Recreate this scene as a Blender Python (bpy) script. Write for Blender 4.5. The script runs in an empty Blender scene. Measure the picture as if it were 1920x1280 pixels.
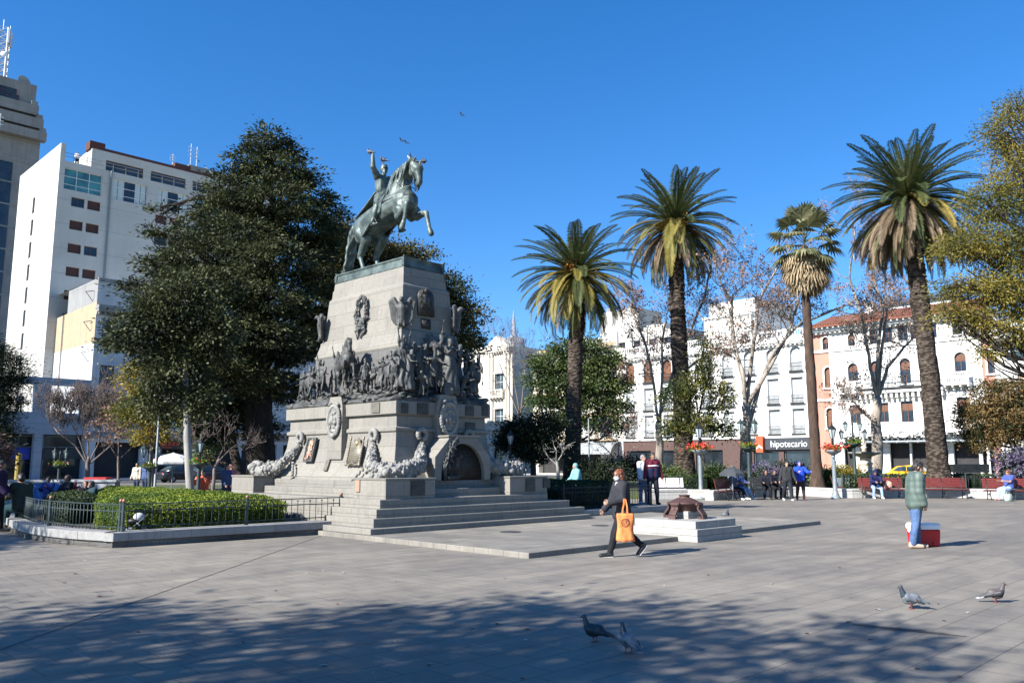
import bpy, bmesh, math, random
import numpy as np
from mathutils import Vector, Matrix, Euler
R = math.radians
scene = bpy.context.scene
COL = scene.collection

# ------------------------------------------------------------------ camera
FPX = 1560.0; HZ = 866.0; EYE = 1.7
PITCH = math.atan((HZ - 640) / FPX)
cam_d = bpy.data.cameras.new("camera"); cam = bpy.data.objects.new("camera", cam_d); COL.objects.link(cam)
cam_d.sensor_width = 36; cam_d.lens = FPX / 1920 * 36; cam_d.clip_end = 3000; cam_d.clip_start = 0.05
cam.location = (0, 0, EYE); cam.rotation_euler = (math.pi / 2 + PITCH, 0, 0)
scene.camera = cam
# ------------------------------------------------------------------ sky and sun
SUN_EL = R(34); SX, SY = -0.80, -0.60
world = bpy.data.worlds.new("World"); scene.world = world; world.use_nodes = True
wn = world.node_tree.nodes; wl = world.node_tree.links; wn.clear()
wo = wn.new("ShaderNodeOutputWorld"); bg = wn.new("ShaderNodeBackground"); sky = wn.new("ShaderNodeTexSky")
sky.sky_type = 'NISHITA'; sky.sun_disc = False; sky.sun_elevation = SUN_EL
sky.sun_rotation = math.atan2(SX, SY) % (2 * math.pi)
sky.altitude = 400; sky.air_density = 1.0; sky.dust_density = 0.0; sky.ozone_density = 1.5
bg.inputs[1].default_value = 0.098
# the clear blue of a dry winter sky: no yellow horizon band, a little more saturated
tcw = wn.new("ShaderNodeTexCoord"); va = wn.new("ShaderNodeVectorMath"); va.operation = 'ADD'; va.inputs[1].default_value = (0, 0, .08)
vn = wn.new("ShaderNodeVectorMath"); vn.operation = 'NORMALIZE'; hs = wn.new("ShaderNodeHueSaturation"); hs.inputs['Saturation'].default_value = 1.40; hs.inputs['Hue'].default_value = .507
wl.new(tcw.outputs['Generated'], va.inputs[0]); wl.new(va.outputs[0], vn.inputs[0]); wl.new(vn.outputs[0], sky.inputs[0])
wl.new(sky.outputs[0], hs.inputs['Color']); wl.new(hs.outputs[0], bg.inputs[0]); wl.new(bg.outputs[0], wo.inputs[0])
sun_d = bpy.data.lights.new("sun", 'SUN'); sun_d.energy = 5.0; sun_d.angle = R(0.53); sun_d.color = (1.0, 0.98, 0.945)
sun = bpy.data.objects.new("sun", sun_d); COL.objects.link(sun)
sdir = Vector((SX * math.cos(SUN_EL), SY * math.cos(SUN_EL), math.sin(SUN_EL)))
sun.rotation_euler = sdir.to_track_quat('Z', 'Y').to_euler(); sun.location = (-30, -30, 40)
scene.view_settings.view_transform = 'Standard'; scene.view_settings.look = 'None'
scene.view_settings.exposure = 1.3; scene.view_settings.gamma = 1.0
scene.cycles.max_bounces = 6; scene.cycles.diffuse_bounces = 3; scene.cycles.glossy_bounces = 3
scene.cycles.transparent_max_bounces = 6; scene.cycles.sample_clamp_indirect = 6

# ------------------------------------------------------------------ placing helpers (photo pixel -> point on a real plane)
_s, _c = math.sin(PITCH), math.cos(PITCH); Q2 = math.sqrt(.5)
def ray(x, y):
    u = (x - 960) / FPX; v = (640 - y) / FPX
    return Vector((u, _c - v * _s, _s + v * _c))
def gp(x, y, z=0.0):                       # point at height z
    d = ray(x, y); return d * ((z - EYE) / d.z) + Vector((0, 0, EYE))
def at(x, y, Y):                           # point at depth Y
    d = ray(x, y); return d * (Y / d.y) + Vector((0, 0, EYE))
def on_a(x, y, k):                         # plane a = k of the 45 degree plaza grid -> (b, z)
    d = ray(x, y); p = d * (k / ((d.x + d.y) * Q2)) + Vector((0, 0, EYE)); return (p.y - p.x) * Q2, p.z
def on_b(x, y, k):                         # plane b = k -> (a, z)
    d = ray(x, y); p = d * (k / ((d.y - d.x) * Q2)) + Vector((0, 0, EYE)); return (p.x + p.y) * Q2, p.z
def W(a, b, z=0.0): return Vector(((a - b) * Q2, (a + b) * Q2, z))
def AB(p): return (p.x + p.y) * Q2, (p.y - p.x) * Q2

# ------------------------------------------------------------------ object helpers
def tag(o, label=None, cat=None, group=None, kind=None):
    if label: o["label"] = label
    if cat: o["category"] = cat
    if group: o["group"] = group
    if kind: o["kind"] = kind
    return o
def thing(name, label, cat, loc=(0, 0, 0), rz=0.0, group=None):
    o = bpy.data.objects.new(name, None); COL.objects.link(o); o.empty_display_size = .3
    o.location = loc; o.rotation_euler = (0, 0, rz)
    return tag(o, label, cat, group)
def link_mesh(name, me, parent=None):
    o = bpy.data.objects.new(name, me); COL.objects.link(o)
    if parent is not None: o.parent = parent
    return o
def copy_tree(o, parent=None):
    c = o.copy(); COL.objects.link(c)
    if parent is not None: c.parent = parent
    for ch in list(o.children): copy_tree(ch, c)
    return c

class MB:
    def __init__(s): s.v = []; s.f = []; s.m = []; s.mi = 0
    def add(s, vs, fs, mi=None):
        n = len(s.v); s.v.extend([tuple(p) for p in vs]); mi = s.mi if mi is None else mi
        for f in fs: s.f.append(tuple(i + n for i in f)); s.m.append(mi)
    def box(s, x0, x1, y0, y1, z0, z1, mi=None):
        s.add([(x0, y0, z0), (x1, y0, z0), (x1, y1, z0), (x0, y1, z0), (x0, y0, z1), (x1, y0, z1), (x1, y1, z1), (x0, y1, z1)],
              [(0, 3, 2, 1), (4, 5, 6, 7), (0, 1, 5, 4), (1, 2, 6, 5), (2, 3, 7, 6), (3, 0, 4, 7)], mi)
    def obox(s, c, ax, ay, az, hx, hy, hz, mi=None):   # oriented box
        c = Vector(c); ax = Vector(ax) * hx; ay = Vector(ay) * hy; az = Vector(az) * hz
        P = [c + ax * i + ay * j + az * k for k in (-1, 1) for i, j in ((-1, -1), (1, -1), (1, 1), (-1, 1))]
        s.add(P, [(0, 3, 2, 1), (4, 5, 6, 7), (0, 1, 5, 4), (1, 2, 6, 5), (2, 3, 7, 6), (3, 0, 4, 7)], mi)
    def quad(s, a, b, c, d, mi=None): s.add([a, b, c, d], [(0, 1, 2, 3)], mi)
    def prism(s, poly, z0, z1, mi=None):
        n = len(poly); s.add([(p[0], p[1], z0) for p in poly] + [(p[0], p[1], z1) for p in poly],
              [tuple(range(n - 1, -1, -1)), tuple(range(n, 2 * n))] + [(i, (i + 1) % n, n + (i + 1) % n, n + i) for i in range(n)], mi)
    def xprism(s, poly, y0, y1, mi=None):              # polygon in x,z extruded along y
        n = len(poly); s.add([(p[0], y0, p[1]) for p in poly] + [(p[0], y1, p[1]) for p in poly],
              [tuple(range(n)), tuple(range(2 * n - 1, n - 1, -1))] + [(i, n + i, n + (i + 1) % n, (i + 1) % n) for i in range(n)], mi)
    def loft(s, rings, cap=True, mi=None):
        n = len(rings[0]); vs = [p for r in rings for p in r]; fs = []
        for k in range(len(rings) - 1):
            for i in range(n):
                j = (i + 1) % n; fs.append((k * n + i, k * n + j, (k + 1) * n + j, (k + 1) * n + i))
        if cap: fs.append(tuple(range(n - 1, -1, -1))); fs.append(tuple((len(rings) - 1) * n + i for i in range(n)))
        s.add(vs, fs, mi)
    def rects(s, prof, mi=None):                       # [(hx, hy, z)] rectangular loft
        s.loft([[(-hx, -hy, z), (hx, -hy, z), (hx, hy, z), (-hx, hy, z)] for hx, hy, z in prof], True, mi)
    def lathe(s, prof, n=16, c=(0, 0, 0), mi=None):
        s.loft([[(c[0] + r * math.cos(2 * math.pi * i / n), c[1] + r * math.sin(2 * math.pi * i / n), c[2] + z) for i in range(n)] for r, z in prof], True, mi)
    def tube(s, pts, rad, n=6, mi=None, flat=1.0, up=None):
        pts = [Vector(p) for p in pts]
        if not hasattr(rad, '__len__'): rad = [rad] * len(pts)
        rings = []; prev = None
        for i, p in enumerate(pts):
            t = (pts[min(i + 1, len(pts) - 1)] - pts[max(i - 1, 0)])
            if t.length < 1e-9: t = Vector((0, 0, 1))
            t.normalize()
            if prev is None:
                a = Vector(up) if up is not None else (Vector((0, 0, 1)) if abs(t.z) < .9 else Vector((1, 0, 0)))
                u = (a - t * a.dot(t)).normalized()
            else: u = (prev - t * prev.dot(t)).normalized()
            prev = u; w = t.cross(u)
            rings.append([p + (u * math.cos(2 * math.pi * k / n) * flat + w * math.sin(2 * math.pi * k / n)) * rad[i] for k in range(n)])
        s.loft(rings, True, mi)
    def ell(s, c, r, rot=None, n=10, m=7, mi=None):
        c = Vector(c); M = rot.to_matrix() if rot is not None else None
        if not hasattr(r, '__len__'): r = (r, r, r)
        vs = []; fs = []
        def P(x, y, z):
            p = Vector((x * r[0], y * r[1], z * r[2])); return c + (M @ p if M else p)
        vs.append(P(0, 0, -1))
        for j in range(1, m):
            ph = -math.pi / 2 + math.pi * j / m
            for i in range(n):
                th = 2 * math.pi * i / n; vs.append(P(math.cos(ph) * math.cos(th), math.cos(ph) * math.sin(th), math.sin(ph)))
        vs.append(P(0, 0, 1)); L = len(vs) - 1
        for i in range(n): fs.append((0, 1 + (i + 1) % n, 1 + i))
        for j in range(m - 2):
            for i in range(n):
                a = 1 + j * n + i; b = 1 + j * n + (i + 1) % n; fs.append((a, b, b + n, a + n))
        for i in range(n): fs.append((L, 1 + (m - 2) * n + i, 1 + (m - 2) * n + (i + 1) % n))
        s.add(vs, fs, mi)
    def cap(s, a, b, ra, rb, n=10):                    # tapered capsule
        a = Vector(a); b = Vector(b); t = b - a; L = t.length
        if L < 1e-6: s.ell(a, ra); return
        t /= L; u = (Vector((0, 0, 1)) if abs(t.z) < .9 else Vector((1, 0, 0))); u = (u - t * u.dot(t)).normalized(); w = t.cross(u)
        rings = []
        for q in (-.97, -.7, -.35, 0): rings.append((a + t * ra * q, ra * math.sqrt(1 - q * q)))
        for q in (0, .35, .7, .97): rings.append((b + t * rb * q, rb * math.sqrt(1 - q * q)))
        s.loft([[p + (u * math.cos(2 * math.pi * k / n) + w * math.sin(2 * math.pi * k / n)) * r for k in range(n)] for p, r in rings])
    def mesh(s, name, mats, smooth=False):
        me = bpy.data.meshes.new(name); me.from_pydata(s.v, [], s.f)
        for m in (mats if isinstance(mats, (list, tuple)) else [mats]): me.materials.append(m)
        if any(s.m): me.polygons.foreach_set("material_index", s.m)
        if smooth: me.polygons.foreach_set("use_smooth", [True] * len(s.f))
        me.update(); return me
    def build(s, name, mats, parent=None, smooth=False, bevel=0.0):
        o = link_mesh(name, s.mesh(name, mats, smooth), parent)
        if bevel:
            b = o.modifiers.new("bevel", 'BEVEL'); b.width = bevel; b.segments = 2; b.limit_method = 'ANGLE'; b.angle_limit = R(40)
        return o

def remeshed(mb, name, mat, parent=None, voxel=.012, smooth=3, mats=None):
    """one continuous skin grown over overlapping volumes"""
    me = mb.mesh(name + "_src", mat); o = bpy.data.objects.new(name, me); COL.objects.link(o)
    r = o.modifiers.new("r", 'REMESH'); r.mode = 'VOXEL'; r.voxel_size = voxel; r.use_smooth_shade = True
    if smooth:
        sm = o.modifiers.new("s", 'SMOOTH'); sm.factor = .5; sm.iterations = smooth
    dg = bpy.context.evaluated_depsgraph_get()
    m2 = bpy.data.meshes.new_from_object(o.evaluated_get(dg), depsgraph=dg); m2.name = name
    bpy.data.objects.remove(o); bpy.data.meshes.remove(me)
    m2.materials.clear(); m2.materials.append(mat)
    m2.polygons.foreach_set("use_smooth", [True] * len(m2.polygons))
    return link_mesh(name, m2, parent)

# ------------------------------------------------------------------ materials
def nodes(m): return m.node_tree.nodes, m.node_tree.links
def new_mat(name):
    m = bpy.data.materials.new(name); m.use_nodes = True
    n, l = nodes(m); return m, n, l, n["Principled BSDF"]
def rgb(c): return (c[0], c[1], c[2], 1.0)
def ramp2(n, l, fac, c1, c2, p1=.35, p2=.65):
    r = n.new("ShaderNodeValToRGB"); r.color_ramp.elements[0].position = p1; r.color_ramp.elements[1].position = p2
    r.color_ramp.elements[0].color = rgb(c1); r.color_ramp.elements[1].color = rgb(c2); l.new(fac, r.inputs[0]); return r.outputs[0]
def mixc(n, l, fac, a, b, mode='MIX'):
    x = n.new("ShaderNodeMix"); x.data_type = 'RGBA'; x.blend_type = mode
    for s, v in ((x.inputs[0], fac), (x.inputs[6], a), (x.inputs[7], b)):
        if hasattr(v, 'links'): l.new(v, s)
        elif isinstance(v, (int, float)): s.default_value = v
        else: s.default_value = rgb(v)
    return x.outputs[2]
def noise(n, l, vec, scale, detail=4, rough=.6):
    t = n.new("ShaderNodeTexNoise"); t.inputs["Scale"].default_value = scale; t.inputs["Detail"].default_value = detail; t.inputs["Roughness"].default_value = rough
    l.new(vec, t.inputs["Vector"]); return t.outputs["Fac"]
def coords(n, kind="Object"): return n.new("ShaderNodeTexCoord").outputs[kind]
def bump(n, l, p, h, strength=.3, dist=.02):
    b = n.new("ShaderNodeBump"); b.inputs["Strength"].default_value = strength; b.inputs["Distance"].default_value = dist
    l.new(h, b.inputs["Height"]); l.new(b.outputs[0], p.inputs["Normal"])
_mc = {}
def mat(name, c, c2=None, scale=6, rough=.7, metal=0.0, bmp=0.0, bs=None, spec=.4, fine=.0):
    if name in _mc: return _mc[name]
    m, n, l, p = new_mat(name); _mc[name] = m
    c2 = c2 or tuple(x * .78 for x in c)
    co = coords(n); f = noise(n, l, co, scale)
    col = ramp2(n, l, f, c, c2)
    if fine:
        g = noise(n, l, co, scale * 14, 2); col = mixc(n, l, fine, col, ramp2(n, l, g, tuple(x * .45 for x in c), tuple(min(1, x * 1.45) for x in c)))
    l.new(col, p.inputs["Base Color"]); p.inputs["Roughness"].default_value = rough; p.inputs["Metallic"].default_value = metal
    p.inputs["Specular IOR Level"].default_value = spec
    if bmp: bump(n, l, p, noise(n, l, co, bs or scale * 4), bmp)
    return m
def mat_granite(name, c, joint=True, bw=1.1, bh=.4, dirt=(.11, .102, .088), dirtamt=.5):
    m, n, l, p = new_mat(name); co = coords(n)
    big = noise(n, l, co, 1.3, 5); sp = noise(n, l, co, 70, 2); mid = noise(n, l, co, 9, 4)
    col = ramp2(n, l, sp, tuple(x * .72 for x in c), tuple(min(1, x * 1.22) for x in c), .38, .62)
    col = mixc(n, l, .35, col, ramp2(n, l, mid, tuple(x * .8 for x in c), tuple(min(1, x * 1.1) for x in c)))
    sx = n.new("ShaderNodeSeparateXYZ"); l.new(co, sx.inputs[0])
    # rain streaks: stretched noise
    mp = n.new("ShaderNodeMapping"); mp.inputs["Scale"].default_value = (5, 5, .5); l.new(co, mp.inputs[0])
    st = noise(n, l, mp.outputs[0], 1.6, 5)
    fr = n.new("ShaderNodeMath"); fr.operation = 'MULTIPLY'; l.new(big, fr.inputs[0]); l.new(st, fr.inputs[1])
    rr = n.new("ShaderNodeMapRange"); l.new(fr.outputs[0], rr.inputs[0]); rr.inputs[1].default_value = .25; rr.inputs[2].default_value = .5; rr.inputs[3].default_value = 0; rr.inputs[4].default_value = dirtamt
    col = mixc(n, l, rr.outputs[0], col, dirt)
    if joint:
        ad = n.new("ShaderNodeMath"); l.new(sx.outputs[0], ad.inputs[0]); l.new(sx.outputs[1], ad.inputs[1])
        cb = n.new("ShaderNodeCombineXYZ"); l.new(ad.outputs[0], cb.inputs[0]); l.new(sx.outputs[2], cb.inputs[1])
        bt = n.new("ShaderNodeTexBrick"); l.new(cb.outputs[0], bt.inputs["Vector"])
        bt.inputs["Scale"].default_value = 1; bt.inputs["Brick Width"].default_value = bw; bt.inputs["Row Height"].default_value = bh
        bt.inputs["Mortar Size"].default_value = .006; bt.inputs["Mortar Smooth"].default_value = .2
        bt.inputs["Color1"].default_value = (1, 1, 1, 1); bt.inputs["Color2"].default_value = (.86, .86, .88, 1); bt.inputs["Mortar"].default_value = (.5, .48, .45, 1)
        col = mixc(n, l, 1.0, col, bt.outputs["Color"], 'MULTIPLY')
    l.new(col, p.inputs["Base Color"]); p.inputs["Roughness"].default_value = .75; p.inputs["Specular IOR Level"].default_value = .3
    bump(n, l, p, sp, .15, .01)
    return m
def mat_leaf(name, c, c2, c3=None, trans=.25, scale=.5, rough=.6):
    """leaves: colour varies leaf by leaf (attribute rnd) and clump by clump"""
    m, n, l, p = new_mat(name)
    a = n.new("ShaderNodeAttribute"); a.attribute_name = "rnd"
    col = ramp2(n, l, a.outputs["Fac"], c, c2, .1, .9)
    if c3:
        f = noise(n, l, coords(n), scale, 3); rr = n.new("ShaderNodeMapRange"); l.new(f, rr.inputs[0]); rr.inputs[1].default_value = .48; rr.inputs[2].default_value = .62
        col = mixc(n, l, rr.outputs[0], col, c3)
    l.new(col, p.inputs["Base Color"]); p.inputs["Roughness"].default_value = rough; p.inputs["Specular IOR Level"].default_value = .25
    if trans:
        t = n.new("ShaderNodeBsdfTranslucent"); l.new(col, t.inputs[0]); mx = n.new("ShaderNodeMixShader"); mx.inputs[0].default_value = trans
        l.new(p.outputs[0], mx.inputs[1]); l.new(t.outputs[0], mx.inputs[2]); l.new(mx.outputs[0], n["Material Output"].inputs[0])
    return m
def mat_glass(name, c=(.03, .045, .05), rough=.08):
    m, n, l, p = new_mat(name); co = coords(n); f = noise(n, l, co, .6, 2)
    l.new(ramp2(n, l, f, c, tuple(x * 2.2 for x in c)), p.inputs["Base Color"]); p.inputs["Roughness"].default_value = rough; p.inputs["Specular IOR Level"].default_value = .7
    return m

GRAN = mat_granite("granite", (.222, .204, .170)); GRANS = mat_granite("granite_steps", (.215, .199, .168), bw=1.4, bh=.2, dirtamt=.75)
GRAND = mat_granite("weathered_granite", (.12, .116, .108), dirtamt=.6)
BRONZE = mat("patinated_bronze", (.036, .036, .034), (.092, .092, .084), 3.5, .6, .15, .3, 25)
BRONZEG = mat("green_bronze", (.036, .048, .043), (.125, .155, .138), 3, .5, .3, .3, 20)
BRONZED = mat("dark_bronze", (.035, .033, .03), (.07, .065, .058), 5, .5, .4, .3, 30)
COPPER = mat("copper_plate", (.45, .26, .17), (.38, .24, .17), 4, .5, .3)
STONEC = mat("carved_stone", (.25, .238, .212), (.17, .162, .148), 4, .8, 0, .4, 30)
BLACKM = mat("black_iron", (.012, .014, .014), (.025, .027, .026), 8, .5, .2)
GREENM = mat("green_iron", (.03, .045, .042), (.05, .065, .06), 8, .5, .2)
GREYM = mat("grey_painted_metal", (.20, .23, .24), (.15, .175, .18), 5, .5, .1)
RUST = mat("rust_iron", (.10, .052, .042), (.065, .036, .032), 7, .6, .3, .3, 40)
WOODR = mat("maroon_wood", (.16, .025, .02), (.11, .02, .017), 9, .5)
# ================================================================== GROUND
def mat_paving(name, base, warm, shade=1.0):
    m, n, l, p = new_mat(name); co = coords(n)
    mp = n.new("ShaderNodeMapping"); mp.vector_type = 'POINT'; mp.inputs["Rotation"].default_value = (0, 0, R(-45)); l.new(co, mp.inputs[0]); v = mp.outputs[0]
    bt = n.new("ShaderNodeTexBrick"); l.new(v, bt.inputs["Vector"]); bt.offset = .5
    bt.inputs["Scale"].default_value = 1; bt.inputs["Brick Width"].default_value = .46; bt.inputs["Row Height"].default_value = .40
    bt.inputs["Mortar Size"].default_value = .007; bt.inputs["Mortar Smooth"].default_value = .2; bt.inputs["Bias"].default_value = 0
    bt.inputs["Color1"].default_value = rgb(base); bt.inputs["Color2"].default_value = rgb(warm)
    bt.inputs["Mortar"].default_value = rgb(tuple(x * .5 for x in base))
    col = bt.outputs["Color"]
    big = noise(n, l, v, .22, 5); mid = noise(n, l, v, 1.7, 5); fine = noise(n, l, v, 60, 3)
    mp2 = n.new("ShaderNodeMapping"); mp2.inputs["Scale"].default_value = (.35, 2.5, 1); l.new(v, mp2.inputs[0]); streak = noise(n, l, mp2.outputs[0], 1.1, 5)
    col = mixc(n, l, .9, col, ramp2(n, l, big, (.78, .785, .80), (1.12, 1.10, 1.07), .35, .66), 'MULTIPLY')
    col = mixc(n, l, .7, col, ramp2(n, l, streak, (.78, .78, .8), (1.14, 1.13, 1.1), .35, .65), 'MULTIPLY')
    col = mixc(n, l, .75, col, ramp2(n, l, mid, (.82, .815, .81), (1.12, 1.11, 1.09), .35, .65), 'MULTIPLY')
    col = mixc(n, l, .5, col, ramp2(n, l, fine, (.75, .75, .75), (1.2, 1.2, 1.2), .3, .7), 'MULTIPLY')
    # pale worn mortar on the joints along one direction, dark in the other
    sx = n.new("ShaderNodeSeparateXYZ"); l.new(v, sx.inputs[0])
    def stripe(out, period, width, off=0.0):
        a = n.new("ShaderNodeMath"); a.operation = 'ADD'; a.inputs[1].default_value = off; l.new(out, a.inputs[0])
        q = n.new("ShaderNodeMath"); q.operation = 'PINGPONG'; q.inputs[1].default_value = period / 2; l.new(a.outputs[0], q.inputs[0])
        g = n.new("ShaderNodeMath"); g.operation = 'LESS_THAN'; g.inputs[1].default_value = width / 2; l.new(q.outputs[0], g.inputs[0]); return g.outputs[0]
    wornn = noise(n, l, v, .9, 4); wr = n.new("ShaderNodeMapRange"); l.new(wornn, wr.inputs[0]); wr.inputs[1].default_value = .5; wr.inputs[2].default_value = .62; wr.inputs[4].default_value = .75
    mm = n.new("ShaderNodeMath"); mm.operation = 'MULTIPLY'; l.new(stripe(sx.outputs[0], .92, .012), mm.inputs[0]); l.new(wr.outputs[0], mm.inputs[1])
    col = mixc(n, l, mm.outputs[0], col, (.36, .33, .28))
    mm2 = n.new("ShaderNodeMath"); mm2.operation = 'MULTIPLY'; l.new(stripe(sx.outputs[1], 1.2, .012), mm2.inputs[0]); mm2.inputs[1].default_value = .6
    col = mixc(n, l, mm2.outputs[0], col, (.07, .065, .06))
    # laid bands of darker slabs: two curved bands and one straight
    def ring(cx, cy, r, w):
        s = n.new("ShaderNodeVectorMath"); s.operation = 'DISTANCE'; l.new(co, s.inputs[0]); s.inputs[1].default_value = (cx, cy, 0)
        d = n.new("ShaderNodeMath"); d.operation = 'SUBTRACT'; d.inputs[1].default_value = r; l.new(s.outputs["Value"], d.inputs[0])
        a = n.new("ShaderNodeMath"); a.operation = 'ABSOLUTE'; l.new(d.outputs[0], a.inputs[0])
        g = n.new("ShaderNodeMapRange"); g.interpolation_type = 'SMOOTHSTEP'; g.inputs[1].default_value = w; g.inputs[2].default_value = w * .75; l.new(a.outputs[0], g.inputs[0]); return g.outputs[0]
    acc = None
    for (cx, cy, r, w) in ((8.0, 34.0, 18.0, .45), (8.0, 34.0, 16.2, .35), (30.0, 8.0, 22.0, .45), (20, 24, 9.0, .4)):
        g = ring(cx, cy, r, w)
        if acc is None: acc = g
        else:
            q = n.new("ShaderNodeMath"); q.operation = 'MAXIMUM'; l.new(acc, q.inputs[0]); l.new(g, q.inputs[1]); acc = q.outputs[0]
    k = n.new("ShaderNodeMath"); k.operation = 'MULTIPLY'; k.inputs[1].default_value = .42; l.new(acc, k.inputs[0])
    col = mixc(n, l, k.outputs[0], col, tuple(x * .55 for x in base))
    # gum and dirt spots
    vo = n.new("ShaderNodeTexVoronoi"); vo.inputs["Scale"].default_value = 1.3; l.new(v, vo.inputs["Vector"])
    sp = n.new("ShaderNodeMath"); sp.operation = 'LESS_THAN'; sp.inputs[1].default_value = .03; l.new(vo.outputs["Distance"], sp.inputs[0])
    col = mixc(n, l, sp.outputs[0], col, (.13, .12, .115))
    vo2 = n.new("ShaderNodeTexVoronoi"); vo2.inputs["Scale"].default_value = 2.7; l.new(v, vo2.inputs["Vector"]); s2 = n.new("ShaderNodeMath"); s2.operation = 'LESS_THAN'; s2.inputs[1].default_value = .028; l.new(vo2.outputs["Distance"], s2.inputs[0])
    nz = noise(n, l, v, .35, 3); ga = n.new("ShaderNodeMath"); ga.operation = 'GREATER_THAN'; ga.inputs[1].default_value = .52; l.new(nz, ga.inputs[0]); gb = n.new("ShaderNodeMath"); gb.operation = 'MULTIPLY'; l.new(s2.outputs[0], gb.inputs[0]); l.new(ga.outputs[0], gb.inputs[1])
    col = mixc(n, l, gb.outputs[0], col, (.42, .4, .36))
    oil = noise(n, l, v, .55, 6, .7); orr = n.new("ShaderNodeMapRange"); l.new(oil, orr.inputs[0]); orr.inputs[1].default_value = .60; orr.inputs[2].default_value = .72; orr.inputs[4].default_value = .5; col = mixc(n, l, orr.outputs[0], col, (.10, .092, .082))
    l.new(col, p.inputs["Base Color"])
    rr = n.new("ShaderNodeMapRange"); l.new(mid, rr.inputs[0]); rr.inputs[3].default_value = .5; rr.inputs[4].default_value = .8; l.new(rr.outputs[0], p.inputs["Roughness"])
    p.inputs["Specular IOR Level"].default_value = .35
    hh = n.new("ShaderNodeMath"); hh.operation = 'MULTIPLY_ADD'; l.new(bt.outputs["Fac"], hh.inputs[0]); hh.inputs[1].default_value = -1.0; l.new(fine, hh.inputs[2])
    bump(n, l, p, hh.outputs[0], .25, .012)
    return m
PAVE = mat_paving("plaza_paving", (.224, .200, .164), (.198, .179, .150))
PAVES = mat_paving("slab_paving", (.24, .218, .183), (.22, .203, .173))
g = MB(); g.quad((-260, -60, 0), (260, -60, 0), (260, 460, 0), (-260, 460, 0))
tag(g.build("plaza_ground", PAVE), kind="structure")
ASPH = mat("asphalt", (.05, .05, .052), (.065, .064, .063), 4, .85, 0, .3, 60)
for nm, q in (("road", ((70, -60), (82, -60), (82, 200), (70, 200))), ("road", ((-60, 70), (69.99, 70), (69.99, 82), (-60, 82)))):
    g = MB(); g.quad(*[W(a, b, .004) for a, b in q]); tag(g.build(nm, ASPH), kind="structure")
CONC = mat("pavement_concrete", (.3, .29, .28), (.24, .235, .23), 3, .8)
for q in (((82.01, -60), (86, -60), (86, 200), (82.01, 200)), ((-60, 82.01), (82, 82.01), (82, 86), (-60, 86))):
    g = MB(); g.prism([tuple(W(a, b))[:2] for a, b in q], -.05, .13); tag(g.build("pavement", CONC), kind="structure")
# the low platform in front of the steps
def plaza_poly(pts, z0, z1, name, mats, kind=None, bevel=.012):
    g = MB(); g.prism([tuple(W(a, b))[:2] for a, b in pts], z0, z1); o = g.build(name, mats, bevel=bevel)
    if kind: o["kind"] = kind
    return o
plaza_poly([(10.97, 10.55), (22.6, 10.55), (22.6, 25), (10.97, 25)], -.1, .10, "platform_slab", PAVES, "structure")
# long drainage groove across the plaza and paving joints of the slab
DARKJ = mat("dark_joint", (.06, .055, .05), (.09, .085, .08), 30, .9)
GL = MB(); p0, p1 = gp(-40, 1232), gp(602, 1004)
d = (p1 - p0).normalized(); w_ = Vector((-d.y, d.x, 0)) * .009
GL.quad(p0 - w_ + Vector((0, 0, .004)), p1 - w_ + Vector((0, 0, .004)), p1 + w_ + Vector((0, 0, .004)), p0 + w_ + Vector((0, 0, .004)))
tag(GL.build("paving_joint", DARKJ), kind="structure")
# wet streak of an empty drainage channel
WET = mat("wet_paving", (.05, .044, .038), (.065, .058, .05), 3, .6, spec=.15)
rng = random.Random(5)
A_, B_ = gp(1598, 1170), gp(1812, 1193); dv = (B_ - A_); nv = Vector((-dv.y, dv.x, 0)).normalized(); g = MB(); up = []; dn = []
for i in range(25):
    t = i / 24; c = A_ + dv * t; ww = (.02 + .07 * math.sin(math.pi * min(1, t * 1.1)) ** .7) * rng.uniform(.6, 1.2)
    up.append(tuple(c + nv * ww)[:2] + (.003,)); dn.append(tuple(c - nv * ww * .8)[:2] + (.003,))
for i in range(24): g.quad(dn[i], dn[i + 1], up[i + 1], up[i])
tag(g.build("wet_streak", WET), "dark wet streak along the paving right of the bird shadow", "puddle")
for (x, y, r), lab in (((957, 997, .25), "round dark manhole cover on the platform, nearer the camera"), ((1125, 985, .22), "round dark manhole cover on the platform, behind the walking woman")):
    c = gp(x, y, .10); g = MB(); g.lathe([(r, 0), (r, .008), (r * .8, .012)], 24)
    o = g.build("manhole_cover", mat("cast_iron_cover", (.05, .048, .045), (.08, .078, .075), 20, .6, .4, .4)); o.location = (c.x, c.y, .10); tag(o, lab, "manhole cover", "manhole covers")

# ================================================================== MONUMENT
A0, B0 = 14.7, 19.98
MON = thing("monument", "grey granite stepped monument with bronze battle frieze and garlands", "monument", W(A0, B0, .10), R(45))
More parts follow.
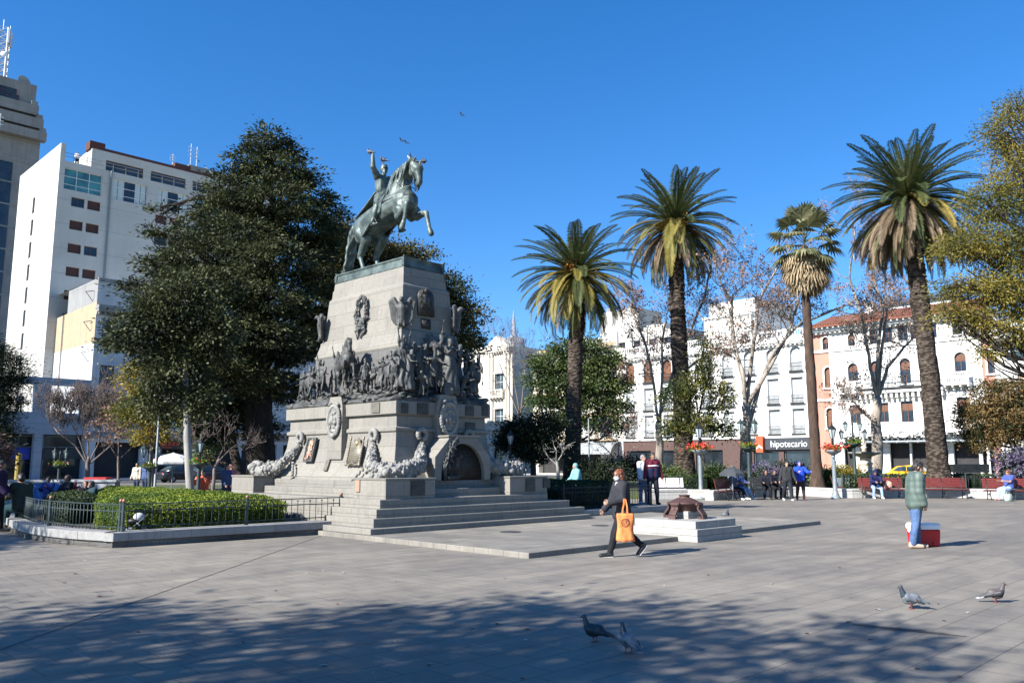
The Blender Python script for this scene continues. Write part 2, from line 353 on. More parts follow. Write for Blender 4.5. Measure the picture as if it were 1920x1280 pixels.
# local: x = a - A0 (lit long side at -x), y = b - B0 (shaded front at -y), z = height above the platform (-.10)
ZB = .10
def lit(px, py, k):   # point of a plane x = -k on the lit side -> (y, z) local
    b, z = on_a(px, py, A0 - k); return b - B0, z - ZB
def fro(px, py, k):   # point of plane y = -k on the front -> (x, z) local
    a, z = on_b(px, py, B0 - k); return a - A0, z - ZB
st = link_mesh("steps", None, MON) if False else None
def zs(prof): return [(a, b, z - ZB) for a, b, z in prof]
steps = [(-3.6, 4.02, 4.45, .10, .23), (-3.36, 4.02, 4.22, .23, .43), (-3.2, 3.5, 4.1, .43, .63), (-2.96, 2.8, 3.9, .63, .83), (-2.42, 2.42, 3.5, .83, 1.03), (-2.11, 2.11, 3.2, 1.03, 1.23)]
for k, (x0, x1, y, z0, z1) in enumerate(steps):
    g = MB(); e = .002 * (5 - k); g.box(x0, x1, -y, y, (z0 if k == 0 else z0 - .05) - ZB, z1 - ZB); g.build("step", GRANS, MON, bevel=.014)
for sx_ in (-1, 1):
    for sy in (-1, 1):
        x0, x1 = (-2.76, -1.25) if sx_ < 0 else (1.36, 2.84)
        g = MB(); y0, y1 = sorted((sy * 3.84, sy * 2.52)); g.box(x0, x1, y0, y1, .80 - ZB, 1.27 - ZB); g.box(x0 - .02, x1 + .02, y0 - .02, y1 + .02, 1.272 - ZB, 1.32 - ZB)
        g.build("corner_block", GRAN, MON, bevel=.012)
g = MB()
HA, HB = 1.69, 2.75
prof = [(1.22, .30), (1.27, .29), (1.30, .235), (1.47, .13), (1.64, .07), (1.84, .01), (2.1, -.055), (2.36, -.09), (2.48, -.095), (2.49, -.05), (2.58, -.05), (2.61, -.11), (2.63, -.12), (2.88, -.12), (2.92, -.13), (2.94, -.02), (3.27, -.02), (3.285, -.04)]
g.rects([(HA + e, HB + e, z - ZB) for z, e in prof]); g.build("base", GRAN, MON, bevel=.01)
# piers carrying the coats of arms
g = MB(); g.xprism([(-.35, 1.78), (.35, 1.78), (.35, 3.2), (.27, 3.5), (-.27, 3.5), (-.35, 3.2)], 0, .5)
o = g.build("medallion_pier", GRAN, MON, bevel=.012); o.location = (0, -HB - .09, -ZB)
cy, cz = lit(628, 770, HA + .1); o = link_mesh("medallion_pier", o.data, MON); o.rotation_euler = (0, 0, R(-90)); o.location = (-HA - .09, cy, -ZB)
LITM = cy
def medallion(w, h):
    g = MB(); rng = random.Random(3)
    n = 28
    g.loft([[(w * .72 * s_ * math.cos(2 * math.pi * i / n), y, h * .78 * s_ * math.sin(2 * math.pi * i / n)) for i in range(n)] for s_, y in ((1, .02), (1, -.05), (.93, -.06), (.88, -.035), (.5, -.06), (.05, -.07))], True)
    for i in range(34):       # carved wreath around the shield
        t = 2 * math.pi * i / 34
        g.ell((w * .86 * math.cos(t), -.045, h * .92 * math.sin(t) - .02), (.055, .05, .075), Euler((0, t + rng.uniform(-.5, .5), 0)), 7, 5)
        if math.sin(t) < -.4: g.ell((w * .7 * math.cos(t), -.06, h * 1.02 * math.sin(t)), (.05, .05, .06), None, 6, 5)
    for i in range(26): g.ell((rng.uniform(-.4, .4) * w, -.065, rng.uniform(-.5, .45) * h), (.03, .03, rng.uniform(.03, .07)), Euler((0, rng.uniform(0, 3), 0)), 6, 4)
    for x in (-.12, 0, .12): g.box(x - .04, x + .04, -.1, 0, -.3 * h, -.05 * h + .1 * (x == 0))
    for s_ in (-1, 1): g.ell((s_ * w * .55, -.05, h * .98), (.09, .05, .04), Euler((0, s_ * .5, 0)), 7, 5)
    return g.mesh("carved_medallion", STONEC, True)
mm_ = medallion(.33, .44)
o = link_mesh("carved_medallion", mm_, MON); o.location = (0, -HB - .10, 2.88 - ZB)
o = link_mesh("carved_medallion", mm_, MON); o.location = (-HA - .10, LITM, 2.86 - ZB); o.rotation_euler = (0, 0, R(-90))
# shaft
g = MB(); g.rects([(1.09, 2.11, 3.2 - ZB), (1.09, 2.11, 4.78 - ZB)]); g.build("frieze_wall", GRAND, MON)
g = MB(); g.rects([(1.10, 2.12, 4.782 - ZB), (1.12, 2.14, 4.84 - ZB), (1.09, 2.11, 4.86 - ZB), (1.0, 2.02, 5.2 - ZB), (1.0, 2.02, 5.27 - ZB), (.95, 1.97, 5.33 - ZB)]); g.build("upper_base", GRAN, MON, bevel=.008)
g = MB(); g.rects([(.93, 1.945, 5.332 - ZB), (.845, 1.85, 6.56 - ZB), (.835, 1.84, 6.60 - ZB), (.80, 1.80, 6.64 - ZB), (.79, 1.785, 6.66 - ZB), (.775, 1.765, 6.9 - ZB), (.755, 1.745, 6.905 - ZB), (.74, 1.72, 7.128 - ZB)]); g.build("shaft", GRAN, MON, bevel=.008)
g = MB(); g.rects([(.72, 1.70, 7.13 - ZB), (.74, 1.73, 7.15 - ZB), (.715, 1.71, 7.19 - ZB), (.70, 1.69, 7.36 - ZB), (.73, 1.72, 7.39 - ZB), (.73, 1.72, 7.43 - ZB)])
for sx_ in (-1, 1):
    for sy in (-1, 1):
        g.box(sx_ * .70 - .05, sx_ * .70 + .05, sy * 1.69 - .05, sy * 1.69 + .05, 7.17 - ZB, 7.385 - ZB); g.ell((sx_ * .71, sy * 1.70, 7.44 - ZB), .035)
g.build("bronze_plinth", BRONZEG, MON, bevel=.008)

# wreath on the lit face
wy, wz = lit(681, 585, .90); rng = random.Random(8); g = MB()
for i in range(130):
    t = rng.uniform(0, 2 * math.pi); rr_ = rng.gauss(1, .10)
    yy = .24 * rr_ * math.cos(t); zz = .42 * rr_ * math.sin(t)
    tan = math.atan2(.42 * math.cos(t), -.24 * math.sin(t)) + rng.uniform(-.9, .9)
    g.ell((-.06 - rng.uniform(0, .07), yy, zz), (.022, .085, .035), Euler((tan, 0, 0)), 6, 4)
for i in range(30): g.ell((-.08, rng.uniform(-.2, .2), -.42 + rng.uniform(-.12, .1)), (.04, .08, .045), Euler((rng.uniform(0, 3), rng.uniform(-.4, .4), 0)), 6, 4)
g.obox((-.07, 0, -.30), (1, 0, 0), (0, .98, .2), (0, -.2, .98), .02, .17, .12)
for s_ in (-1, 1): g.obox((-.06, s_ * .14, -.66), (1, 0, 0), (0, .85, s_ * -.5), (0, s_ * .5, .85), .025, .05, .16)
o = g.build("laurel_wreath", BRONZE, MON, True); o.location = (-.88, wy, wz); o.rotation_euler = (0, R(4), 0)
# eagles on the corners
def eagle_mesh():
    g = MB()
    g.cap((0, 0, .1), (.05, 0, .55), .13, .15); g.cap((.05, 0, .55), (.12, 0, .78), .11, .075); g.ell((.18, 0, .82), (.10, .07, .075)); g.cap((.24, 0, .81), (.30, 0, .76), .035, .012)
    for s_ in (-1, 1):
        g.cap((.02, s_ * .12, .55), (-.02, s_ * .27, .84), .10, .08); g.cap((-.02, s_ * .27, .84), (-.05, s_ * .38, .78), .08, .06)
        for k in range(8):
            a = k / 7.; g.cap((-.02, s_ * (.14 + .26 * a), .72 + .02 * a), (-.05 + .03 * (k % 2), s_ * (.12 + .20 * a), .0 + .18 * a * a), .045, .026)
        g.cap((.05, s_ * .08, .15), (.09, s_ * .09, -.02), .06, .04)
        for k in (-1, 0, 1): g.cap((.09, s_ * .09, -.02), (.17, s_ * .09 + k * .04, -.05), .022, .012)
    for k in range(-2, 3): g.cap((-.05, k * .03, .2), (-.1, k * .06, -.16), .045, .03)
    t = remeshed(g, "eagle", BRONZE, None, .02, 1); me = t.data; bpy.data.objects.remove(t); return me
em = eagle_mesh()
for sx_, sy in ((-1, -1), (-1, 1), (1, -1), (1, 1)):
    o = link_mesh("eagle", em, MON); o.location = (sx_ * .97, sy * 1.99, 5.40 - ZB); o.rotation_euler = (0, 0, math.atan2(sy, sx_)); o.scale = (.86,) * 3
# plaques
def plaque(name, side, px, py, w, h, k, m, th=.03, tilt=0, letters=6, frame=False, parent=MON):
    g = MB(); g.box(-w / 2, w / 2, -th, .02, -h / 2, h / 2)
    if frame:
        for q in ((-w / 2 - .02, -w / 2 + .03, -h / 2 - .02, h / 2 + .02), (w / 2 - .03, w / 2 + .02, -h / 2 - .02, h / 2 + .02)): g.box(q[0], q[1], -th - .025, .015, q[2], q[3])
        for q in ((-h / 2 - .02, -h / 2 + .03), (h / 2 - .03, h / 2 + .02)): g.box(-w / 2 + .03, w / 2 - .03, -th - .025, .015, q[0], q[1])
    rg = random.Random(int(px))
    for i in range(letters):   # raised unreadable lines
        z = h * (.38 - .76 * i / max(1, letters - 1)); ww = w * rg.uniform(.25, .4)
        g.box(-ww, ww, -th - .004, -th + .001, z - h * .02, z + h * .02)
    o = g.build(name, m, parent, bevel=.004)
    if side == 'lit':
        y, z = lit(px, py, k); o.location = (-k, y, z); o.rotation_euler = (R(tilt), 0, R(-90))
    else:
        x, z = fro(px, py, k); o.location = (x, -k, z); o.rotation_euler = (R(tilt), 0, 0)
    return o
LETM = mat("worn_plaque", (.13, .115, .095), (.2, .18, .14), 6, .5, .4)
plaque("plaque", 'lit', 705, 764, .36, .27, HA - .02, LETM)
for x, y, w, h in ((757, 765, .27, .26), (792, 766, .36, .30), (880, 770, .30, .28), (909, 770, .24, .28), (881, 799, .36, .22)):
    plaque("plaque", 'fro', x, y, w, h, HB - (.02 if y < 790 else .12), BRONZED)
o = plaque("relief_plaque", 'lit', 583, 843, .42, .66, HA + .045, BRONZE, .03, -12, 0, True)
g = MB(); rg = random.Random(2)
for i in range(26): g.cap((rg.uniform(-.14, .14), -.045, rg.uniform(-.27, .27)), (rg.uniform(-.14, .14), -.045, rg.uniform(-.27, .27)), .016, .012, 6) if i % 3 == 0 else g.ell((rg.uniform(-.15, .15), -.045, rg.uniform(-.28, .28)), (.02, .018, .045), None, 6, 4)
g.cap((0, -.05, -.25), (0, -.05, .1), .03, .04, 6); g.cap((-.1, -.05, .05), (.1, -.05, .06), .02, .02, 6); g.ell((0, -.055, .15), .035)
g.build("relief_scene", COPPER, o, True)
plaque("small_plaque", 'lit', 613, 872, .17, .32, HA + .12, LETM, .03, -20, 5)
# shield shaped decorated plaque
g = MB(); g.xprism([(-.30, -.30), (-.22, -.36), (0, -.40), (.22, -.36), (.30, -.30), (.27, .16), (.15, .22), (.07, .33), (0, .37), (-.07, .33), (-.15, .22), (-.27, .16)], -.04, .0)
for s_ in (-1, 1):
    for k in range(9): g.ell((s_ * .30, -.05, -.3 + k * .068), (.03, .03, .045), None, 6, 4)
    g.ell((s_ * .30, -.05, .34), (.025, .03, .07)); g.ell((s_ * .3, -.05, -.36), (.05, .035, .05))
for i in range(8): g.box(-.18, .18 - .05 * (i % 3), -.046, -.038, .08 - i * .05, .095 - i * .05)
for i in range(10): g.ell((-.27 + i * .06, -.05, -.35 - .03 * math.sin(i * 1.1)), (.035, .03, .025), None, 6, 4)
o = g.build("shield_plaque", mat("aged_brass", (.17, .15, .115), (.25, .22, .16), 7, .5, .4), MON, True); y, z = lit(669, 846, HA + .05); o.location = (-HA - .06, y, z); o.rotation_euler = (R(-12), 0, R(-90))
g = MB(); g.ell((0, -.05, .22), (.06, .03, .07)); g.build("crest", mat("gilt_brass", (.45, .3, .1), (.35, .24, .1), 6, .4, .6), o, True)
plaque("copper_plaque", 'lit', 671.5, 910.5, .17, .28, 2.765, COPPER, .025)
plaque("dark_plaque", 'fro', 783, 914, .42, .38, 3.845, BRONZED, .03)
plaque("dark_plaque", 'fro', 994, 909, .36, .34, 3.845, BRONZED, .03); plaque("dark_plaque", 'fro', 1024, 905, .27, .27, 3.845, BRONZED, .03)
# arched bronze plaque high on the front, small one below it
x, z = fro(797, 566, 1.89); g = MB(); pl = [(-.28, -.42), (.28, -.42), (.28, .12)] + [(.28 * math.cos(t), .12 + .26 * math.sin(t)) for t in np.linspace(.2, math.pi - .2, 9)] + [(-.28, .12)]
g.xprism(pl, -.06, .05); g.ell((0, -.07, .05), (.13, .05, .2)); g.ell((0, -.09, .3), (.08, .05, .08))
for k in range(12): g.ell((.2 * math.cos(k * .55), -.06, .02 + .3 * math.sin(k * .55)), (.05, .03, .05), None, 6, 4)
g.box(-.16, .16, -.03, .05, -.78, -.5)
o = g.build("arched_plaque", BRONZED, MON, True); o.location = (x, -1.89, z); o.rotation_euler = (R(-4), 0, 0)
# niche on the front with the big half round bronze
g = MB(); n = 20
xc, zc = fro(868, 900, 3.3); zc = 1.13
arc_o = [(-.98, 0), (-.98, .60)] + [(-.55, 1.04), (-.5, 1.12), (.5, 1.12), (.55, 1.04)] + [(.98, .60), (.98, 0)]
arc_i = [(.76, 0), (.76, .12)] + [(.76 * math.cos(t), .12 + .84 * math.sin(t)) for t in np.linspace(.12, math.pi - .12, 13)] + [(-.76, .12), (-.76, 0)]
# build as outer block with arched opening: two half-outlines joined
left = [(-.98, 0), (-.98, .60), (-.55, 1.04), (-.5, 1.12), (0, 1.12)] + [(-.76 * math.sin(t) if False else .76 * math.cos(t), .12 + .84 * math.sin(t)) for t in np.linspace(math.pi / 2, math.pi - .12, 7)] + [(-.76, .12), (-.76, 0)]
for sgn in (1, -1):
    pol = [(p[0] * sgn, p[1]) for p in left]
    if sgn < 0: pol = pol[::-1]
    g.xprism(pol, 0, .75)
g.box(-.56, .56, -.03, .6, 1.122, 1.17); 
o = g.build("niche_arch", GRAN, MON, bevel=.008); o.location = (xc, -3.32, zc)
g = MB(); g.xprism([(-.755, 0), (.755, 0)] + arc_i[2:-2], .12, .3)
for i in range(9): g.box(-.45, .45 - .1 * (i % 3), .112, .13, .72 - i * .07, .74 - i * .07)
g.ell((.0, .12, .62), (.09, .03, .09))
g.build("half_round_plaque", mat("black_bronze", (.03, .025, .02), (.05, .042, .035), 5, .55, .4, .3), o, True)
g = MB(); rg = random.Random(11)
g.tube([(-.60, .03, 0), (-.66, .0, .3), (-.58, -.02, .6), (-.42, -.02, .85), (-.2, -.02, 1.05)], [.05, .05, .035, .03, .02], 7)
for i in range(46):
    t = rg.uniform(.3, 1); px_ = -.64 + .45 * max(0, t - .35) * 1.1; pz = t * 1.08
    g.ell((px_ + rg.uniform(-.08, .1), -.04 + rg.uniform(-.05, .03), pz), (.03, .025, .10), Euler((rg.uniform(-.4, .4), rg.uniform(-.9, .9), 0)), 6, 4)
for i in range(16): g.ell((-.4 + rg.uniform(-.16, .25), -.02, .04 + rg.uniform(0, .07)), (.07, .05, .03), Euler((0, rg.uniform(-1, 1), 0)), 6, 4)
g.build("laurel_branch", BRONZE, o, True)
# garlands of fruit round the corners
def garland(sx_, sy):
    rg = random.Random(20 + sx_ + 2 * sy); g = MB()
    P = [Vector((sx_ * (HA + .02), sy * (HB - .92), 2.18)), Vector((sx_ * (HA + .18), sy * (HB - .72), 1.90)), Vector((sx_ * (HA + .46), sy * (HB - .30), 1.52)),
         Vector((sx_ * (HA + .62), sy * (HB + .42), 1.45)), Vector((sx_ * (HA + .10), sy * (HB + .58), 1.50)), Vector((sx_ * (HA - .45), sy * (HB + .42), 1.62)), Vector((sx_ * (HA - .72), sy * (HB + .16), 1.92)), Vector((sx_ * (HA - .86), sy * (HB + .02), 2.2))]
    rad = [.07, .12, .20, .26, .25, .21, .14, .07]
    S = []; 
    for i in range(len(P) - 1):
        for q in range(6):
            t = q / 6.; a = P[max(0, i - 1)]; b = P[i]; c = P[i + 1]; d_ = P[min(len(P) - 1, i + 2)]
            S.append((.5 * ((2 * b) + (c - a) * t + (2 * a - 5 * b + 4 * c - d_) * t * t + (3 * b - a - 3 * c + d_) * t ** 3), rad[i] * (1 - t) + rad[i + 1] * t))
    S.append((P[-1], rad[-1]))
    g.tube([s_[0] for s_ in S], [s_[1] * .8 for s_ in S], 9)
    for i, (c, r) in enumerate(S):
        for k in range(20):
            dv_ = Vector((rg.gauss(0, 1), rg.gauss(0, 1), rg.gauss(0, 1))).normalized()
            big = rg.random() < .09
            g.ell(c + dv_ * r * .85, (rg.uniform(.32, .44) * r * Vector((1, 1, .9)) if big else rg.uniform(.2, .36) * r * Vector((1, rg.uniform(.25, .5), rg.uniform(.6, .9)))), Euler((rg.uniform(0, 3), rg.uniform(0, 3), 0)), 7, 5)
    for e in (0, -1):          # volute scrolls from which the garland hangs
        c = P[e] + Vector((0, 0, .22)); ax = Vector((0, 1, 0)) if e == 0 else Vector((1, 0, 0)); nrm = Vector((sx_, 0, 0)) if e == 0 else Vector((0, sy, 0))
        for k in range(15):
            t = -1.2 + k * .36; r = .13
            g.ell(c + ax * r * math.cos(t) + Vector((0, 0, r * math.sin(t))), (.068, .068, .068), None, 7, 5)
    for k in range(6):          # ribbon end trailing on the stone
        g.ell(P[1] + Vector((sx_ * (.0 + k * .045), -sy * (.14 + k * .075), -.22 - k * .085)), (.05, .08, .035), Euler((.5 * k, .3, 0)), 6, 4)
    o = g.build("garland", STONEC, MON, True); o.location = (0, 0, -ZB); return o
for sx_, sy in ((-1, -1), (-1, 1), (1, -1), (1, 1)): garland(sx_, sy)

# bronze rocky ledge under the frieze figures
def ledge():
    rg = np.random.default_rng(4); g = MB()
    def ringpts(hx, hy, n=22):
        P = []
        for i in range(n): P.append((-hx + 2 * hx * i / n, -hy))
        for i in range(n): P.append((hx, -hy + 2 * hy * i / n))
        for i in range(n): P.append((hx - 2 * hx * i / n, hy))
        for i in range(n): P.append((-hx, hy - 2 * hy * i / n))
        return P
    rings = []
    for k, (e, z) in enumerate(((.60, 3.275), (.61, 3.33), (.54, 3.41), (.42, 3.47), (.30, 3.55), (.16, 3.62), (.0, 3.70))):
        rings.append([(x + rg.normal() * .02 * (k > 0), y + rg.normal() * .02 * (k > 0), z - ZB + rg.normal() * .035 * (k > 0)) for x, y in ringpts(1.09 + e * .98, 2.11 + e)])
    g.loft(rings, True)
    for i in range(150):
        t = rg.uniform(0, 1); e = rg.uniform(.1, .58); z = 3.70 - e * .62
        if rg.random() < .6: x, y = -(1.09 + e), rg.uniform(-2.5, 2.6)
        else: x, y = rg.uniform(-1.5, 1.6), -(2.11 + e)
        g.ell((x, y, z - ZB), (rg.uniform(.06, .17), rg.uniform(.06, .2), rg.uniform(.03, .07)), Euler((rg.uniform(-.4, .4), rg.uniform(-.4, .4), rg.uniform(0, 3))), 7, 5)
    g.build("rocky_ledge", BRONZE, MON, True)
ledge()
# ================================================================== HUMAN FIGURES
V = Vector
def pose(H=1.7, hip=(0, 0), knee=(0, 0), hab=(3, 3), sh=(5, 5), ab=(8, 8), el=(15, 15), inw=(0, 0), lean=0, head=(0, 0, 0), sit=False, twist=0, stoop=0):
    """joints of a figure that faces +x, its left at +y; index 0 = left, 1 = right; angles in degrees"""
    J = {}; S = (1, -1); hw = .052 * H; sw = .112 * H
    P = V((0, 0, 0)); ank = []
    for i in (0, 1):
        a = R(hip[i]); k = R(hip[i] - knee[i]); o = math.sin(R(hab[i])) * S[i]
        h = P + V((0, S[i] * hw, -.01 * H)); kn = h + V((math.sin(a), o, -math.cos(a))) * (.245 * H); an = kn + V((math.sin(k), o * .3, -math.cos(k))) * (.235 * H)
        J['hip%d' % i] = h; J['knee%d' % i] = kn; J['ank%d' % i] = an; ank.append(an.z)
    low = min(ank) - .045 * H
    for i in (0, 1):
        an = J['ank%d' % i]; down = min(1, (an.z + .045 * H * 0 - low) / (.2 * H)); k = R(min(60, max(0, knee[i] - hip[i])) if not sit else 0)
        lift = an.z - (low + .045 * H)
        t = V((math.cos(k), 0, -math.sin(k))) if lift > .01 * H else V((1, 0, 0))
        n_ = V((t.z, 0, -t.x)) if True else None
        J['heel%d' % i] = an + n_ * .025 * H - t * .02 * H; J['toe%d' % i] = an + n_ * .030 * H + t * .105 * H
    L = R(lean); up = V((math.sin(L), 0, math.cos(L))); L2 = R(lean + stoop); up2 = V((math.sin(L2), 0, math.cos(L2))); T = Matrix.Rotation(R(twist), 3, 'Z')
    J['pel'] = P + up * .01 * H; J['wai'] = P + up * .10 * H; J['che'] = J['wai'] + up2 * .13 * H; J['nek'] = J['wai'] + up2 * .225 * H
    hd = Euler((R(head[0]), R(head[1]), R(head[2]))).to_matrix(); J['hrot'] = hd
    J['hed'] = J['nek'] + up2 * .035 * H + hd @ V((.012 * H, 0, .052 * H))
    for i in (0, 1):
        s_ = J['wai'] + up2 * .195 * H + T @ V((0, S[i] * sw, 0)); J['sho%d' % i] = s_
        f = R(sh[i]); b = R(ab[i]); d = V((math.sin(f) * math.cos(b), S[i] * math.sin(b), -math.cos(f) * math.cos(b)))
        e = s_ + T @ d * (.172 * H); f2 = f + R(el[i]); b2 = R(ab[i] - inw[i])
        d2 = V((math.sin(f2) * math.cos(b2), S[i] * math.sin(b2), -math.cos(f2) * math.cos(b2))); J['elb%d' % i] = e; J['wri%d' % i] = e + T @ d2 * (.15 * H); J['hdir%d' % i] = T @ d2
    for k in list(J):
        if k[:3] in ('hro', 'hdi'): continue
        J[k] = J[k] - V((0, 0, low))
    J['H'] = H; return J

def hand(g, J, i, curl=.5, fine=True):
    H = J['H']; w = J['wri%d' % i]; d = J['hdir%d' % i].normalized(); s_ = 1 if i == 0 else -1
    out = V((0, s_, 0)); out = (out - d * out.dot(d)).normalized(); fw = out.cross(d) * s_
    if fw.x < 0: fw = -fw
    c = w + d * .03 * H
    for q in (-1, -.33, .33, 1): g.cap(w + d * .008 * H, w + d * .052 * H + fw * q * .014 * H, .014 * H, .0085 * H, 7)
    inn = -out
    for q, ln in ((-1, .034), (-.33, .043), (.33, .046), (1, .041)):
        a = w + d * .052 * H + fw * q * .0155 * H; b = a + (d * math.cos(curl) + inn * math.sin(curl)) * ln * .5 * H; e = b + (d * math.cos(curl * 2.2) + inn * math.sin(curl * 2.2)) * ln * .5 * H
        g.cap(a, b, .0062 * H, .0057 * H, 7); g.cap(b, e, .0057 * H, .0047 * H, 7)
    a = w + d * .018 * H + fw * .016 * H; b = a + (d * .7 + fw * .7 + inn * .3).normalized() * .026 * H; g.cap(a, b, .0075 * H, .006 * H, 7); g.cap(b, b + (d + inn * .3).normalized() * .02 * H, .006 * H, .005 * H, 7)

def headcaps(g, J, hair=False):
    H = J['H']; h = J['hed']; M = J['hrot']
    def p(x, y, z): return h + M @ V((x, y, z)) * H
    rq = M.to_euler()
    g.ell(p(0, 0, .012), (.054 * H, .044 * H, .052 * H), rq, 14, 10); g.ell(p(.016, 0, -.022), (.040 * H, .034 * H, .046 * H), rq, 12, 9)
    g.cap(p(.048, 0, .004), p(.060, 0, -.014), .006 * H, .0095 * H, 8); g.ell(p(.050, 0, -.038), (.008 * H, .016 * H, .006 * H), rq, 8, 6); g.ell(p(.046, 0, -.055), (.012 * H, .014 * H, .012 * H), rq, 8, 6)
    for s_ in (-1, 1): g.ell(p(-.004, s_ * .044, -.006), (.012 * H, .006 * H, .019 * H), rq, 8, 6); g.ell(p(.044, s_ * .017, .012), (.010 * H, .013 * H, .006 * H), rq, 8, 6)
    g.cap(J['nek'] - V((0, 0, .02 * H)), p(-.008, 0, -.03), .036 * H, .032 * H)

def bodycaps(g, J, fat=1.0, female=False, hands=True, curl=(.5, .5), bulk=0.0, legs=True, feet=True):
    H = J['H']; f = fat
    g.ell(J['pel'] + V((0, 0, .0)), (.066 * H * f + bulk, .092 * H * f + bulk, .075 * H)); g.cap(J['pel'], J['wai'], .072 * H * f + bulk, .066 * H * f + bulk)
    for s_ in (.045, -.045): g.cap(J['wai'] + V((0, s_ * H * .8, 0)), J['che'] + V((0, s_ * H, .02 * H)), .058 * H * f + bulk, .062 * H * f + bulk)
    for i in (0, 1):
        g.cap(J['nek'] - V((0, 0, .015 * H)), J['sho%d' % i], .036 * H + bulk, .040 * H * f + bulk)
        g.cap(J['sho%d' % i], J['elb%d' % i], .036 * H * f + bulk, .027 * H * f + bulk); g.cap(J['elb%d' % i], J['wri%d' % i], .027 * H * f + bulk, .0175 * H * f + bulk)
        if hands: hand(g, J, i, curl[i])
        if legs:
            g.cap(J['hip%d' % i], J['knee%d' % i], .056 * H * f + bulk, .036 * H * f + bulk); g.cap(J['knee%d' % i], J['knee%d' % i].lerp(J['ank%d' % i], .35), .035 * H * f + bulk, .036 * H * f + bulk); g.cap(J['knee%d' % i].lerp(J['ank%d' % i], .35), J['ank%d' % i], .036 * H * f + bulk, .022 * H + bulk)
        if feet: g.cap(J['heel%d' % i], J['toe%d' % i], .024 * H, .019 * H)
    if female:
        for s_ in (-1, 1): g.ell(J['che'] + V((.055 * H, s_ * .042 * H, .01 * H)), (.035 * H, .038 * H, .036 * H))

_fig = {}
def crumple(me, amp, fr, ang=.7):
    """folds and chasing of cast bronze: small relief along the normals"""
    n = len(me.vertices); co = np.empty(n * 3, np.float32); no = np.empty(n * 3, np.float32); me.vertices.foreach_get("co", co); me.vertices.foreach_get("normal", no); co = co.reshape(-1, 3); no = no.reshape(-1, 3)
    a = np.arctan2(co[:, 1], co[:, 0]); d = np.sin(a * 9 + 3 * np.sin(co[:, 2] * fr * .25)) * ang + np.sin(co[:, 0] * fr + co[:, 2] * fr * .6) * .5 + np.sin(co[:, 1] * fr * 1.1 - co[:, 2] * fr * .4) * .5
    co += no * (d * amp)[:, None]; me.vertices.foreach_set("co", co.ravel()); me.update()
def relief_figure(kind, seed):
    """small bronze figure of the frieze, one continuous cast"""
    if (kind, seed) in _fig: return _fig[(kind, seed)]
    rg = random.Random(seed); g = MB(); H = 1.0
    J = pose(H, hip=(rg.uniform(-5, 25), rg.uniform(-15, 5)), knee=(rg.uniform(0, 20), rg.uniform(0, 15)), sh=(rg.uniform(-10, 60), rg.uniform(-10, 50)), el=(rg.uniform(10, 90), rg.uniform(10, 90)), ab=(rg.uniform(5, 30), rg.uniform(5, 30)), lean=rg.uniform(-5, 12), head=(0, rg.uniform(-10, 15), rg.uniform(-50, 50)))
    if kind == 'raise': J = pose(H, hip=(15, -10), sh=(20, 165), el=(40, 10), ab=(10, 12), head=(0, -10, 20))
    if kind == 'angel': J = pose(H, hip=(8, -4), sh=(40, 60), el=(60, 40), ab=(25, 20), head=(0, 0, 10))
    if kind == 'kneel': J = pose(H, hip=(85, 5), knee=(85, 95), sh=(60, 40), el=(40, 60), lean=25, head=(0, 20, 0))
    if kind == 'fallen': J = pose(H, hip=(40, 10), knee=(60, 20), sh=(100, 30), el=(30, 30), ab=(20, 40))
    bodycaps(g, J, 1.08, hands=False); headcaps(g, J)
    for i in (0, 1): g.ell(J['wri%d' % i] + J['hdir%d' % i] * .03, .028)
    if kind in ('robe', 'angel'):
        for i in range(9):
            t = 2 * math.pi * i / 9; g.cap(J['wai'] + V((.05 * math.cos(t), .07 * math.sin(t), 0)), V((.12 * math.cos(t) + .02, .14 * math.sin(t), .05)), .05, .045)
    if kind == 'soldier':
        for i in range(8):
            t = 2 * math.pi * i / 8; g.cap(J['wai'] + V((.05 * math.cos(t), .07 * math.sin(t), 0)), J['pel'] + V((.09 * math.cos(t), .11 * math.sin(t), -.16)), .045, .04)
        g.cap(J['hed'] + V((0, 0, .03)), J['hed'] + V((0, 0, .12)), .052, .058)
        g.cap(J['wri1'] - V((0, 0, .25)), J['wri1'] + V((.02, 0, .45)), .014, .010)
    if kind == 'raise': g.cap(J['wri1'], J['wri1'] + V((.05, 0, .3)), .014, .01); g.cap(J['hed'] + V((0, 0, .02)), J['hed'] + V((0, 0, .08)), .055, .04)
    if kind == 'angel':
        for s_ in (-1, 1):
            for k in range(5): g.cap(J['che'] + V((-.06, s_ * .05, .05)), J['che'] + V((-.16, s_ * (.16 + .06 * k), .36 - .09 * k)), .04, .022)
        g.cap(J['hed'] + V((0, 0, .03)), J['hed'] + V((-.02, 0, .09)), .055, .03)
    t = remeshed(g, "relief_figure", BRONZE, None, .026, 1); me = t.data; bpy.data.objects.remove(t); crumple(me, .011, 34); _fig[(kind, seed)] = me; return me

FRZ = bpy.data.objects.new("battle_frieze", None); COL.objects.link(FRZ); FRZ.parent = MON
def fig(kind, seed, x, y, z, h, rz, tilt=0, ty=0):
    o = link_mesh("relief_figure", relief_figure(kind, seed), FRZ); o.location = (x, y, z - ZB); o.rotation_euler = (R(tilt), R(ty), R(rz)); o.scale = (h, h, h)
rg = random.Random(77)
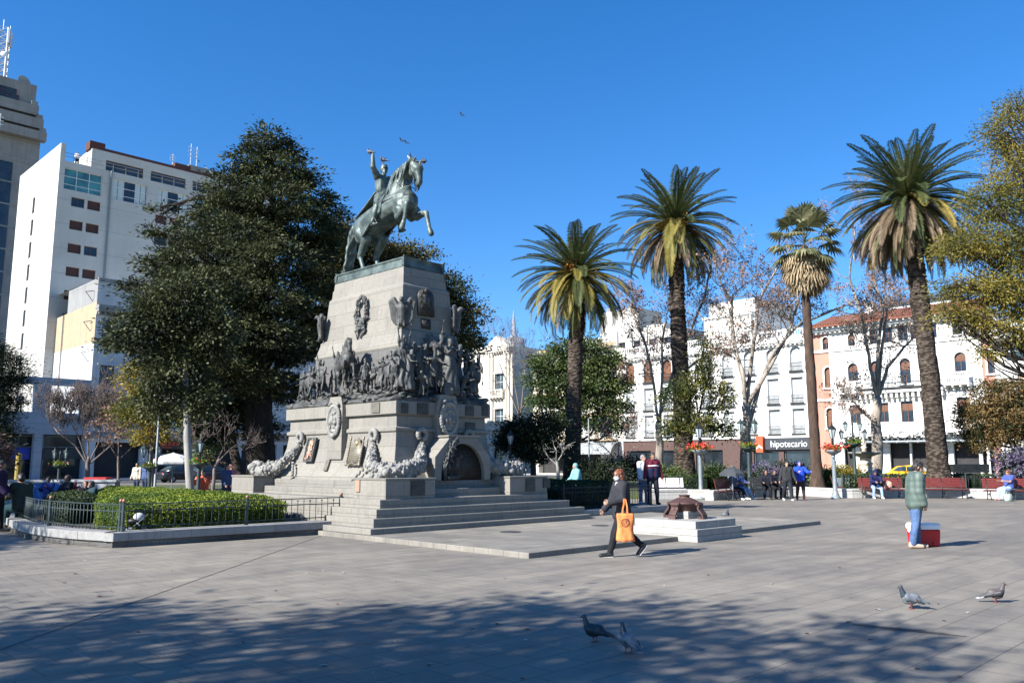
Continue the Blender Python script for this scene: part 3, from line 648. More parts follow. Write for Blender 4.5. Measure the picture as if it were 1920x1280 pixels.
# lit side, from the rear (left in the picture) to the front corner; faces -x
def lside(px, py, k, kind, seed, h, rz, tilt=0, ty=0):
    y, z = lit(px, py, k); fig(kind, seed, -k, y, z + ZB, h, rz, tilt, ty)
for (px, py, kind, seed, h, rz) in ((572, 748, 'plain', 1, .86, 150), (581, 747, 'soldier', 2, .88, 200), (591, 744, 'plain', 3, .92, 170), (599, 741, 'soldier', 4, .96, 230), (604, 736, 'raise', 5, .9, 200), (564, 750, 'plain', 9, .7, 120),
        (632, 716, 'raise', 6, .85, -120), (640, 714, 'plain', 7, .85, -100), (684, 732, 'soldier', 8, .8, 240), (690, 736, 'kneel', 3, .8, 200), (700, 728, 'plain', 12, .7, 210), (671, 737, 'kneel', 5, .7, 160), (660, 741, 'kneel', 6, .7, -60),
        (724, 729, 'plain', 10, .92, 170), (731, 732, 'soldier', 11, .95, 190), (739, 731, 'plain', 14, 1.02, 210), (717, 726, 'robe', 15, .85, 150), (650, 716, 'plain', 16, .85, -90), (663, 720, 'soldier', 4, .85, 190)):
    lside(px, py, 1.36 + .1 * (seed % 3), kind, seed, h, rz)
for (px, py, h, rz, tl) in ((560, 757, .8, 80, 80), (600, 750, .8, 95, 85), (690, 747, .75, 100, 80), (640, 750, .7, 60, 88)):
    y, z = lit(px, py, 1.5); fig('fallen', 20 + px, -1.5, y, z + ZB + .08, h, rz, 0, -tl)
# front, faces -y
def ffr(px, py, k, kind, seed, h, rz, tilt=0, ty=0):
    x, z = fro(px, py, k); fig(kind, seed, x, -k, z + ZB, h, rz, tilt, ty)
for (px, py, k, kind, seed, h, rz) in ((752, 729, 2.5, 'robe', 31, 1.25, -120), (764, 733, 2.6, 'robe', 32, 1.12, -60), (757, 722, 2.3, 'raise', 33, 1.3, -100), (826, 728, 2.4, 'angel', 34, 1.45, -100), (842, 744, 2.65, 'robe', 35, 1.62, -75), (834, 726, 2.3, 'raise', 36, 1.3, -80),
        (858, 730, 2.4, 'plain', 37, 1.3, -60), (786, 731, 2.35, 'plain', 38, 1.2, -90), (776, 727, 2.3, 'raise', 39, 1.2, -90), (799, 729, 2.32, 'robe', 40, 1.25, -80), (812, 735, 2.45, 'soldier', 41, 1.15, -110), (884, 738, 2.5, 'robe', 42, 1.15, -20), (874, 733, 2.35, 'plain', 43, 1.2, -60), (892, 742, 2.55, 'soldier', 44, 1.1, 0), (866, 745, 2.6, 'kneel', 45, 1.0, -60), (850, 728, 2.3, 'angel', 46, 1.35, -90), (790, 742, 2.65, 'kneel', 47, .9, -130)):
    ffr(px, py, k, kind, seed, h, rz)
for (px, py, h, rz) in ((780, 744, 1.1, -160), (800, 747, 1.1, -20), (872, 748, 1.1, -30), (832, 749, .9, 200)):
    x, z = fro(px, py, 2.6); fig('fallen', 50 + px, x, -2.6, z + ZB + .1, h, rz, 0, -82)

# ---- small horses of the frieze: body built from the same generator as the statue
def horse_volumes(g, rear=True):
    """a rearing horse; x forward, y to its left, z up, hind hoofs at z=0, life size"""
    c = g.cap
    c((-1.15, 0, 1.50), (-.45, 0, 1.70), .45, .43, 16); c((-.45, 0, 1.70), (.35, 0, 1.90), .43, .45, 16); c((.35, 0, 1.90), (.74, 0, 1.96), .45, .40, 16)
    g.ell((.93, 0, 1.90), (.30, .30, .36)); g.ell((-1.22, 0, 1.46), (.42, .36, .40), Euler((0, -.3, 0)))
    for s_ in (-1, 1):
        g.ell((-1.12, s_ * .18, 1.40), (.36, .20, .42), Euler((0, .5, 0))); g.ell((.80, s_ * .22, 1.74), (.27, .16, .38), Euler((0, -.2, 0)))
    # neck: deep at the base, arched
    c((.50, 0, 2.14), (.60, 0, 2.58), .38, .28, 16); c((.60, 0, 2.58), (.82, 0, 2.92), .27, .205, 14); c((.78, 0, 2.02), (.76, 0, 2.5), .25, .17, 14); c((.82, 0, 2.92), (1.12, 0, 2.99), .205, .165, 14)
    # head held vertical
    c((1.16, 0, 2.97), (1.36, 0, 2.82), .175, .165, 12); c((1.34, 0, 2.82), (1.43, 0, 2.48), .15, .10, 12); c((1.43, 0, 2.48), (1.42, 0, 2.36), .104, .095, 12); c((1.20, 0, 2.78), (1.27, 0, 2.58), .16, .09, 10); c((1.34, 0, 2.38), (1.34, 0, 2.31), .07, .06)
    for s_ in (-1, 1):
        c((1.26, s_ * .10, 3.06), (1.46, s_ * .16, 3.14), .055, .014, 8); g.ell((1.39, s_ * .125, 2.82), (.05, .035, .04)); g.ell((1.21, s_ * .12, 2.78), (.15, .06, .17)); g.ell((1.49, s_ * .055, 2.39), (.035, .03, .035))
    # hind legs, hocks bent under the body
    for s_, dx in ((-1, 0), (1, .22)):
        y = s_ * .22
        c((-1.05 + dx * .3, y, 1.30), (-.84 + dx, y, 1.08), .25, .17, 12); c((-.84 + dx, y, 1.10), (-1.14 + dx, y, .62), .18, .10, 10); c((-1.14 + dx, y, .66), (-1.19 + dx, y, .56), .105, .09, 10)
        c((-1.17 + dx, y, .58), (-1.0 + dx, y, .20), .08, .066, 10); c((-1.0 + dx, y, .20), (-.92 + dx, y, .09), .078, .078, 10); g.lathe([(.105, 0), (.10, .04), (.08, .12)], 12, (-.89 + dx, y, .0))
    # near (right) foreleg folded, far (left) foreleg thrown forward
    c((.86, -.25, 1.62), (.84, -.28, 1.44), .19, .135, 12); c((.84, -.28, 1.44), (1.20, -.28, 1.74), .135, .085, 10); g.ell((1.22, -.28, 1.74), (.085, .075, .09)); c((1.22, -.28, 1.72), (1.14, -.28, 1.34), .076, .063, 10); c((1.14, -.28, 1.34), (1.06, -.28, 1.20), .066, .06, 10); c((1.07, -.28, 1.20), (1.0, -.28, 1.06), .078, .09, 10)
    c((.95, .22, 1.66), (1.02, .24, 1.50), .19, .14, 12); c((1.02, .24, 1.50), (1.46, .24, 1.52), .13, .085, 10); g.ell((1.48, .24, 1.51), (.085, .075, .085)); c((1.48, .24, 1.49), (1.60, .24, 1.12), .076, .062, 10); c((1.60, .24, 1.12), (1.64, .24, .98), .066, .06, 10); c((1.64, .24, .99), (1.71, .24, .84), .078, .092, 10)
gh = MB(); horse_volumes(gh)
gh.cap((-1.5, 0, 1.6), (-1.75, 0, .9), .1, .12); gh.cap((-1.75, 0, .9), (-1.8, 0, .5), .12, .04)
J = pose(1.5, hip=(50, 50), knee=(60, 60), hab=(25, 25), sh=(40, 150), el=(50, 10)); 
gr = MB(); bodycaps(gr, J, 1.1, hands=False); headcaps(gr, J); gr.cap(J['hed'] + V((0, 0, .05)), J['hed'] + V((-.05, 0, .18)), .09, .03)
off = V((-.05, 0, 2.0)) - J['pel']; gh.add([V(p) + off for p in gr.v], gr.f)
t = remeshed(gh, "relief_horseman", BRONZE, None, .045, 1); hm = t.data; bpy.data.objects.remove(t)
y, z = lit(648, 735, 1.45); o = link_mesh("relief_horseman", hm, FRZ); o.location = (-1.48, y, z); o.rotation_euler = (0, 0, R(-115)); o.scale = (.47,) * 3
y, z = lit(585, 752, 1.45); o = link_mesh("relief_horseman", hm, FRZ); o.location = (-1.45, y + .1, z - .05); o.rotation_euler = (0, R(18), R(80)); o.scale = (.36,) * 3
g = MB(); g.cap((0, 0, 0), (.12, -.4, .26), .075, .06, 12); g.cap((0, -.1, -.1), (.02, -.1, .04), .12, .1, 12)
y, z = lit(690, 720, 1.5); o = g.build("relief_cannon", BRONZE, FRZ, True); o.location = (-1.5, y + .25, z)
for nm_, side in (("relief_mountains", 0),):
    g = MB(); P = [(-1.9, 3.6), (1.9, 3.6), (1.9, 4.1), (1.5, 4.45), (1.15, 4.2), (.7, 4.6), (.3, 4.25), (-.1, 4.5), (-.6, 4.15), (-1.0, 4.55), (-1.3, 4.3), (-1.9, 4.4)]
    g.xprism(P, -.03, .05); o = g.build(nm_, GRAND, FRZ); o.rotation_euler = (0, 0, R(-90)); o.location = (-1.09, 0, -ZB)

# ================================================================== EQUESTRIAN STATUE
EQ = thing("equestrian_statue", "green bronze rider with raised arm on a rearing horse atop the monument", "statue", W(A0, B0, 7.43), R(-45))
# local x forward (towards -b), y to the horse's left (+a)
g = MB(); horse_volumes(g); HORSE = remeshed(g, "horse", BRONZEG, EQ, .022, 3); crumple(HORSE.data, .0055, 17, .1)
g = MB(); rg = random.Random(3)     # tail: long, swept down and back
for k in range(16):
    s_ = rg.uniform(-.06, .06); q = rg.uniform(-.08, .08)
    pts = [(-1.50, s_ * .4, 1.72 + q * .4), (-1.72, s_, 1.66 + q), (-1.93, s_ * 1.6, 1.30 + q), (-2.0, s_ * 2.2, .90 + q), (-2.12 + q, s_ * 2.6, .52), (-2.30 + q * 2, s_ * 3, .14 + abs(q) * 1.2)]
    for i in range(5): g.cap(pts[i], pts[i + 1], (.085, .095, .085, .06, .045)[i], (.095, .085, .06, .045, .012)[i], 8)
crumple(remeshed(g, "tail", BRONZEG, EQ, .024, 1).data, .016, 30, .2)
g = MB()                            # mane falling on the near side, plus forelock
for k in range(13):
    t = k / 12.; base = V((.20, 0, 2.44)).lerp(V((.52, 0, 2.98)), min(1, t * 1.8)) if t < .55 else V((.52, 0, 2.98)).lerp(V((1.14, 0, 3.16)), (t - .55) / .45)
    for s_ in (-1, 1):
        tip = base + V((-.12 + .06 * math.sin(k * 2.1), s_ * .31, -.56 - .14 * math.sin(k * 1.3)))
        mid = base + V((-.03, s_ * .24, -.17)); g.cap(base, mid, .085, .065, 8); g.cap(mid, tip, .06, .016, 8)
g.cap((1.2, 0, 3.1), (1.44, .02, 2.98), .06, .035); g.cap((1.44, 0, 2.98), (1.53, .02, 2.78), .04, .012)
remeshed(g, "mane", BRONZEG, EQ, .022, 1)
g = MB()                            # saddle cloth with pointed rear corners
for s_ in (-1, 1):
    P = [(.20, .32, 2.28), (.22, .455, 1.98), (.14, .465, 1.70), (-.10, .45, 1.58), (-.40, .45, 1.42), (-.78, .45, 1.08), (-.88, .49, 1.42), (-1.0, .36, 1.80), (-.55, .2, 2.06), (-.2, .24, 2.18)]
    o_ = [V((p[0], s_ * p[1], p[2])) for p in P]; i_ = [V((p[0], s_ * (p[1] - .05), p[2] - .01)) for p in P]; n = len(P)
    cO = V((-.3, s_ * .46, 1.74)); cI = V((-.3, s_ * .40, 1.72))
    g.add(o_ + i_ + [cO, cI], [(i, (i + 1) % n, 2 * n) for i in range(n)] + [(n + (i + 1) % n, n + i, 2 * n + 1) for i in range(n)] + [(i, n + i, n + (i + 1) % n, (i + 1) % n) for i in range(n)])
g.build("saddle_cloth", BRONZEG, EQ)
g = MB()                            # reins, bridle and breast strap
for s_ in (-1, 1):
    g.tube([(1.38, s_ * .11, 2.40), (1.15, s_ * .20, 2.28), (.85, s_ * .31, 2.40), (.22, s_ * .16, 2.80)], .014, 6)
    g.tube([(1.40, s_ * .11, 2.44), (1.29, s_ * .185, 2.66), (1.18, s_ * .185, 2.90), (1.16, s_ * .06, 3.16)], .013, 6)
    g.tube([(1.2, s_ * .14, 2.92), (1.37, s_ * .06, 2.9)], .012, 6); g.tube([(1.33, s_ * .11, 2.55), (1.45, s_ * .02, 2.5)], .014, 6)
    g.tube([(.2, s_ * .46, 1.95), (.7, s_ * .38, 2.02), (1.1, s_ * .2, 2.06), (1.2, 0, 2.04)], .02, 6); g.tube([(1.37, s_ * .05, 2.3), (1.28, s_ * .03, 2.16), (1.2, 0, 2.2)], .016, 6)
g.build("bridle", BRONZED, EQ, True)
g = MB(); H = 2.12                  # the rider
J = pose(H, hip=(36, 36), knee=(44, 44), hab=(38, 38), sh=(42, 150), ab=(14, 46), el=(48, 30), inw=(14, 44), lean=2, head=(0, 2, -12))
bodycaps(g, J, 1.52, hands=False); headcaps(g, J); hand(g, J, 0, .9); w = J['wri1']; d = J['hdir1']
g.ell(w + d * .06, (.055, .05, .06)); g.cap(w + d * .1, w + d * .2, .018, .014)
for s_ in (0, 1): g.ell(J['sho%d' % s_] + V((0, (.06 if s_ == 0 else -.06), .045)), (.095, .085, .035)); 
for s_ in (0, 1): g.cap(J['hip%d' % s_], J['knee%d' % s_], .15, .105); g.cap(J['sho%d' % s_], J['elb%d' % s_], .095, .075); g.cap(J['knee%d' % s_] - V((0, 0, .02)), J['ank%d' % s_], .095, .07); g.cap(J['wri%d' % s_] - J['hdir%d' % s_] * .09, J['wri%d' % s_], .062, .056)
for k in range(10):                 # coat skirts
    t = 2 * math.pi * k / 10; g.cap(J['wai'] + V((.08 * math.cos(t), .11 * math.sin(t), 0)), J['pel'] + V((.17 * math.cos(t) - .05, .20 * math.sin(t), -.06)), .07, .05)
g.cap(J['wai'] + V((0, -.02, .03)), J['wai'] + V((0, .02, .03)), .145, .145, 14); g.cap(J['nek'] - V((0, 0, .0)), J['nek'] + V((0, 0, .05)), .075, .07)
off = V((-.36, 0, 2.34)) - J['pel']
g.v = [tuple(V(p) + off) for p in g.v]; RID = remeshed(g, "rider", BRONZEG, EQ, .016, 2); crumple(RID.data, .007, 28, .1)
g = MB(); h = J['hed'] + off        # tall military hat worn fore and aft with a brim
M_ = J['hrot']
g.cap(h + M_ @ V((-.03, 0, .05)), h + M_ @ V((-.02, 0, .12)), .125, .11, 14); g.ell(h + M_ @ V((.09, 0, .06)), (.09, .09, .02)); g.cap(h + M_ @ V((-.12, 0, .02)), h + M_ @ V((-.10, 0, .14)), .05, .05)
for s_ in (-1, 1): g.cap(h + M_ @ V((0, s_ * .085, .04)), h + M_ @ V((.05, s_ * .06, -.09)), .018, .016)
remeshed(g, "hat", BRONZEG, RID, .014, 2)
g = MB()                            # cloak spread over the croup
n = 9; rows = []
for i in range(8):
    t = i / 7.; c = V((-.50, 0, 2.62)).lerp(V((-1.28, 0, 2.00)), t ** .9); wdt = .16 + .20 * t
    rows.append([c + V((-.02 * abs(q) * 2, q * wdt * 2 * (1 if abs(q) < .5 else 1), -.16 * (abs(q) * 2) ** 2 * (.4 + t) + .02 * math.sin(q * 22))) for q in np.linspace(-.5, .5, n)])
vs = [p for r in rows for p in r] + [p - V((.0, 0, .04)) for r in rows for p in r]; m_ = n * 8; fs = []
for i in range(7):
    for j in range(n - 1):
        a = i * n + j; fs.append((a, a + 1, a + n + 1, a + n)); fs.append((m_ + a, m_ + a + n, m_ + a + n + 1, m_ + a + 1))
edge = [j for j in range(n)] + [i * n + n - 1 for i in range(1, 8)] + [7 * n + j for j in range(n - 2, -1, -1)] + [i * n for i in range(6, 0, -1)]
for k in range(len(edge)): a, b = edge[k], edge[(k + 1) % len(edge)]; fs.append((a, m_ + a, m_ + b, b))
g.add(vs, fs); o = g.build("cloak", BRONZEG, EQ, True)
for s_ in (0, 1):                   # stirrups
    a = J['ank%d' % s_] + off; g = MB(); y = a.y
    g.tube([(a.x + .08, y, a.z + .14), (a.x + .03, y - .07, a.z), (a.x + .05, y - .07, a.z - .07), (a.x + .11, y + .07, a.z - .07), (a.x + .12, y + .07, a.z), (a.x + .08, y, a.z + .14)], .014, 6)
    g.tube([(a.x + .08, y, a.z + .14), (-.1, y * .98, 2.05)], .014, 6); g.build("stirrup", BRONZED, EQ, True)
g = MB(); y0 = .36; g.tube([(-.4, y0, 2.3), (-.7, y0 + .14, 1.75), (-.95, y0 + .16, 1.35), (-1.05, y0 + .16, 1.1)], [.03, .028, .026, .018], 8); g.build("sabre", BRONZED, EQ, True)
# ================================================================== BUILDINGS
def mat_wall(name, c, c2=None, scale=.35, rough=.85, line=0.0, streak=.35):
    m, n, l, p = new_mat(name); co = coords(n); c2 = c2 or tuple(x * .86 for x in c)
    f = noise(n, l, co, scale, 5); col = ramp2(n, l, f, c, c2)
    mp = n.new("ShaderNodeMapping"); mp.inputs["Scale"].default_value = (1.5, 1.5, .12); l.new(co, mp.inputs[0]); s = noise(n, l, mp.outputs[0], 1.2, 5)
    rr = n.new("ShaderNodeMapRange"); l.new(s, rr.inputs[0]); rr.inputs[1].default_value = .5; rr.inputs[2].default_value = .75; rr.inputs[4].default_value = streak
    col = mixc(n, l, rr.outputs[0], col, tuple(x * .55 for x in c))
    if line:
        sx = n.new("ShaderNodeSeparateXYZ"); l.new(co, sx.inputs[0]); q = n.new("ShaderNodeMath"); q.operation = 'PINGPONG'; q.inputs[1].default_value = line / 2; l.new(sx.outputs[2], q.inputs[0])
        g = n.new("ShaderNodeMath"); g.operation = 'LESS_THAN'; g.inputs[1].default_value = .03; l.new(q.outputs[0], g.inputs[0]); k = n.new("ShaderNodeMath"); k.operation = 'MULTIPLY'; k.inputs[1].default_value = .5; l.new(g.outputs[0], k.inputs[0])
        col = mixc(n, l, k.outputs[0], col, tuple(x * .4 for x in c))
    l.new(col, p.inputs["Base Color"]); p.inputs["Roughness"].default_value = rough; p.inputs["Specular IOR Level"].default_value = .2
    return m
WHITE = mat_wall("white_stucco", (.70, .68, .63)); WHITEL = mat_wall("white_rusticated", (.70, .68, .63), line=.45)
PEACH = mat_wall("peach_render", (.45, .215, .155), (.41, .195, .14)); WHT2 = mat_wall("white_concrete", (.46, .44, .40), line=2.75, streak=.15)
GREYC = mat_wall("grey_concrete", (.24, .235, .225), (.18, .178, .17), line=3.2, streak=.6); BLUEG = mat_wall("blue_grey_cladding", (.25, .28, .32), (.225, .255, .29), .8, .5, line=1.3, streak=.1)
DIRTYW = mat_wall("dirty_white", (.5, .5, .49), (.38, .38, .38), .5); OCHRE = mat_wall("ochre_render", (.37, .275, .165), (.29, .235, .165), 1.2, streak=.7); CREAM = mat_wall("cream_stone", (.62, .57, .48))
BROWNP = mat("brown_panel", (.085, .045, .035), (.065, .036, .028), 3, .6); TILE = mat("terracotta_tiles", (.27, .105, .06), (.19, .075, .045), 14, .8, 0, .8, 40)
GLASS = mat_glass("window_glass"); GLASSD = mat_glass("dark_glass", (.012, .015, .018)); GLASST = mat_glass("teal_glass", (.03, .10, .105), .12)
SHUTB = mat("brown_shutter", (.20, .085, .04), (.13, .055, .03), 20, .6); SHUTG = mat("grey_roller_shutter", (.40, .41, .40), (.33, .34, .34), 6, .6); SHUTD = mat("maroon_blind", (.075, .03, .025), (.05, .022, .02), 10, .7)
FRAMEW = mat("white_frame", (.6, .6, .58), (.52, .52, .5), 4, .5); FRAMEB = mat("brown_frame", (.12, .055, .03), (.09, .04, .025), 8, .6); CURT = mat("curtain", (.5, .55, .54), (.36, .42, .42), 9, .9)
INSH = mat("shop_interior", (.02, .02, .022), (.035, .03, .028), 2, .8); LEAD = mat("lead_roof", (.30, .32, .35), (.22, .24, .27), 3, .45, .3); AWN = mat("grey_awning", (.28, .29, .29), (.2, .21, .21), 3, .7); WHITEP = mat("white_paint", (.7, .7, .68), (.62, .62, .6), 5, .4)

def arcpts(x0, x1, zt, n=10):
    c = (x0 + x1) / 2; r = (x1 - x0) / 2
    return [(c + r * math.cos(t), zt - r + r * math.sin(t)) for t in np.linspace(0, math.pi, n)]
def wall_holes(g, x0, x1, z0, z1, ops, depth=.28, mi=0, rmi=None):
    """front face at y=0 with openings (xa, xb, za, zb, arch) cut out and their reveals"""
    rmi = mi if rmi is None else rmi
    xs = sorted({x0, x1} | {min(max(o[0], x0), x1) for o in ops} | {min(max(o[1], x0), x1) for o in ops}); zl = sorted({z0, z1} | {min(max(o[2], z0), z1) for o in ops} | {min(max(o[3], z0), z1) for o in ops})
    for i in range(len(xs) - 1):
        for j in range(len(zl) - 1):
            cx = (xs[i] + xs[i + 1]) / 2; cz = (zl[j] + zl[j + 1]) / 2
            if any(o[0] < cx < o[1] and o[2] < cz < o[3] for o in ops): continue
            g.quad((xs[i], 0, zl[j]), (xs[i + 1], 0, zl[j]), (xs[i + 1], 0, zl[j + 1]), (xs[i], 0, zl[j + 1]), mi)
    for o in ops:
        xa, xb, za, zb, arch = o
        if arch:
            P = arcpts(xa, xb, zb); r = (xb - xa) / 2; h = len(P) // 2
            for k in range(len(P) - 1):
                a, b = P[k], P[k + 1]; cor = (xb, zb) if (a[0] + b[0]) / 2 > (xa + xb) / 2 else (xa, zb)
                g.add([(a[0], 0, a[1]), (b[0], 0, b[1]), (cor[0], 0, cor[1])], [(0, 1, 2)], mi); g.quad((a[0], 0, a[1]), (b[0], 0, b[1]), (b[0], depth, b[1]), (a[0], depth, a[1]), rmi)
            zs_ = zb - r
        else:
            zs_ = zb; g.quad((xa, 0, zb), (xb, 0, zb), (xb, depth, zb), (xa, depth, zb), rmi)
        g.quad((xa, 0, za), (xa, 0, zs_), (xa, depth, zs_), (xa, depth, za), rmi); g.quad((xb, 0, zs_), (xb, 0, za), (xb, depth, za), (xb, depth, zs_), rmi); g.quad((xa, 0, za), (xa, depth, za), (xb, depth, za), (xb, 0, za), rmi)
_wc = {}
def window(parent, x0, x1, z0, z1, style="glass", arch=False, depth=.2, trim=None, sill=True):
    """window > pane: frame mesh with a pane (glass or shutter) as its sub-part"""
    w = round(x1 - x0, 2); h = round(z1 - z0, 2); key = (w, h, style, arch, depth)
    if key not in _wc:
        fr = {'shutter': FRAMEB, 'half': FRAMEB, 'roller': FRAMEW, 'blind': FRAMEB, 'curtain': FRAMEW, 'glass': FRAMEW, 'dark': FRAMEB, 'teal': FRAMEW, 'store': GREYM}[style]
        g = MB(); t = .06; d0, d1 = depth - .06, depth + .03
        g.box(0, t, d0, d1, 0, h - (w / 2 if arch else 0)); g.box(w - t, w, d0, d1, 0, h - (w / 2 if arch else 0)); g.box(t, w - t, d0, d1, 0, t)
        if arch:
            P = arcpts(0, w, h, 9); Qi = arcpts(t, w - t, h - t, 9)
            for k in range(8): g.add([(P[k][0], d0, P[k][1]), (P[k + 1][0], d0, P[k + 1][1]), (Qi[k + 1][0], d0, Qi[k + 1][1]), (Qi[k][0], d0, Qi[k][1])], [(0, 1, 2, 3)])
        else: g.box(t, w - t, d0, d1, h - t, h)
        nv = 2 if style in ('curtain', 'teal') else 1
        if style in ('glass', 'half', 'curtain', 'teal', 'dark'):
            for k in range(nv): xx = w * (k + 1) / (nv + 1); g.box(xx - .03, xx + .03, d0 + .005, d1 - .005, t, h - t - (w * .02 if arch else 0))
            if h > 1.2: g.box(t, w - t, d0 + .008, d1 - .008, h * .62 - .03, h * .62 + .03)
            if style in ('curtain', 'teal'): g.box(t, w - t, d0 + .008, d1 - .008, h * .25 - .03, h * .25 + .03)
        p_ = MB(); yb = depth
        top = arcpts(.02, w - .02, h - .02, 9) if arch else [(w - .02, h - .02), (.02, h - .02)]
        p_.add([(.02, yb, .02), (w - .02, yb, .02)] + [(a, yb, b) for a, b in top], [tuple(range(2 + len(top)))], 0)
        if style in ('shutter', 'roller', 'blind'):
            nn = int(h / .14)
            for k in range(nn): p_.box(.07, w - .07, yb - .03, yb - .01, .05 + k * (h - .1 - (w * .3 if arch else 0)) / nn, .05 + (k + .75) * (h - .1 - (w * .3 if arch else 0)) / nn, 1)
        if style == 'half':
            for k in range(8): p_.box(.07, w - .07, yb - .03, yb - .01, h * .55 + k * h * .042, h * .55 + (k + .75) * h * .042, 1)
        if style == 'curtain':
            for k in range(6):
                if k in (2, 3): continue
                p_.box(.07 + k * (w - .14) / 6, .07 + (k + .9) * (w - .14) / 6, yb - .012, yb - .004, .06, h - .06, 1)
        pm = {'shutter': [SHUTB, SHUTB], 'half': [GLASSD, SHUTB], 'roller': [SHUTG, SHUTG], 'blind': [SHUTD, SHUTD], 'curtain': [GLASSD, CURT], 'glass': [GLASS], 'dark': [GLASSD], 'teal': [GLASST], 'store': [GLASSD]}[style]
        _wc[key] = (g.mesh("window", fr), p_.mesh("pane", pm))
    a, b = _wc[key]; o = link_mesh("window", a, parent); o.location = (x0, 0, z0); link_mesh("pane", b, o)
    if trim or sill:
        g = MB()
        if trim: # moulded surround
            tw = .16
            if arch:
                P = arcpts(x0 - tw, x1 + tw, z1 + tw, 11); Qi = arcpts(x0, x1, z1, 11)
                for k in range(10): g.loft([[(P[k][0], y, P[k][1]), (P[k + 1][0], y, P[k + 1][1]), (Qi[k + 1][0], y, Qi[k + 1][1]), (Qi[k][0], y, Qi[k][1])] for y in (-.07, -.001)])
                zt = z1 - (x1 - x0) / 2
            else: zt = z1; g.box(x0 - tw - .06, x1 + tw + .06, -.14, -.001, z1, z1 + .2)
            g.box(x0 - tw, x0 - .002, -.07, -.001, z0, zt - .002); g.box(x1 + .002, x1 + tw, -.07, -.001, z0, zt - .002)
        if sill: g.box(x0 - .2, x1 + .2, -.18, -.001, z0 - .16, z0 - .004)
        g.v = [(p[0] - x0, p[1], p[2] - z0) for p in g.v]
        g.build("sill", trim or WHITE, o)
    return o
def balustrade(parent, name, x0, x1, z0, z1, d, m, solid=False, iron=False, brackets=True):
    g = MB()
    g.box(x0, x1, -d, -.002, z0 - .18, z0)
    if brackets:
        k = max(2, int((x1 - x0) / .55))
        for i in range(k): xx = x0 + .12 + (x1 - x0 - .24) * i / (k - 1); g.xprism([(xx - .07, z0 - .182), (xx + .07, z0 - .182), (xx + .07, z0 - .62), (xx - .07, z0 - .62)], -d * .55, -.004); g.box(xx - .07, xx + .07, -d * .9, -d * .55 - .002, z0 - .36, z0 - .184)
    if iron:
        g.box(x0, x1, -d + .02, -d + .05, z1 - .05, z1); g.box(x0, x1, -d + .02, -d + .05, z0 + .06, z0 + .09)
        n = int((x1 - x0) / .14)
        for i in range(n + 1): xx = x0 + .015 + (x1 - x0 - .03) * i / n; g.box(xx - .012, xx + .012, -d + .022, -d + .046, z0 + .092, z1 - .052)
    else:
        g.box(x0, x1, -d, -d + .2, z1 - .14, z1); g.box(x0, x1, -d + .03, -d + .17, z0 + .003, z0 + .12)
        for xx in ([x0, x1 - .24] + [x0 + (x1 - x0) * (k + 1) / (int((x1 - x0) / 2.4) + 1) - .12 for k in range(int((x1 - x0) / 2.4))]): g.box(xx, xx + .24, -d - .004, -d + .204, z0 + .004, z1 + .03)
        n = int((x1 - x0) / .24)
        for i in range(n):
            xx = x0 + .3 + (x1 - x0 - .6) * i / max(1, n - 1); g.lathe([(.05, 0), (.075, (z1 - z0) * .2), (.04, (z1 - z0) * .5), (.055, z1 - z0 - .27)], 6, (xx, -d + .1, z0 + .12))
    return g.build(name, m, parent)
def cornice(g, x0, x1, z, h=.5, d=.6, dent=True, mi=0):
    g.xprism([(x0, z), (x1, z), (x1, z + h * .3), (x0, z + h * .3)], -d * .4, -.002, mi); g.box(x0, x1, -d, -.002, z + h * .302, z + h * .6, mi); g.box(x0 - .05, x1 + .05, -d - .12, .2, z + h * .603, z + h, mi)
    if dent:
        n = int((x1 - x0) / .5)
        for i in range(n): xx = x0 + .2 + (x1 - x0 - .4) * i / max(1, n - 1); g.box(xx - .1, xx + .1, -d * .75, -d * .4 - .002, z + .01, z + h * .298, mi)
def text(name, s, size, m, parent, loc, rot, ext=.03, sx=1.0):
    cu = bpy.data.curves.new(name, 'FONT'); cu.body = s; cu.size = size; cu.extrude = ext; cu.align_x = 'CENTER'; cu.align_y = 'CENTER'; cu.resolution_u = 3
    o = bpy.data.objects.new(name, cu); COL.objects.link(o); dg = bpy.context.evaluated_depsgraph_get(); me = bpy.data.meshes.new_from_object(o.evaluated_get(dg), depsgraph=dg)
    bpy.data.objects.remove(o); me.materials.clear(); me.materials.append(m); q = link_mesh(name, me, parent); q.location = loc; q.rotation_euler = rot; q.scale = (sx, 1, 1); return q
FR = (R(90), 0, 0)   # text standing on a facade whose outward side is -y

KA = 85.0
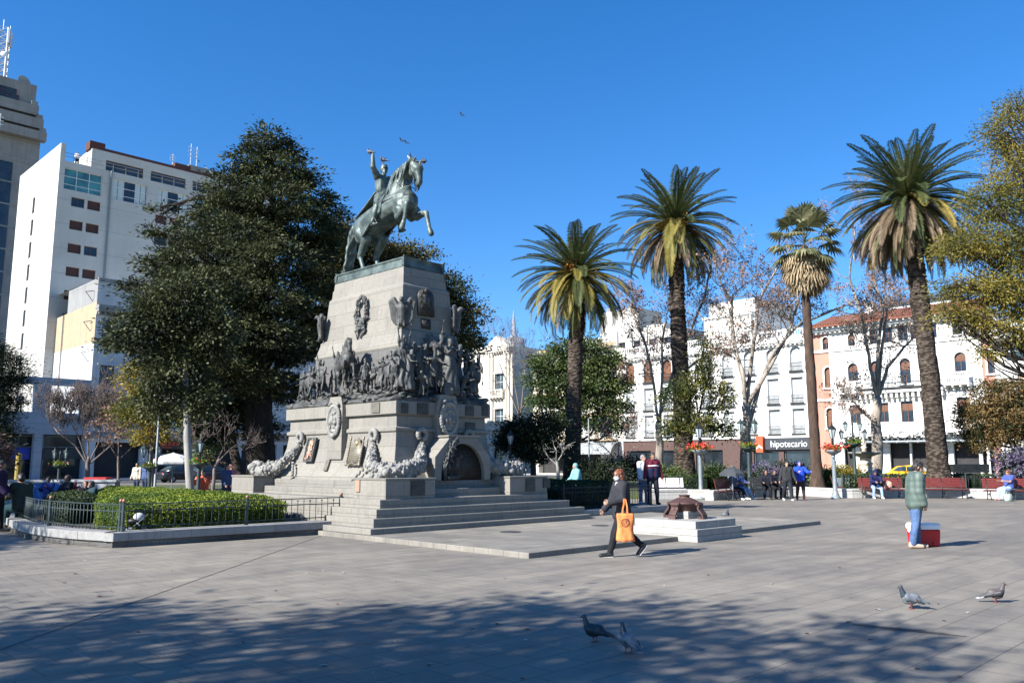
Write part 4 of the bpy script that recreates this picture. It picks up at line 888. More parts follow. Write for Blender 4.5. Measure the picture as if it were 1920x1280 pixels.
# ---------------- hotel with tiled roof and peach end bays
bL = on_a(1531, 800, KA)[0]; bR = on_a(1874, 800, KA)[0]; Wd = bL - bR
HOT = thing("hotel_building", "white four storey hotel with terracotta tiled eaves and peach end bays", "building", W(KA, bL), R(-45))
def hx(px, py=760): b, z = on_a(px, py, KA); return bL - b, z
def c7(cx, cy): return 1400 + cx / 3.048, 540 + cy / 3.048
def hrect(cx, cy0, cy1, w):
    pxm, y0 = c7(cx, cy0); _, y1 = c7(cx, cy1); xa, zt = hx(c7(cx - w / 2, 0)[0], y0); xb, _ = hx(c7(cx + w / 2, 0)[0], y0); _, zb = hx(pxm, y1); _, zt = hx(pxm, y0); return xa, xb, zb, zt
ops = []; wins = []
for cx, a, b, w, sty, arch in ((450, 280, 352, 36, 'half', 1), (597, 262, 332, 40, 'half', 1), (725, 236, 320, 50, 'dark', 0), (806, 226, 310, 50, 'dark', 0), (890, 214, 300, 56, 'dark', 0), (952, 206, 292, 40, 'dark', 0), (1060, 200, 285, 46, 'dark', 0), (1200, 185, 265, 56, 'dark', 0), (1300, 190, 262, 46, 'half', 1), (1398, 175, 258, 40, 'half', 1),
                               (463, 452, 570, 40, 'shutter', 1), (606, 430, 532, 58, 'half', 1), (735, 415, 545, 56, 'half', 1), (903, 400, 545, 60, 'half', 1), (1050, 388, 530, 58, 'half', 1), (1217, 366, 478, 66, 'half', 1), (1398, 358, 488, 54, 'half', 0),
                               (475, 685, 800, 40, 'shutter', 1), (620, 668, 770, 60, 'half', 0), (780, 655, 765, 60, 'half', 0), (915, 645, 765, 70, 'half', 0), (1085, 632, 760, 66, 'half', 0), (1235, 624, 740, 72, 'half', 0), (1400, 610, 730, 54, 'half', 0)):
    r = hrect(cx, a, b, w); ops.append((*r, bool(arch))); wins.append((r, sty, bool(arch)))
gz = 3.9
for cx0, cx1 in ((560, 620), (650, 745), (820, 935), (945, 1060), (1075, 1150), (1185, 1330), (1350, 1420)):
    xa = hx(c7(cx0, 0)[0], 860)[0]; xb = hx(c7(cx1, 0)[0], 860)[0]; ops.append((xa, xb, .15, 3.55, False))
HZT = hx(*c7(700, 195))[1]; HTOP = HZT
xp1 = hx(c7(495, 0)[0])[0]; xp2 = hx(c7(1345, 0)[0], 700)[0]
g = MB()
def sub(x0, x1, mi):
    o_ = [(max(o[0], x0), min(o[1], x1), o[2], o[3], o[4]) for o in ops if o[1] > x0 and o[0] < x1]; wall_holes(g, x0, x1, 0, HTOP, o_, .3, mi, mi)
sub(0, xp1, 1); sub(xp1, xp2, 0); sub(xp2, Wd, 1)
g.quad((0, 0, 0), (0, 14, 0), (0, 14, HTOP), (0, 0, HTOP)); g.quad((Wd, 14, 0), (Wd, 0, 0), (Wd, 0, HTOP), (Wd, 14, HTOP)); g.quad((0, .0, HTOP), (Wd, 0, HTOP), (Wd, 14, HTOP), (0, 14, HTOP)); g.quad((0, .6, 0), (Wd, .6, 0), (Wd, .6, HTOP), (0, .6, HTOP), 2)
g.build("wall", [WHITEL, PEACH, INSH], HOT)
for (r, sty, arch) in wins: window(HOT, *r, sty, arch, .22, WHITE, True)
g = MB(); zs1 = hx(*c7(597, 345))[1]; g.box(-.05, Wd + .05, -.15, -.003, zs1 - .18, zs1 + .08); z2 = 4.15; cornice(g, 0, Wd, HTOP - .75, .7, .7); g.box(0, Wd, -.12, -.004, 8.0, 8.25)
for xx in (xp1, xp2): g.box(xx - .12, xx + .12, -.09, -.005, .2, HTOP - .8)
g.box(-.35, .0, -.06, 1, 0, HTOP + .5); g.build("cornice", WHITE, HOT)
g = MB(); n = int(Wd / .28)
g.loft([[(x, -1.25, HTOP - .02), (x, 4.5, HTOP + 1.75), (x, 4.5, HTOP + 1.60), (x, -1.25, HTOP - .14)] for x in (.3, Wd)])
for i in range(n): xx = .4 + (Wd - .5) * i / n; g.tube([(xx, -1.3, HTOP + .02), (xx, 4.5, HTOP + 1.8)], .085, 6)
n2 = int(Wd / .6)
for i in range(n2): xx = .5 + (Wd - .8) * i / n2; g.box(xx - .07, xx + .07, -1.15, -.84, HTOP - .3, HTOP - .16, 1)
g.build("tiled_roof", [TILE, FRAMEW], HOT)
for (ca, cb, cyb, cyt, nm_, d, iron) in ((540, 640, 598, 538, "balcony", .9, 0), (1140, 1285, 545, 482, "balcony", .95, 0), (648, 1130, 565, 515, "long_balcony", .8, 1), (556, 1010, 838, 775, "terrace_balustrade", 1.5, 0), (1015, 1240, 815, 750, "terrace_balustrade", 1.5, 0)):
    xa = hx(c7(ca, 0)[0], 720)[0]; xb = hx(c7(cb, 0)[0], 700)[0]; zb = hx(*c7((ca + cb) / 2, cyb))[1]; balustrade(HOT, nm_, xa, xb, zb, zb + 1.05, d, BLACKM if iron else WHITE, iron=bool(iron))
if True:
    xa = hx(c7(648, 0)[0], 720)[0]; xb = hx(c7(1130, 0)[0], 700)[0]; zb = hx(*c7(889, 570))[1]; g = MB(); g.box(xa, xb, -.85, -.003, zb - .45, zb - .20)
    for i in range(16): xx = xa + .2 + (xb - xa - .4) * i / 15; g.box(xx - .12, xx + .12, -.7, -.004, zb - .95, zb - .455)
    g.build("balcony_brackets", WHITE, HOT)
xa = hx(c7(560, 0)[0], 850)[0]; xb = hx(c7(1340, 0)[0], 850)[0]; g = MB(); g.box(xa, xb, -1.7, -.005, 3.62, 3.75)
for i in range(14): xx = xa + (xb - xa) * i / 13; g.tube([(xx, -1.65, 3.7), (xx, -.1, 4.4)], .03, 5); g.box(xx - .04, xx + .04, -1.7, -.01, 3.55, 3.615)
g.build("canopy", [mat("canopy_glass", (.35, .38, .38), (.25, .28, .29), 3, .3)], HOT)
xm = hx(c7(930, 0)[0], 830)[0]; text("sign_lettering", "ATROPOL", 1.05, WHITE, HOT, (xm, -1.62, 4.35), FR, .05, 1.5)
for dx in (-5.0, 5.0):
    g = MB(); 
    for k in range(12): t = k / 11 * 5; g.ell((dx + .3 * math.cos(t) * (1 - k / 16), -1.6, 4.4 + .3 * math.sin(t) * (1 - k / 16)), .09, None, 6, 4)
    o = g.build("scroll_ornament", WHITE, HOT, True); o.location.x = xm
g = MB()  # things on the roof behind the tiles
xa = hx(1600, 590)[0]; g.box(xa, xa + .9, 3, 4, HTOP + .5, HTOP + 2.7); g.build("chimney", WHITE, HOT)
xa = hx(1625, 590)[0]; g = MB(); g.box(xa, xa + 6.5, 6, 12, HTOP + 1.2, HTOP + 2.6); g.box(xa - .3, xa + 6.8, 5.5, 12, HTOP + 2.605, HTOP + 3.0, 1); g.build("rooftop_pavilion", [WHITE, mat("blue_solar_roof", (.04, .06, .12), (.03, .045, .09), 2, .3)], HOT)

# ---------------- long white building with arched top windows and a bank at street level
bL2 = on_a(1168, 800, KA)[0]; bR2 = bL + .02; Wd2 = bL2 - bR2
LNG = thing("long_white_building", "long white four storey building with grey arched windows, dark bank at street level", "building", W(KA, bL2), R(-45))
TOP2 = on_a(1500, 648, KA)[1]; ops = []; wins = []
def r2(b, zc): return bL2 - b
zA0, zA1 = on_a(1498, 694, KA)[1], on_a(1498, 648, KA)[1]; zB0, zB1 = on_a(1503, 754, KA)[1], on_a(1503, 706, KA)[1]; zC0, zC1 = on_a(1507, 812, KA)[1], on_a(1507, 765, KA)[1]
for k in range(9):
    b = 41.5 + 2.78 * k
    if b > bL2 - 1: break
    x = bL2 - b
    for (z0, z1, ar) in ((zA0, zA1, True), (zB0, zB1, False), (zC0, zC1, False)):
        ops.append((x - .68, x + .68, z0, z1, ar)); wins.append(((x - .68, x + .68, z0, z1), ('shutter' if (k >= 6 and ar) else 'roller'), ar))
shop = [(.6, 4.2, .2, 3.1, False), (5.2, 9.5, .2, 3.1, False), (10.6, 14.2, .2, 3.1, False)]
xs0 = bL2 - on_a(1408, 840, KA)[0]; xs1 = Wd2 - .5; shop += [(xs0 + .3, (xs0 + xs1) / 2 - .3, .2, 2.9, False), ((xs0 + xs1) / 2 + .3, xs1, .2, 2.9, False)]
g = MB(); up = [o for o in ops]; ztop = TOP2 + 1.0
gd = [o for o in shop]; wall_holes(g, 0, Wd2, 4.4, ztop, up, .35, 0, 0); wall_holes(g, 0, Wd2, 0, 4.4, gd, .4, 1, 1)
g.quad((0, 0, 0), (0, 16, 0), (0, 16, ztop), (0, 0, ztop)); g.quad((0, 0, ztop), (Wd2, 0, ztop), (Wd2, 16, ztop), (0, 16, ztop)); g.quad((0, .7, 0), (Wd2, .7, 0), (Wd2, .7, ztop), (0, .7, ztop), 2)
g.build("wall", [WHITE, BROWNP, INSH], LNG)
for r, sty, ar in wins:
    window(LNG, *r, sty, ar, .26, WHITE, True)
    balustrade(LNG, "window_balcony", r[0] - .12, r[1] + .12, r[2] + .02, r[2] + .85, .28, BLACKM, iron=True, brackets=False)
for o in shop: window(LNG, o[0], o[1], o[2], o[3], 'store', False, .3, None, False)
g = MB(); cornice(g, 0, Wd2, TOP2 + .1, .6, .55); g.box(0, Wd2, -.2, -.003, 4.3, 4.62); g.box(0, Wd2, 0, .25, ztop + .002, ztop + .2)
for i in range(int(Wd2 / 2.78) + 1): xx = Wd2 - .1 - 2.78 * i; g.box(xx - .2, xx + .2, -.1, -.004, 4.63, TOP2 + .09)
n = int(Wd2 / .3)
for i in range(n): xx = .1 + (Wd2 - .2) * i / n; g.lathe([(.06, 0), (.085, .2), (.05, .6)], 5, (xx, .12, ztop + .2))
g.box(0, Wd2, 0, .26, ztop + .802, ztop + .98)
for k in range(9): xx = Wd2 * k / 8; g.box(max(0, xx - .3), min(Wd2, xx + .3), -.03, .29, ztop + .2, ztop + 1.05)
g.build("cornice", WHITE, LNG)
g = MB(); g.box(xs0 - .6, Wd2 - .3, -.35, -.005, 3.05, 4.25); g.build("shop_fascia", mat("black_fascia", (.035, .037, .04), (.05, .052, .055), 3, .35), LNG)
xb0 = bL2 - on_a(1458, 836, KA)[0]; text("shop_lettering", "hipotecario", 1.0, WHITEP, LNG, (xb0 + 1.5, -.42, 3.62), FR, .03, .92)
g = MB(); xo = bL2 - on_a(1430, 836, KA)[0]; g.box(xo - .42, xo + .42, -.75, -.36, 2.75, 4.55); 
ow = MB(); ow.xprism([(xo - .36, 3.1), (xo, 3.36), (xo + .36, 3.1), (xo + .36, 3.3), (xo, 3.58), (xo - .36, 3.3)], -.78, -.752)
o = g.build("bank_sign", mat("orange_sign", (.55, .085, .03), (.5, .08, .03), 2, .4), LNG); ow.build("bank_logo", WHITEP, o)
for (px, py0, py1, x_w, dp0, dp1, m_) in ((1283, 606, 650, 5.0, 5, 12, WHITE),):
    xa = bL2 - on_a(px, 620, KA)[0]; zt = on_a(px + 30, 600, KA + 4)[1]; g = MB(); g.box(xa, xa + 6.4, 4.5, 12, ztop, zt); g.box(xa - .2, xa + 6.6, 4.3, 12.2, zt + .002, zt + .3); g.box(xa + 5.2, xa + 6.4, 6, 8, zt + .302, zt + 1.3); g.build("set_back_storey", WHITE, LNG)
xa = bL2 - on_a(1346, 600, KA + 5)[0] + 0; xw = 6.3; zt = on_a(1400, 560, KA + 5)[1]; g = MB(); g.box(xa - 1.2, xa + xw - 1.2, 5, 15, ztop + .003, zt); g.build("rooftop_block", [WHITE], LNG)

# ---------------- corner church-like building with lead spire
bS = on_a(958, 700, KA)[0]; 
SPR = thing("spired_building", "cream ornate corner building with pointed lead spire behind the monument", "building", W(KA, on_a(896, 700, KA)[0]), R(-45))
bSL = on_a(896, 700, KA)[0]
def sx_(px): return bSL - on_a(px, 740, KA)[0]
def sz(px, py): return on_a(px, py, KA)[1]
xt0, xt1 = sx_(916), sx_(957); zc = sz(936, 663); zr = sz(905, 655); ops = []
wA = ((xt0 + xt1) / 2 - .95, (xt0 + xt1) / 2 + .95, sz(937, 742), sz(937, 700)); wB = (wA[0], wA[1], sz(937, 802), sz(937, 766)); wC = (wA[0] - .4, wA[1] + .4, .3, 4.2)
for r in (wA, wB): ops.append((*r, False))
ops.append((*wC, True))
for k in range(3):
    for r in (wA, wB): xx = 1.2 + k * 0 - 30 * (k > 0)
g = MB(); wall_holes(g, -12, xt1 + .4, 0, zr, [o for o in ops], .45, 0, 0); g.quad((-12, 0, zr), (xt1 + .4, 0, zr), (xt1 + .4, 15, zr), (-12, 15, zr)); g.quad((xt1 + .4, 15, 0), (xt1 + .4, 0, 0), (xt1 + .4, 0, zr), (xt1 + .4, 15, zr)); g.quad((-12, .8, 0), (xt1, .8, 0), (xt1, .8, zr), (-12, .8, zr), 1)
g.build("wall", [CREAM, INSH], SPR)
for r in (wA, wB): window(SPR, *r, 'glass', False, .35, CREAM, True); 
window(SPR, *wC, 'dark', True, .35, CREAM, False)
for r in (wA, wB): balustrade(SPR, "balcony", r[0] - .5, r[1] + .5, r[2] - .1, r[2] + .9, .8, CREAM)
g = MB()
for xx in (xt0 + .1, xt0 + .75, xt1 - 1.05, xt1 - .4): g.lathe([(.32, 0), (.26, .3), (.22, zc - 4.9 - .4), (.34, zc - 4.9)], 10, (xx + .15, -.15, 4.9))
g.box(xt0 - .2, xt1 + .2, -.5, -.003, 4.4, 4.88); cornice(g, xt0 - .3, xt1 + .3, zc, .8, .6); g.box(-12, xt0 - .32, -.4, -.003, zr - .5, zr + .2)
xm = (xt0 + xt1) / 2; hw_ = (xt1 - xt0) / 2 + .5; zp = sz(936, 655)
g.xprism([(xm - hw_, zc + .805), (xm + hw_, zc + .805), (xm, zc + 2.6)], -.7, .6)
for k in range(9): g.ell((xm - 1.2 + k * .3, -.72, zc + 1.1 + .35 * math.sin(k * .8)), (.2, .1, .2), None, 6, 4)
g.build("pediment", CREAM, SPR, False)
zd = zc + 1.0; tip = sz(935, 589); g = MB(); Y0 = 3.0
zdm = sz(935, 632); g.lathe([(1.75, zd - 2), (1.7, zd + .6), (1.55, zd + 1.6), (1.3, zdm - .7), (.85, zdm - .1), (.6, zdm), (.66, zdm + .4), (.48, zdm + .5), (.05, tip + 1)], 16, (xm, Y0, 0)); g.build("spire", LEAD, SPR, True)
balustrade(SPR, "roof_balustrade", xt1 + .5, xt1 + .5 + .01, zr, zr + 1, .1, CREAM) if False else None

# ---------------- pale building with balconies behind the green tree, on the right hand row
bF0 = on_a(1000, 760, KA)[0]; bF1 = bL2 + .02
FLT = thing("balcony_building", "cream apartment building with brown slatted balconies behind the green tree", "building", W(KA, bF0), R(-45))
wf = bF0 - bF1; zt = on_a(1130, 655, KA)[1]; g = MB(); ops = []
for k in range(4):
    z0 = 4.6 + k * 3.2
    for i in range(int(wf / 5)): ops.append((1 + i * 5, 4.6 + i * 5, z0, z0 + 2.5, False))
ops += [(1 + i * 6, 6 + i * 6, .2, 3.2, False) for i in range(int(wf / 6.2))]
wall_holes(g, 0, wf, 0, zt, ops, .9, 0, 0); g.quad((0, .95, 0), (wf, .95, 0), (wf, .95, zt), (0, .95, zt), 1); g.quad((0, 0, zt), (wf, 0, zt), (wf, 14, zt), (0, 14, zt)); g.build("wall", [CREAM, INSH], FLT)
for o in ops[:-int(wf / 6.2)]:
    window(FLT, o[0], o[1], o[2], o[3], 'curtain', False, .8, None, False); balustrade(FLT, "balcony", o[0] - .2, o[1] + .2, o[2], o[2] + .95, 1.0, mat("ochre_rail", (.5, .36, .2), (.42, .3, .17), 3, .7), iron=True, brackets=False)
    g = MB(); g.box(o[0] - .2, o[1] + .2, -.06, -.004, o[3] + .1, o[3] + .5); g.build("ochre_band", OCHRE, FLT)
xa = bF0 - on_a(1030, 840, KA)[0]; xb = wf - .3; g = MB(); n = 10
for k in range(n):
    t0, t1 = math.pi / 2 * k / n, math.pi / 2 * (k + 1) / n; g.quad((xa, -2.2 * math.sin(t0), 2.7 + 1.6 * math.cos(t0)), (xb, -2.2 * math.sin(t0), 2.7 + 1.6 * math.cos(t0)), (xb, -2.2 * math.sin(t1), 2.7 + 1.6 * math.cos(t1)), (xa, -2.2 * math.sin(t1), 2.7 + 1.6 * math.cos(t1)))
g.build("curved_awning", AWN, FLT)

# ---------------- white tower block behind
TB = at(1135, 700, 150); TWR = thing("tower_block", "white tower block with ochre panel, rising behind the palm trees", "building", (TB.x - 4, 150, 0), R(-45))
def tz(py, Y=150): return at(1150, py, Y).z
g = MB(); zt = tz(637); ops = []
for k in range(7):
    for xx in (8.2, 11.4, 14.6, 17.8): ops.append((xx, xx + 1.4, zt - 3.4 - 3 * k, zt - 1.4 - 3 * k, False))
    ops.append((.8, 3.4, zt - 3.2 - 3 * k, zt - 1.8 - 3 * k, False))
wall_holes(g, 0, 21, 0, zt, ops, .4, 0, 0); g.quad((0, 12, 0), (0, 0, 0), (0, 0, zt), (0, 12, zt)); g.quad((0, 0, zt), (21, 0, zt), (21, 12, zt), (0, 12, zt)); g.quad((21, 0, 0), (21, 12, 0), (21, 12, zt), (21, 0, zt)); g.quad((0, .5, 0), (21, .5, 0), (21, .5, zt), (0, .5, zt), 1); g.box(4.6, 7.4, -.12, -.003, 0, zt - 1.2, 2)
g.box(2.5, 11, 2, 9, zt + .003, tz(588)); g.box(-8.5, -.003, 2, 12, 0, zt - 1.5); g.box(12, 16, 3, 8, zt + .003, zt + 1.6)
for xx in (0.0, 7.5, 10.6, 13.8, 17, 20.4): g.box(xx, xx + .6, -.3, -.004, 0, zt + .6)
g.build("wall", [WHT2, INSH, OCHRE], TWR)
for o in ops: window(TWR, o[0], o[1], o[2], o[3], 'dark', False, .3, None, False)
g = MB(); g.box(3.2, 4, 3, 4, tz(588) + .003, tz(588) + .9); g.box(8, 9, 3, 4, tz(588) + .003, tz(588) + .9); g.build("roof_vents", GREYC, TWR)

# ---------------- modern building at the right edge
RM = thing("modern_office", "white modern building with wide strip windows at the right edge", "building", W(KA, bR - .02), R(-45))
g = MB(); zt = on_a(1900, 600, KA)[1]; ops = []
for (cx, a, b, w) in ((1535, 325, 412, 110),):
    pass
def mx(px, py): b, z = on_a(px, py, KA); return bR - .02 - b, z
for (y0, y1) in ((646, 676), (716, 748), (790, 822)):
    z1, z0 = mx(1900, y0)[1], mx(1900, y1)[1]
    for k in range(4): xx = mx(1884, 660)[0] + k * 4.4; ops.append((xx, xx + 3.9, z0, z1, False))
ops += [(.8 + k * 4.4, 4.6 + k * 4.4, .2, 3, False) for k in range(4)]
wall_holes(g, 0, 20, 0, zt, ops, .35, 0, 0); g.quad((0, .6, 0), (20, .6, 0), (20, .6, zt), (0, .6, zt), 1); g.quad((0, 0, zt), (20, 0, zt), (20, 14, zt), (0, 14, zt)); g.quad((0, 14, 0), (0, 0, 0), (0, 0, zt), (0, 14, zt)); g.build("wall", [WHITE, INSH], RM)
for o in ops: window(RM, o[0], o[1], o[2], o[3], 'glass', False, .28, None, False)
g = MB(); g.box(-.0, 20, -.4, -.004, mx(1900, 643)[1], mx(1900, 643)[1] + .25); g.build("concrete_hood", GREYC, RM)

# ================= left hand row, facing the shade
KB = 85.0
def lx(px, py, k=KB): a, z = on_b(px, py, k); return a, z
aL = lx(-120, 800)[0]; aR = lx(166, 800)[0]
LOW = thing("cladding_building", "low blue grey clad building with two large square openings and glazed base", "building", W(aL, KB), R(45))
zt = lx(130, 710)[1]; zm = lx(100, 814)[1]; z1 = lx(120, 723)[1]; z0 = lx(120, 774)[1]
ops = [(lx(93, 750)[0] - aL, lx(151, 750)[0] - aL, z0, z1, False), (lx(8, 750)[0] - aL, lx(64, 750)[0] - aL, z0, z1, False)]
g = MB(); wl = aR - aL; wall_holes(g, 0, wl, zm, zt, ops, .7, 0, 0); g.quad((0, 0, zm), (0, 9, zm), (wl, 9, zm), (wl, 0, zm)); g.quad((wl, 9, 0), (wl, 0, 0), (wl, 0, zt), (wl, 9, zt)); g.box(0, wl, 8.6, 9, 0, z0 - .3); g.quad((0, .7, zt), (wl, .7, zt), (wl, 0, zt), (0, 0, zt)); g.quad((0, .7, z1 + .02), (wl, .7, z1 + .02), (wl, .7, zt), (0, .7, zt)); g.quad((0, .7, z0), (wl, .7, z0), (wl, 9, z0), (0, 9, z0)); g.quad((0, 1.5, 0), (wl, 1.5, 0), (wl, 1.5, zm), (0, 1.5, zm), 1)
g.build("wall", [BLUEG, GLASSD], LOW)
g = MB()
for k in range(10): xx = wl - 3.4 - k * 2.1; g.box(xx - .05, xx + .05, 1.35, 1.49, .2, zm - .05)
for k in range(3): zz = 3.1 + k * 1.0; g.box(0, wl, 1.36, 1.485, zz - .04, zz + .04)
g.build("glazing_bars", GREYM, LOW)
g = MB(); xx = lx(71, 850)[0] - aL
for q in (xx, xx - 8.5): g = MB(); g.box(q - .35, q + .35, .1, .8, 0, zm); g.build("column", BLUEG, LOW)
g = MB(); g.box(0, wl, .9, 1.3, 2.0, 2.9); g.build("dark_fascia", mat("dark_fascia", (.03, .032, .036), (.04, .042, .046), 3, .5), LOW)
xx = lx(22, 865)[0] - aL; g = MB(); g.box(xx - 1.6, xx + 1.6, .75, .89, 1.95, 3.0); g.build("blue_sign", mat("blue_sign", (.01, .03, .25), (.012, .035, .28), 2, .4), LOW)
for o_ in ops:
    g = MB(); g.box(o_[0], o_[1], .3, .34, z0 + 1.0, z0 + 1.05); g.build("glass_rail", GREYM, LOW)

# old facade building, sunlit party wall
KO = 85.0; aO = lx(172, 700)[0]; aO2 = lx(780, 700)[0]; wo = aO2 - aO
OLD = thing("old_facade_building", "dirty white old building with ochre party wall and iron balconies", "building", W(aO, KO), R(45))
zt = lx(175, 519)[1]; zcor = lx(176, 577)[1]
ops = []; wins = []
for (px, y0, y1, w) in ((204, 605, 642, 24), (201, 685, 728, 28), (199, 762, 790, 26)):
    a0, zz1 = lx(px - w / 2, y0); a1, _ = lx(px + w / 2, y0); zz0 = lx(px, y1)[1]
    for k in range(6):
        dx = k * 5.2; r = (a0 - aO + dx, a1 - aO + dx, zz0, lx(px, y0)[1]); 
        if r[1] < wo - .5: ops.append((*r, False)); wins.append(r)
sh_ = [(.8 + k * 5, 5 + k * 5, .2, 3.6, False) for k in range(int(wo / 5.2))]
g = MB(); wall_holes(g, 0, wo, 0, zt, ops + sh_, .35, 0, 0); g.quad((0, .75, 0), (wo, .75, 0), (wo, .75, zt), (0, .75, zt), 2); g.quad((0, 12, zt), (0, 0, zt), (wo, 0, zt), (wo, 12, zt)); g.quad((wo, 0, 0), (wo, 12, 0), (wo, 12, zt), (wo, 0, zt))
# party wall: white below, ochre in the middle, bare grey above
za, zb_ = 9.0, 12.9; yb = 12.0
g.quad((0, yb, 0), (0, 0, 0), (0, 0, 13.2), (0, yb, 13.2)); g.quad((0, yb, 13.2), (0, 0, 13.2), (0, 0, 17.2), (0, yb, 17.0), 1); g.quad((0, yb * .72, 17.05), (0, 0, 17.2), (0, 0, zt), (0, yb * .72, zt - .1), 3)
g.build("wall", [DIRTYW, OCHRE, INSH, GREYC], OLD)
for r in wins: window(OLD, *r, 'dark', False, .25, DIRTYW, False)
for k in range(4):
    r = wins[6 * 0 + k] if False else None
zb1 = lx(200, 740)[1]
balustrade(OLD, "iron_balcony", .3, 5.8, zb1, zb1 + 1.25, 1.0, mat("dark_stone", (.10, .10, .105), (.07, .07, .075), 3, .8), iron=True); balustrade(OLD, "stone_balcony", 10, wo - .3, 5.0, 6.1, 1.0, DIRTYW)
g = MB(); cornice(g, 0, wo, zcor - .6, .9, .7); g.box(0, wo, -.15, -.003, 4.0, 4.5); g.box(0, wo, -.1, -.004, zt - .35, zt + .02); g.build("cornice", GREYC, OLD)
g = MB()
for k in range(4): g.tube([(-.03, 1 + k * 0, 18.4 - k * 3), (-.8, 1.0, 18.2 - k * 3)], .05, 5); g.tube([(-.75, 1, 18.2 - k * 3), (-.02, 1.2, 17.4 - k * 3)], .04, 5)
g.tube([(-.1, 9.5, 8), (-.1, 9.5, 17)], .06, 5); g.build("pipes", GREYC, OLD)
g = MB(); xx = lx(300, 857)[0] - aO; g.box(xx - 2.2, xx + 2.6, -.3, -.005, 3.0, 3.95); g.build("dark_shop_sign", mat("dark_shop_sign", (.03, .02, .018), (.04, .028, .025), 3, .5), OLD)
g = MB()
for k in range(9): g.box(xx - 1.9 + k * .42, xx - 1.62 + k * .42, -.34, -.302, 3.35, 3.75)
g.box(xx - 1.2, xx + 1.0, -.34, -.302, 3.12, 3.22); g.build("red_lettering", mat("red_letters", (.5, .06, .02), (.45, .05, .02), 3, .5), OLD)
xx = lx(308, 873)[0] - aO; g = MB(); g.box(xx - 2.0, xx + 2.0, .2, .3, 1.35, 2.55); g.build("shop_poster", mat("pale_poster", (.16, .2, .2), (.12, .16, .16), 2, .5), OLD); text("poster_lettering", "PRECIOS", .5, mat("blue_print", (.03, .06, .25), None, 3, .6), OLD, (xx, .18, 2.2), FR, .01)

# white apartment block set back behind it
KW = 97.0; aW = lx(98, 480, KW)[0]; aW2 = lx(520, 480, KW)[0]; ww = aW2 - aW
APT = thing("white_apartment_block", "tall white apartment block with paired maroon windows and teal top floor", "building", W(aW, KW), R(45))
def wx(px, py): a, z = lx(px, py, KW); return a - aW, z
zt = wx(118, 300)[1]; ops = []; wins = []
z1t, z0t = wx(137, 317)[1], wx(137, 357)[1]
for k in range(8):
    x0 = wx(115, 340)[0] + k * 5.05
    if x0 + 4.4 > ww: break
    r = (x0 + .25, x0 + 4.2, z0t, z1t); ops.append((*r, False)); wins.append((r, 'curtain' if k % 3 else 'teal'))
xr = [wx(146, 380)[0], wx(176, 387)[0]]; dz = wx(146, 380)[1] - wx(143.5, 423)[1]
for row in range(11):
    zc_ = wx(146, 380)[1] - dz * row
    if zc_ < 3: break
    for k in range(5):
        for j in (0, 1):
            x = xr[j] + k * 9.2
            if x + 1 > ww: continue
            r = (x - .68, x + .68, zc_ - .52, zc_ + .52); ops.append((*r, False)); wins.append((r, 'dark' if (row * 7 + k * 3 + j) % 5 == 0 else 'blind'))
g = MB(); wall_holes(g, 0, ww, 0, zt, ops, .35, 0, 0); g.quad((0, .7, 0), (ww, .7, 0), (ww, .7, zt), (0, .7, zt), 1); g.quad((0, 0, zt), (ww, 0, zt), (ww, 14, zt), (0, 14, zt)); g.quad((ww, 0, 0), (ww, 14, 0), (ww, 14, zt), (ww, 0, zt))
# sunlit side wall (x = 0) with slit windows, stepped top
zs = zt + 1.9; D = 15.5; slits = []
for k in range(10):
    zc_ = wx(98, 330)[1] - 1.2 - k * dz * 1.02; slits.append((8.2, 9.1, zc_ - 1.0, zc_ + .9))
ys = sorted({0, D} | {8.2, 9.1}); zl = sorted({0, zs} | {s_[2] for s_ in slits} | {s_[3] for s_ in slits})
for i in range(3):
    for j in range(len(zl) - 1):
        cy_, cz_ = (ys[i] + ys[i + 1]) / 2, (zl[j] + zl[j + 1]) / 2
        if any(s_[0] < cy_ < s_[1] and s_[2] < cz_ < s_[3] for s_ in slits): continue
        g.quad((0, ys[i + 1], zl[j]), (0, ys[i], zl[j]), (0, ys[i], zl[j + 1]), (0, ys[i + 1], zl[j + 1]))
for s_ in slits: g.quad((.25, s_[1], s_[2]), (.25, s_[0], s_[2]), (.25, s_[0], s_[3]), (.25, s_[1], s_[3]), 1); g.quad((0, s_[0], s_[2]), (.25, s_[0], s_[2]), (.25, s_[0], s_[3]), (0, s_[0], s_[3])); g.quad((0, s_[1], s_[3]), (.25, s_[1], s_[3]), (.25, s_[1], s_[2]), (0, s_[1], s_[2]))
g.box(.002, .5, 0, 7.5, zt + .002, zs + .02); g.box(.003, 3.2, 7.6, D, zt + .003, zs + .03); g.quad((0, D, 0), (ww, D, 0), (ww, D, zt), (0, D, zt))
g.build("wall", [WHT2, INSH], APT)
for r, sty in wins: window(APT, *r, sty, False, .22, None, False)
zs2 = zt + 3.1; g = MB(); ops2 = [(3.6 + k * 5.2, 7.9 + k * 5.2, zt + .75, zt + 2.1, False) for k in range(7) if 7.9 + k * 5.2 < ww - 1]
gg = MB(); wall_holes(gg, 0, ww - 4, zt, zs2, [(o[0] - 2, o[1] - 2, o[2], o[3], False) for o in ops2], .3); gg.quad((0, .5, zt), (ww - 4, .5, zt), (ww - 4, .5, zs2), (0, .5, zs2), 1); gg.quad((0, 0, zs2), (ww - 4, 0, zs2), (ww - 4, 9, zs2), (0, 9, zs2)); gg.quad((0, 9, zt), (0, 0, zt), (0, 0, zs2), (0, 9, zs2))
o = gg.build("penthouse", [WHT2, INSH], APT); o.location = (4, 2.6, .004)
for q in ops2: wv = window(o, q[0] - 2, q[1] - 2, q[2], q[3], 'dark', False, .2, None, False)
g = MB()
for k in range(2): g.tube([(0, .1, zt + .55 + .4 * k), (ww, .1, zt + .55 + .4 * k)], .03, 5)
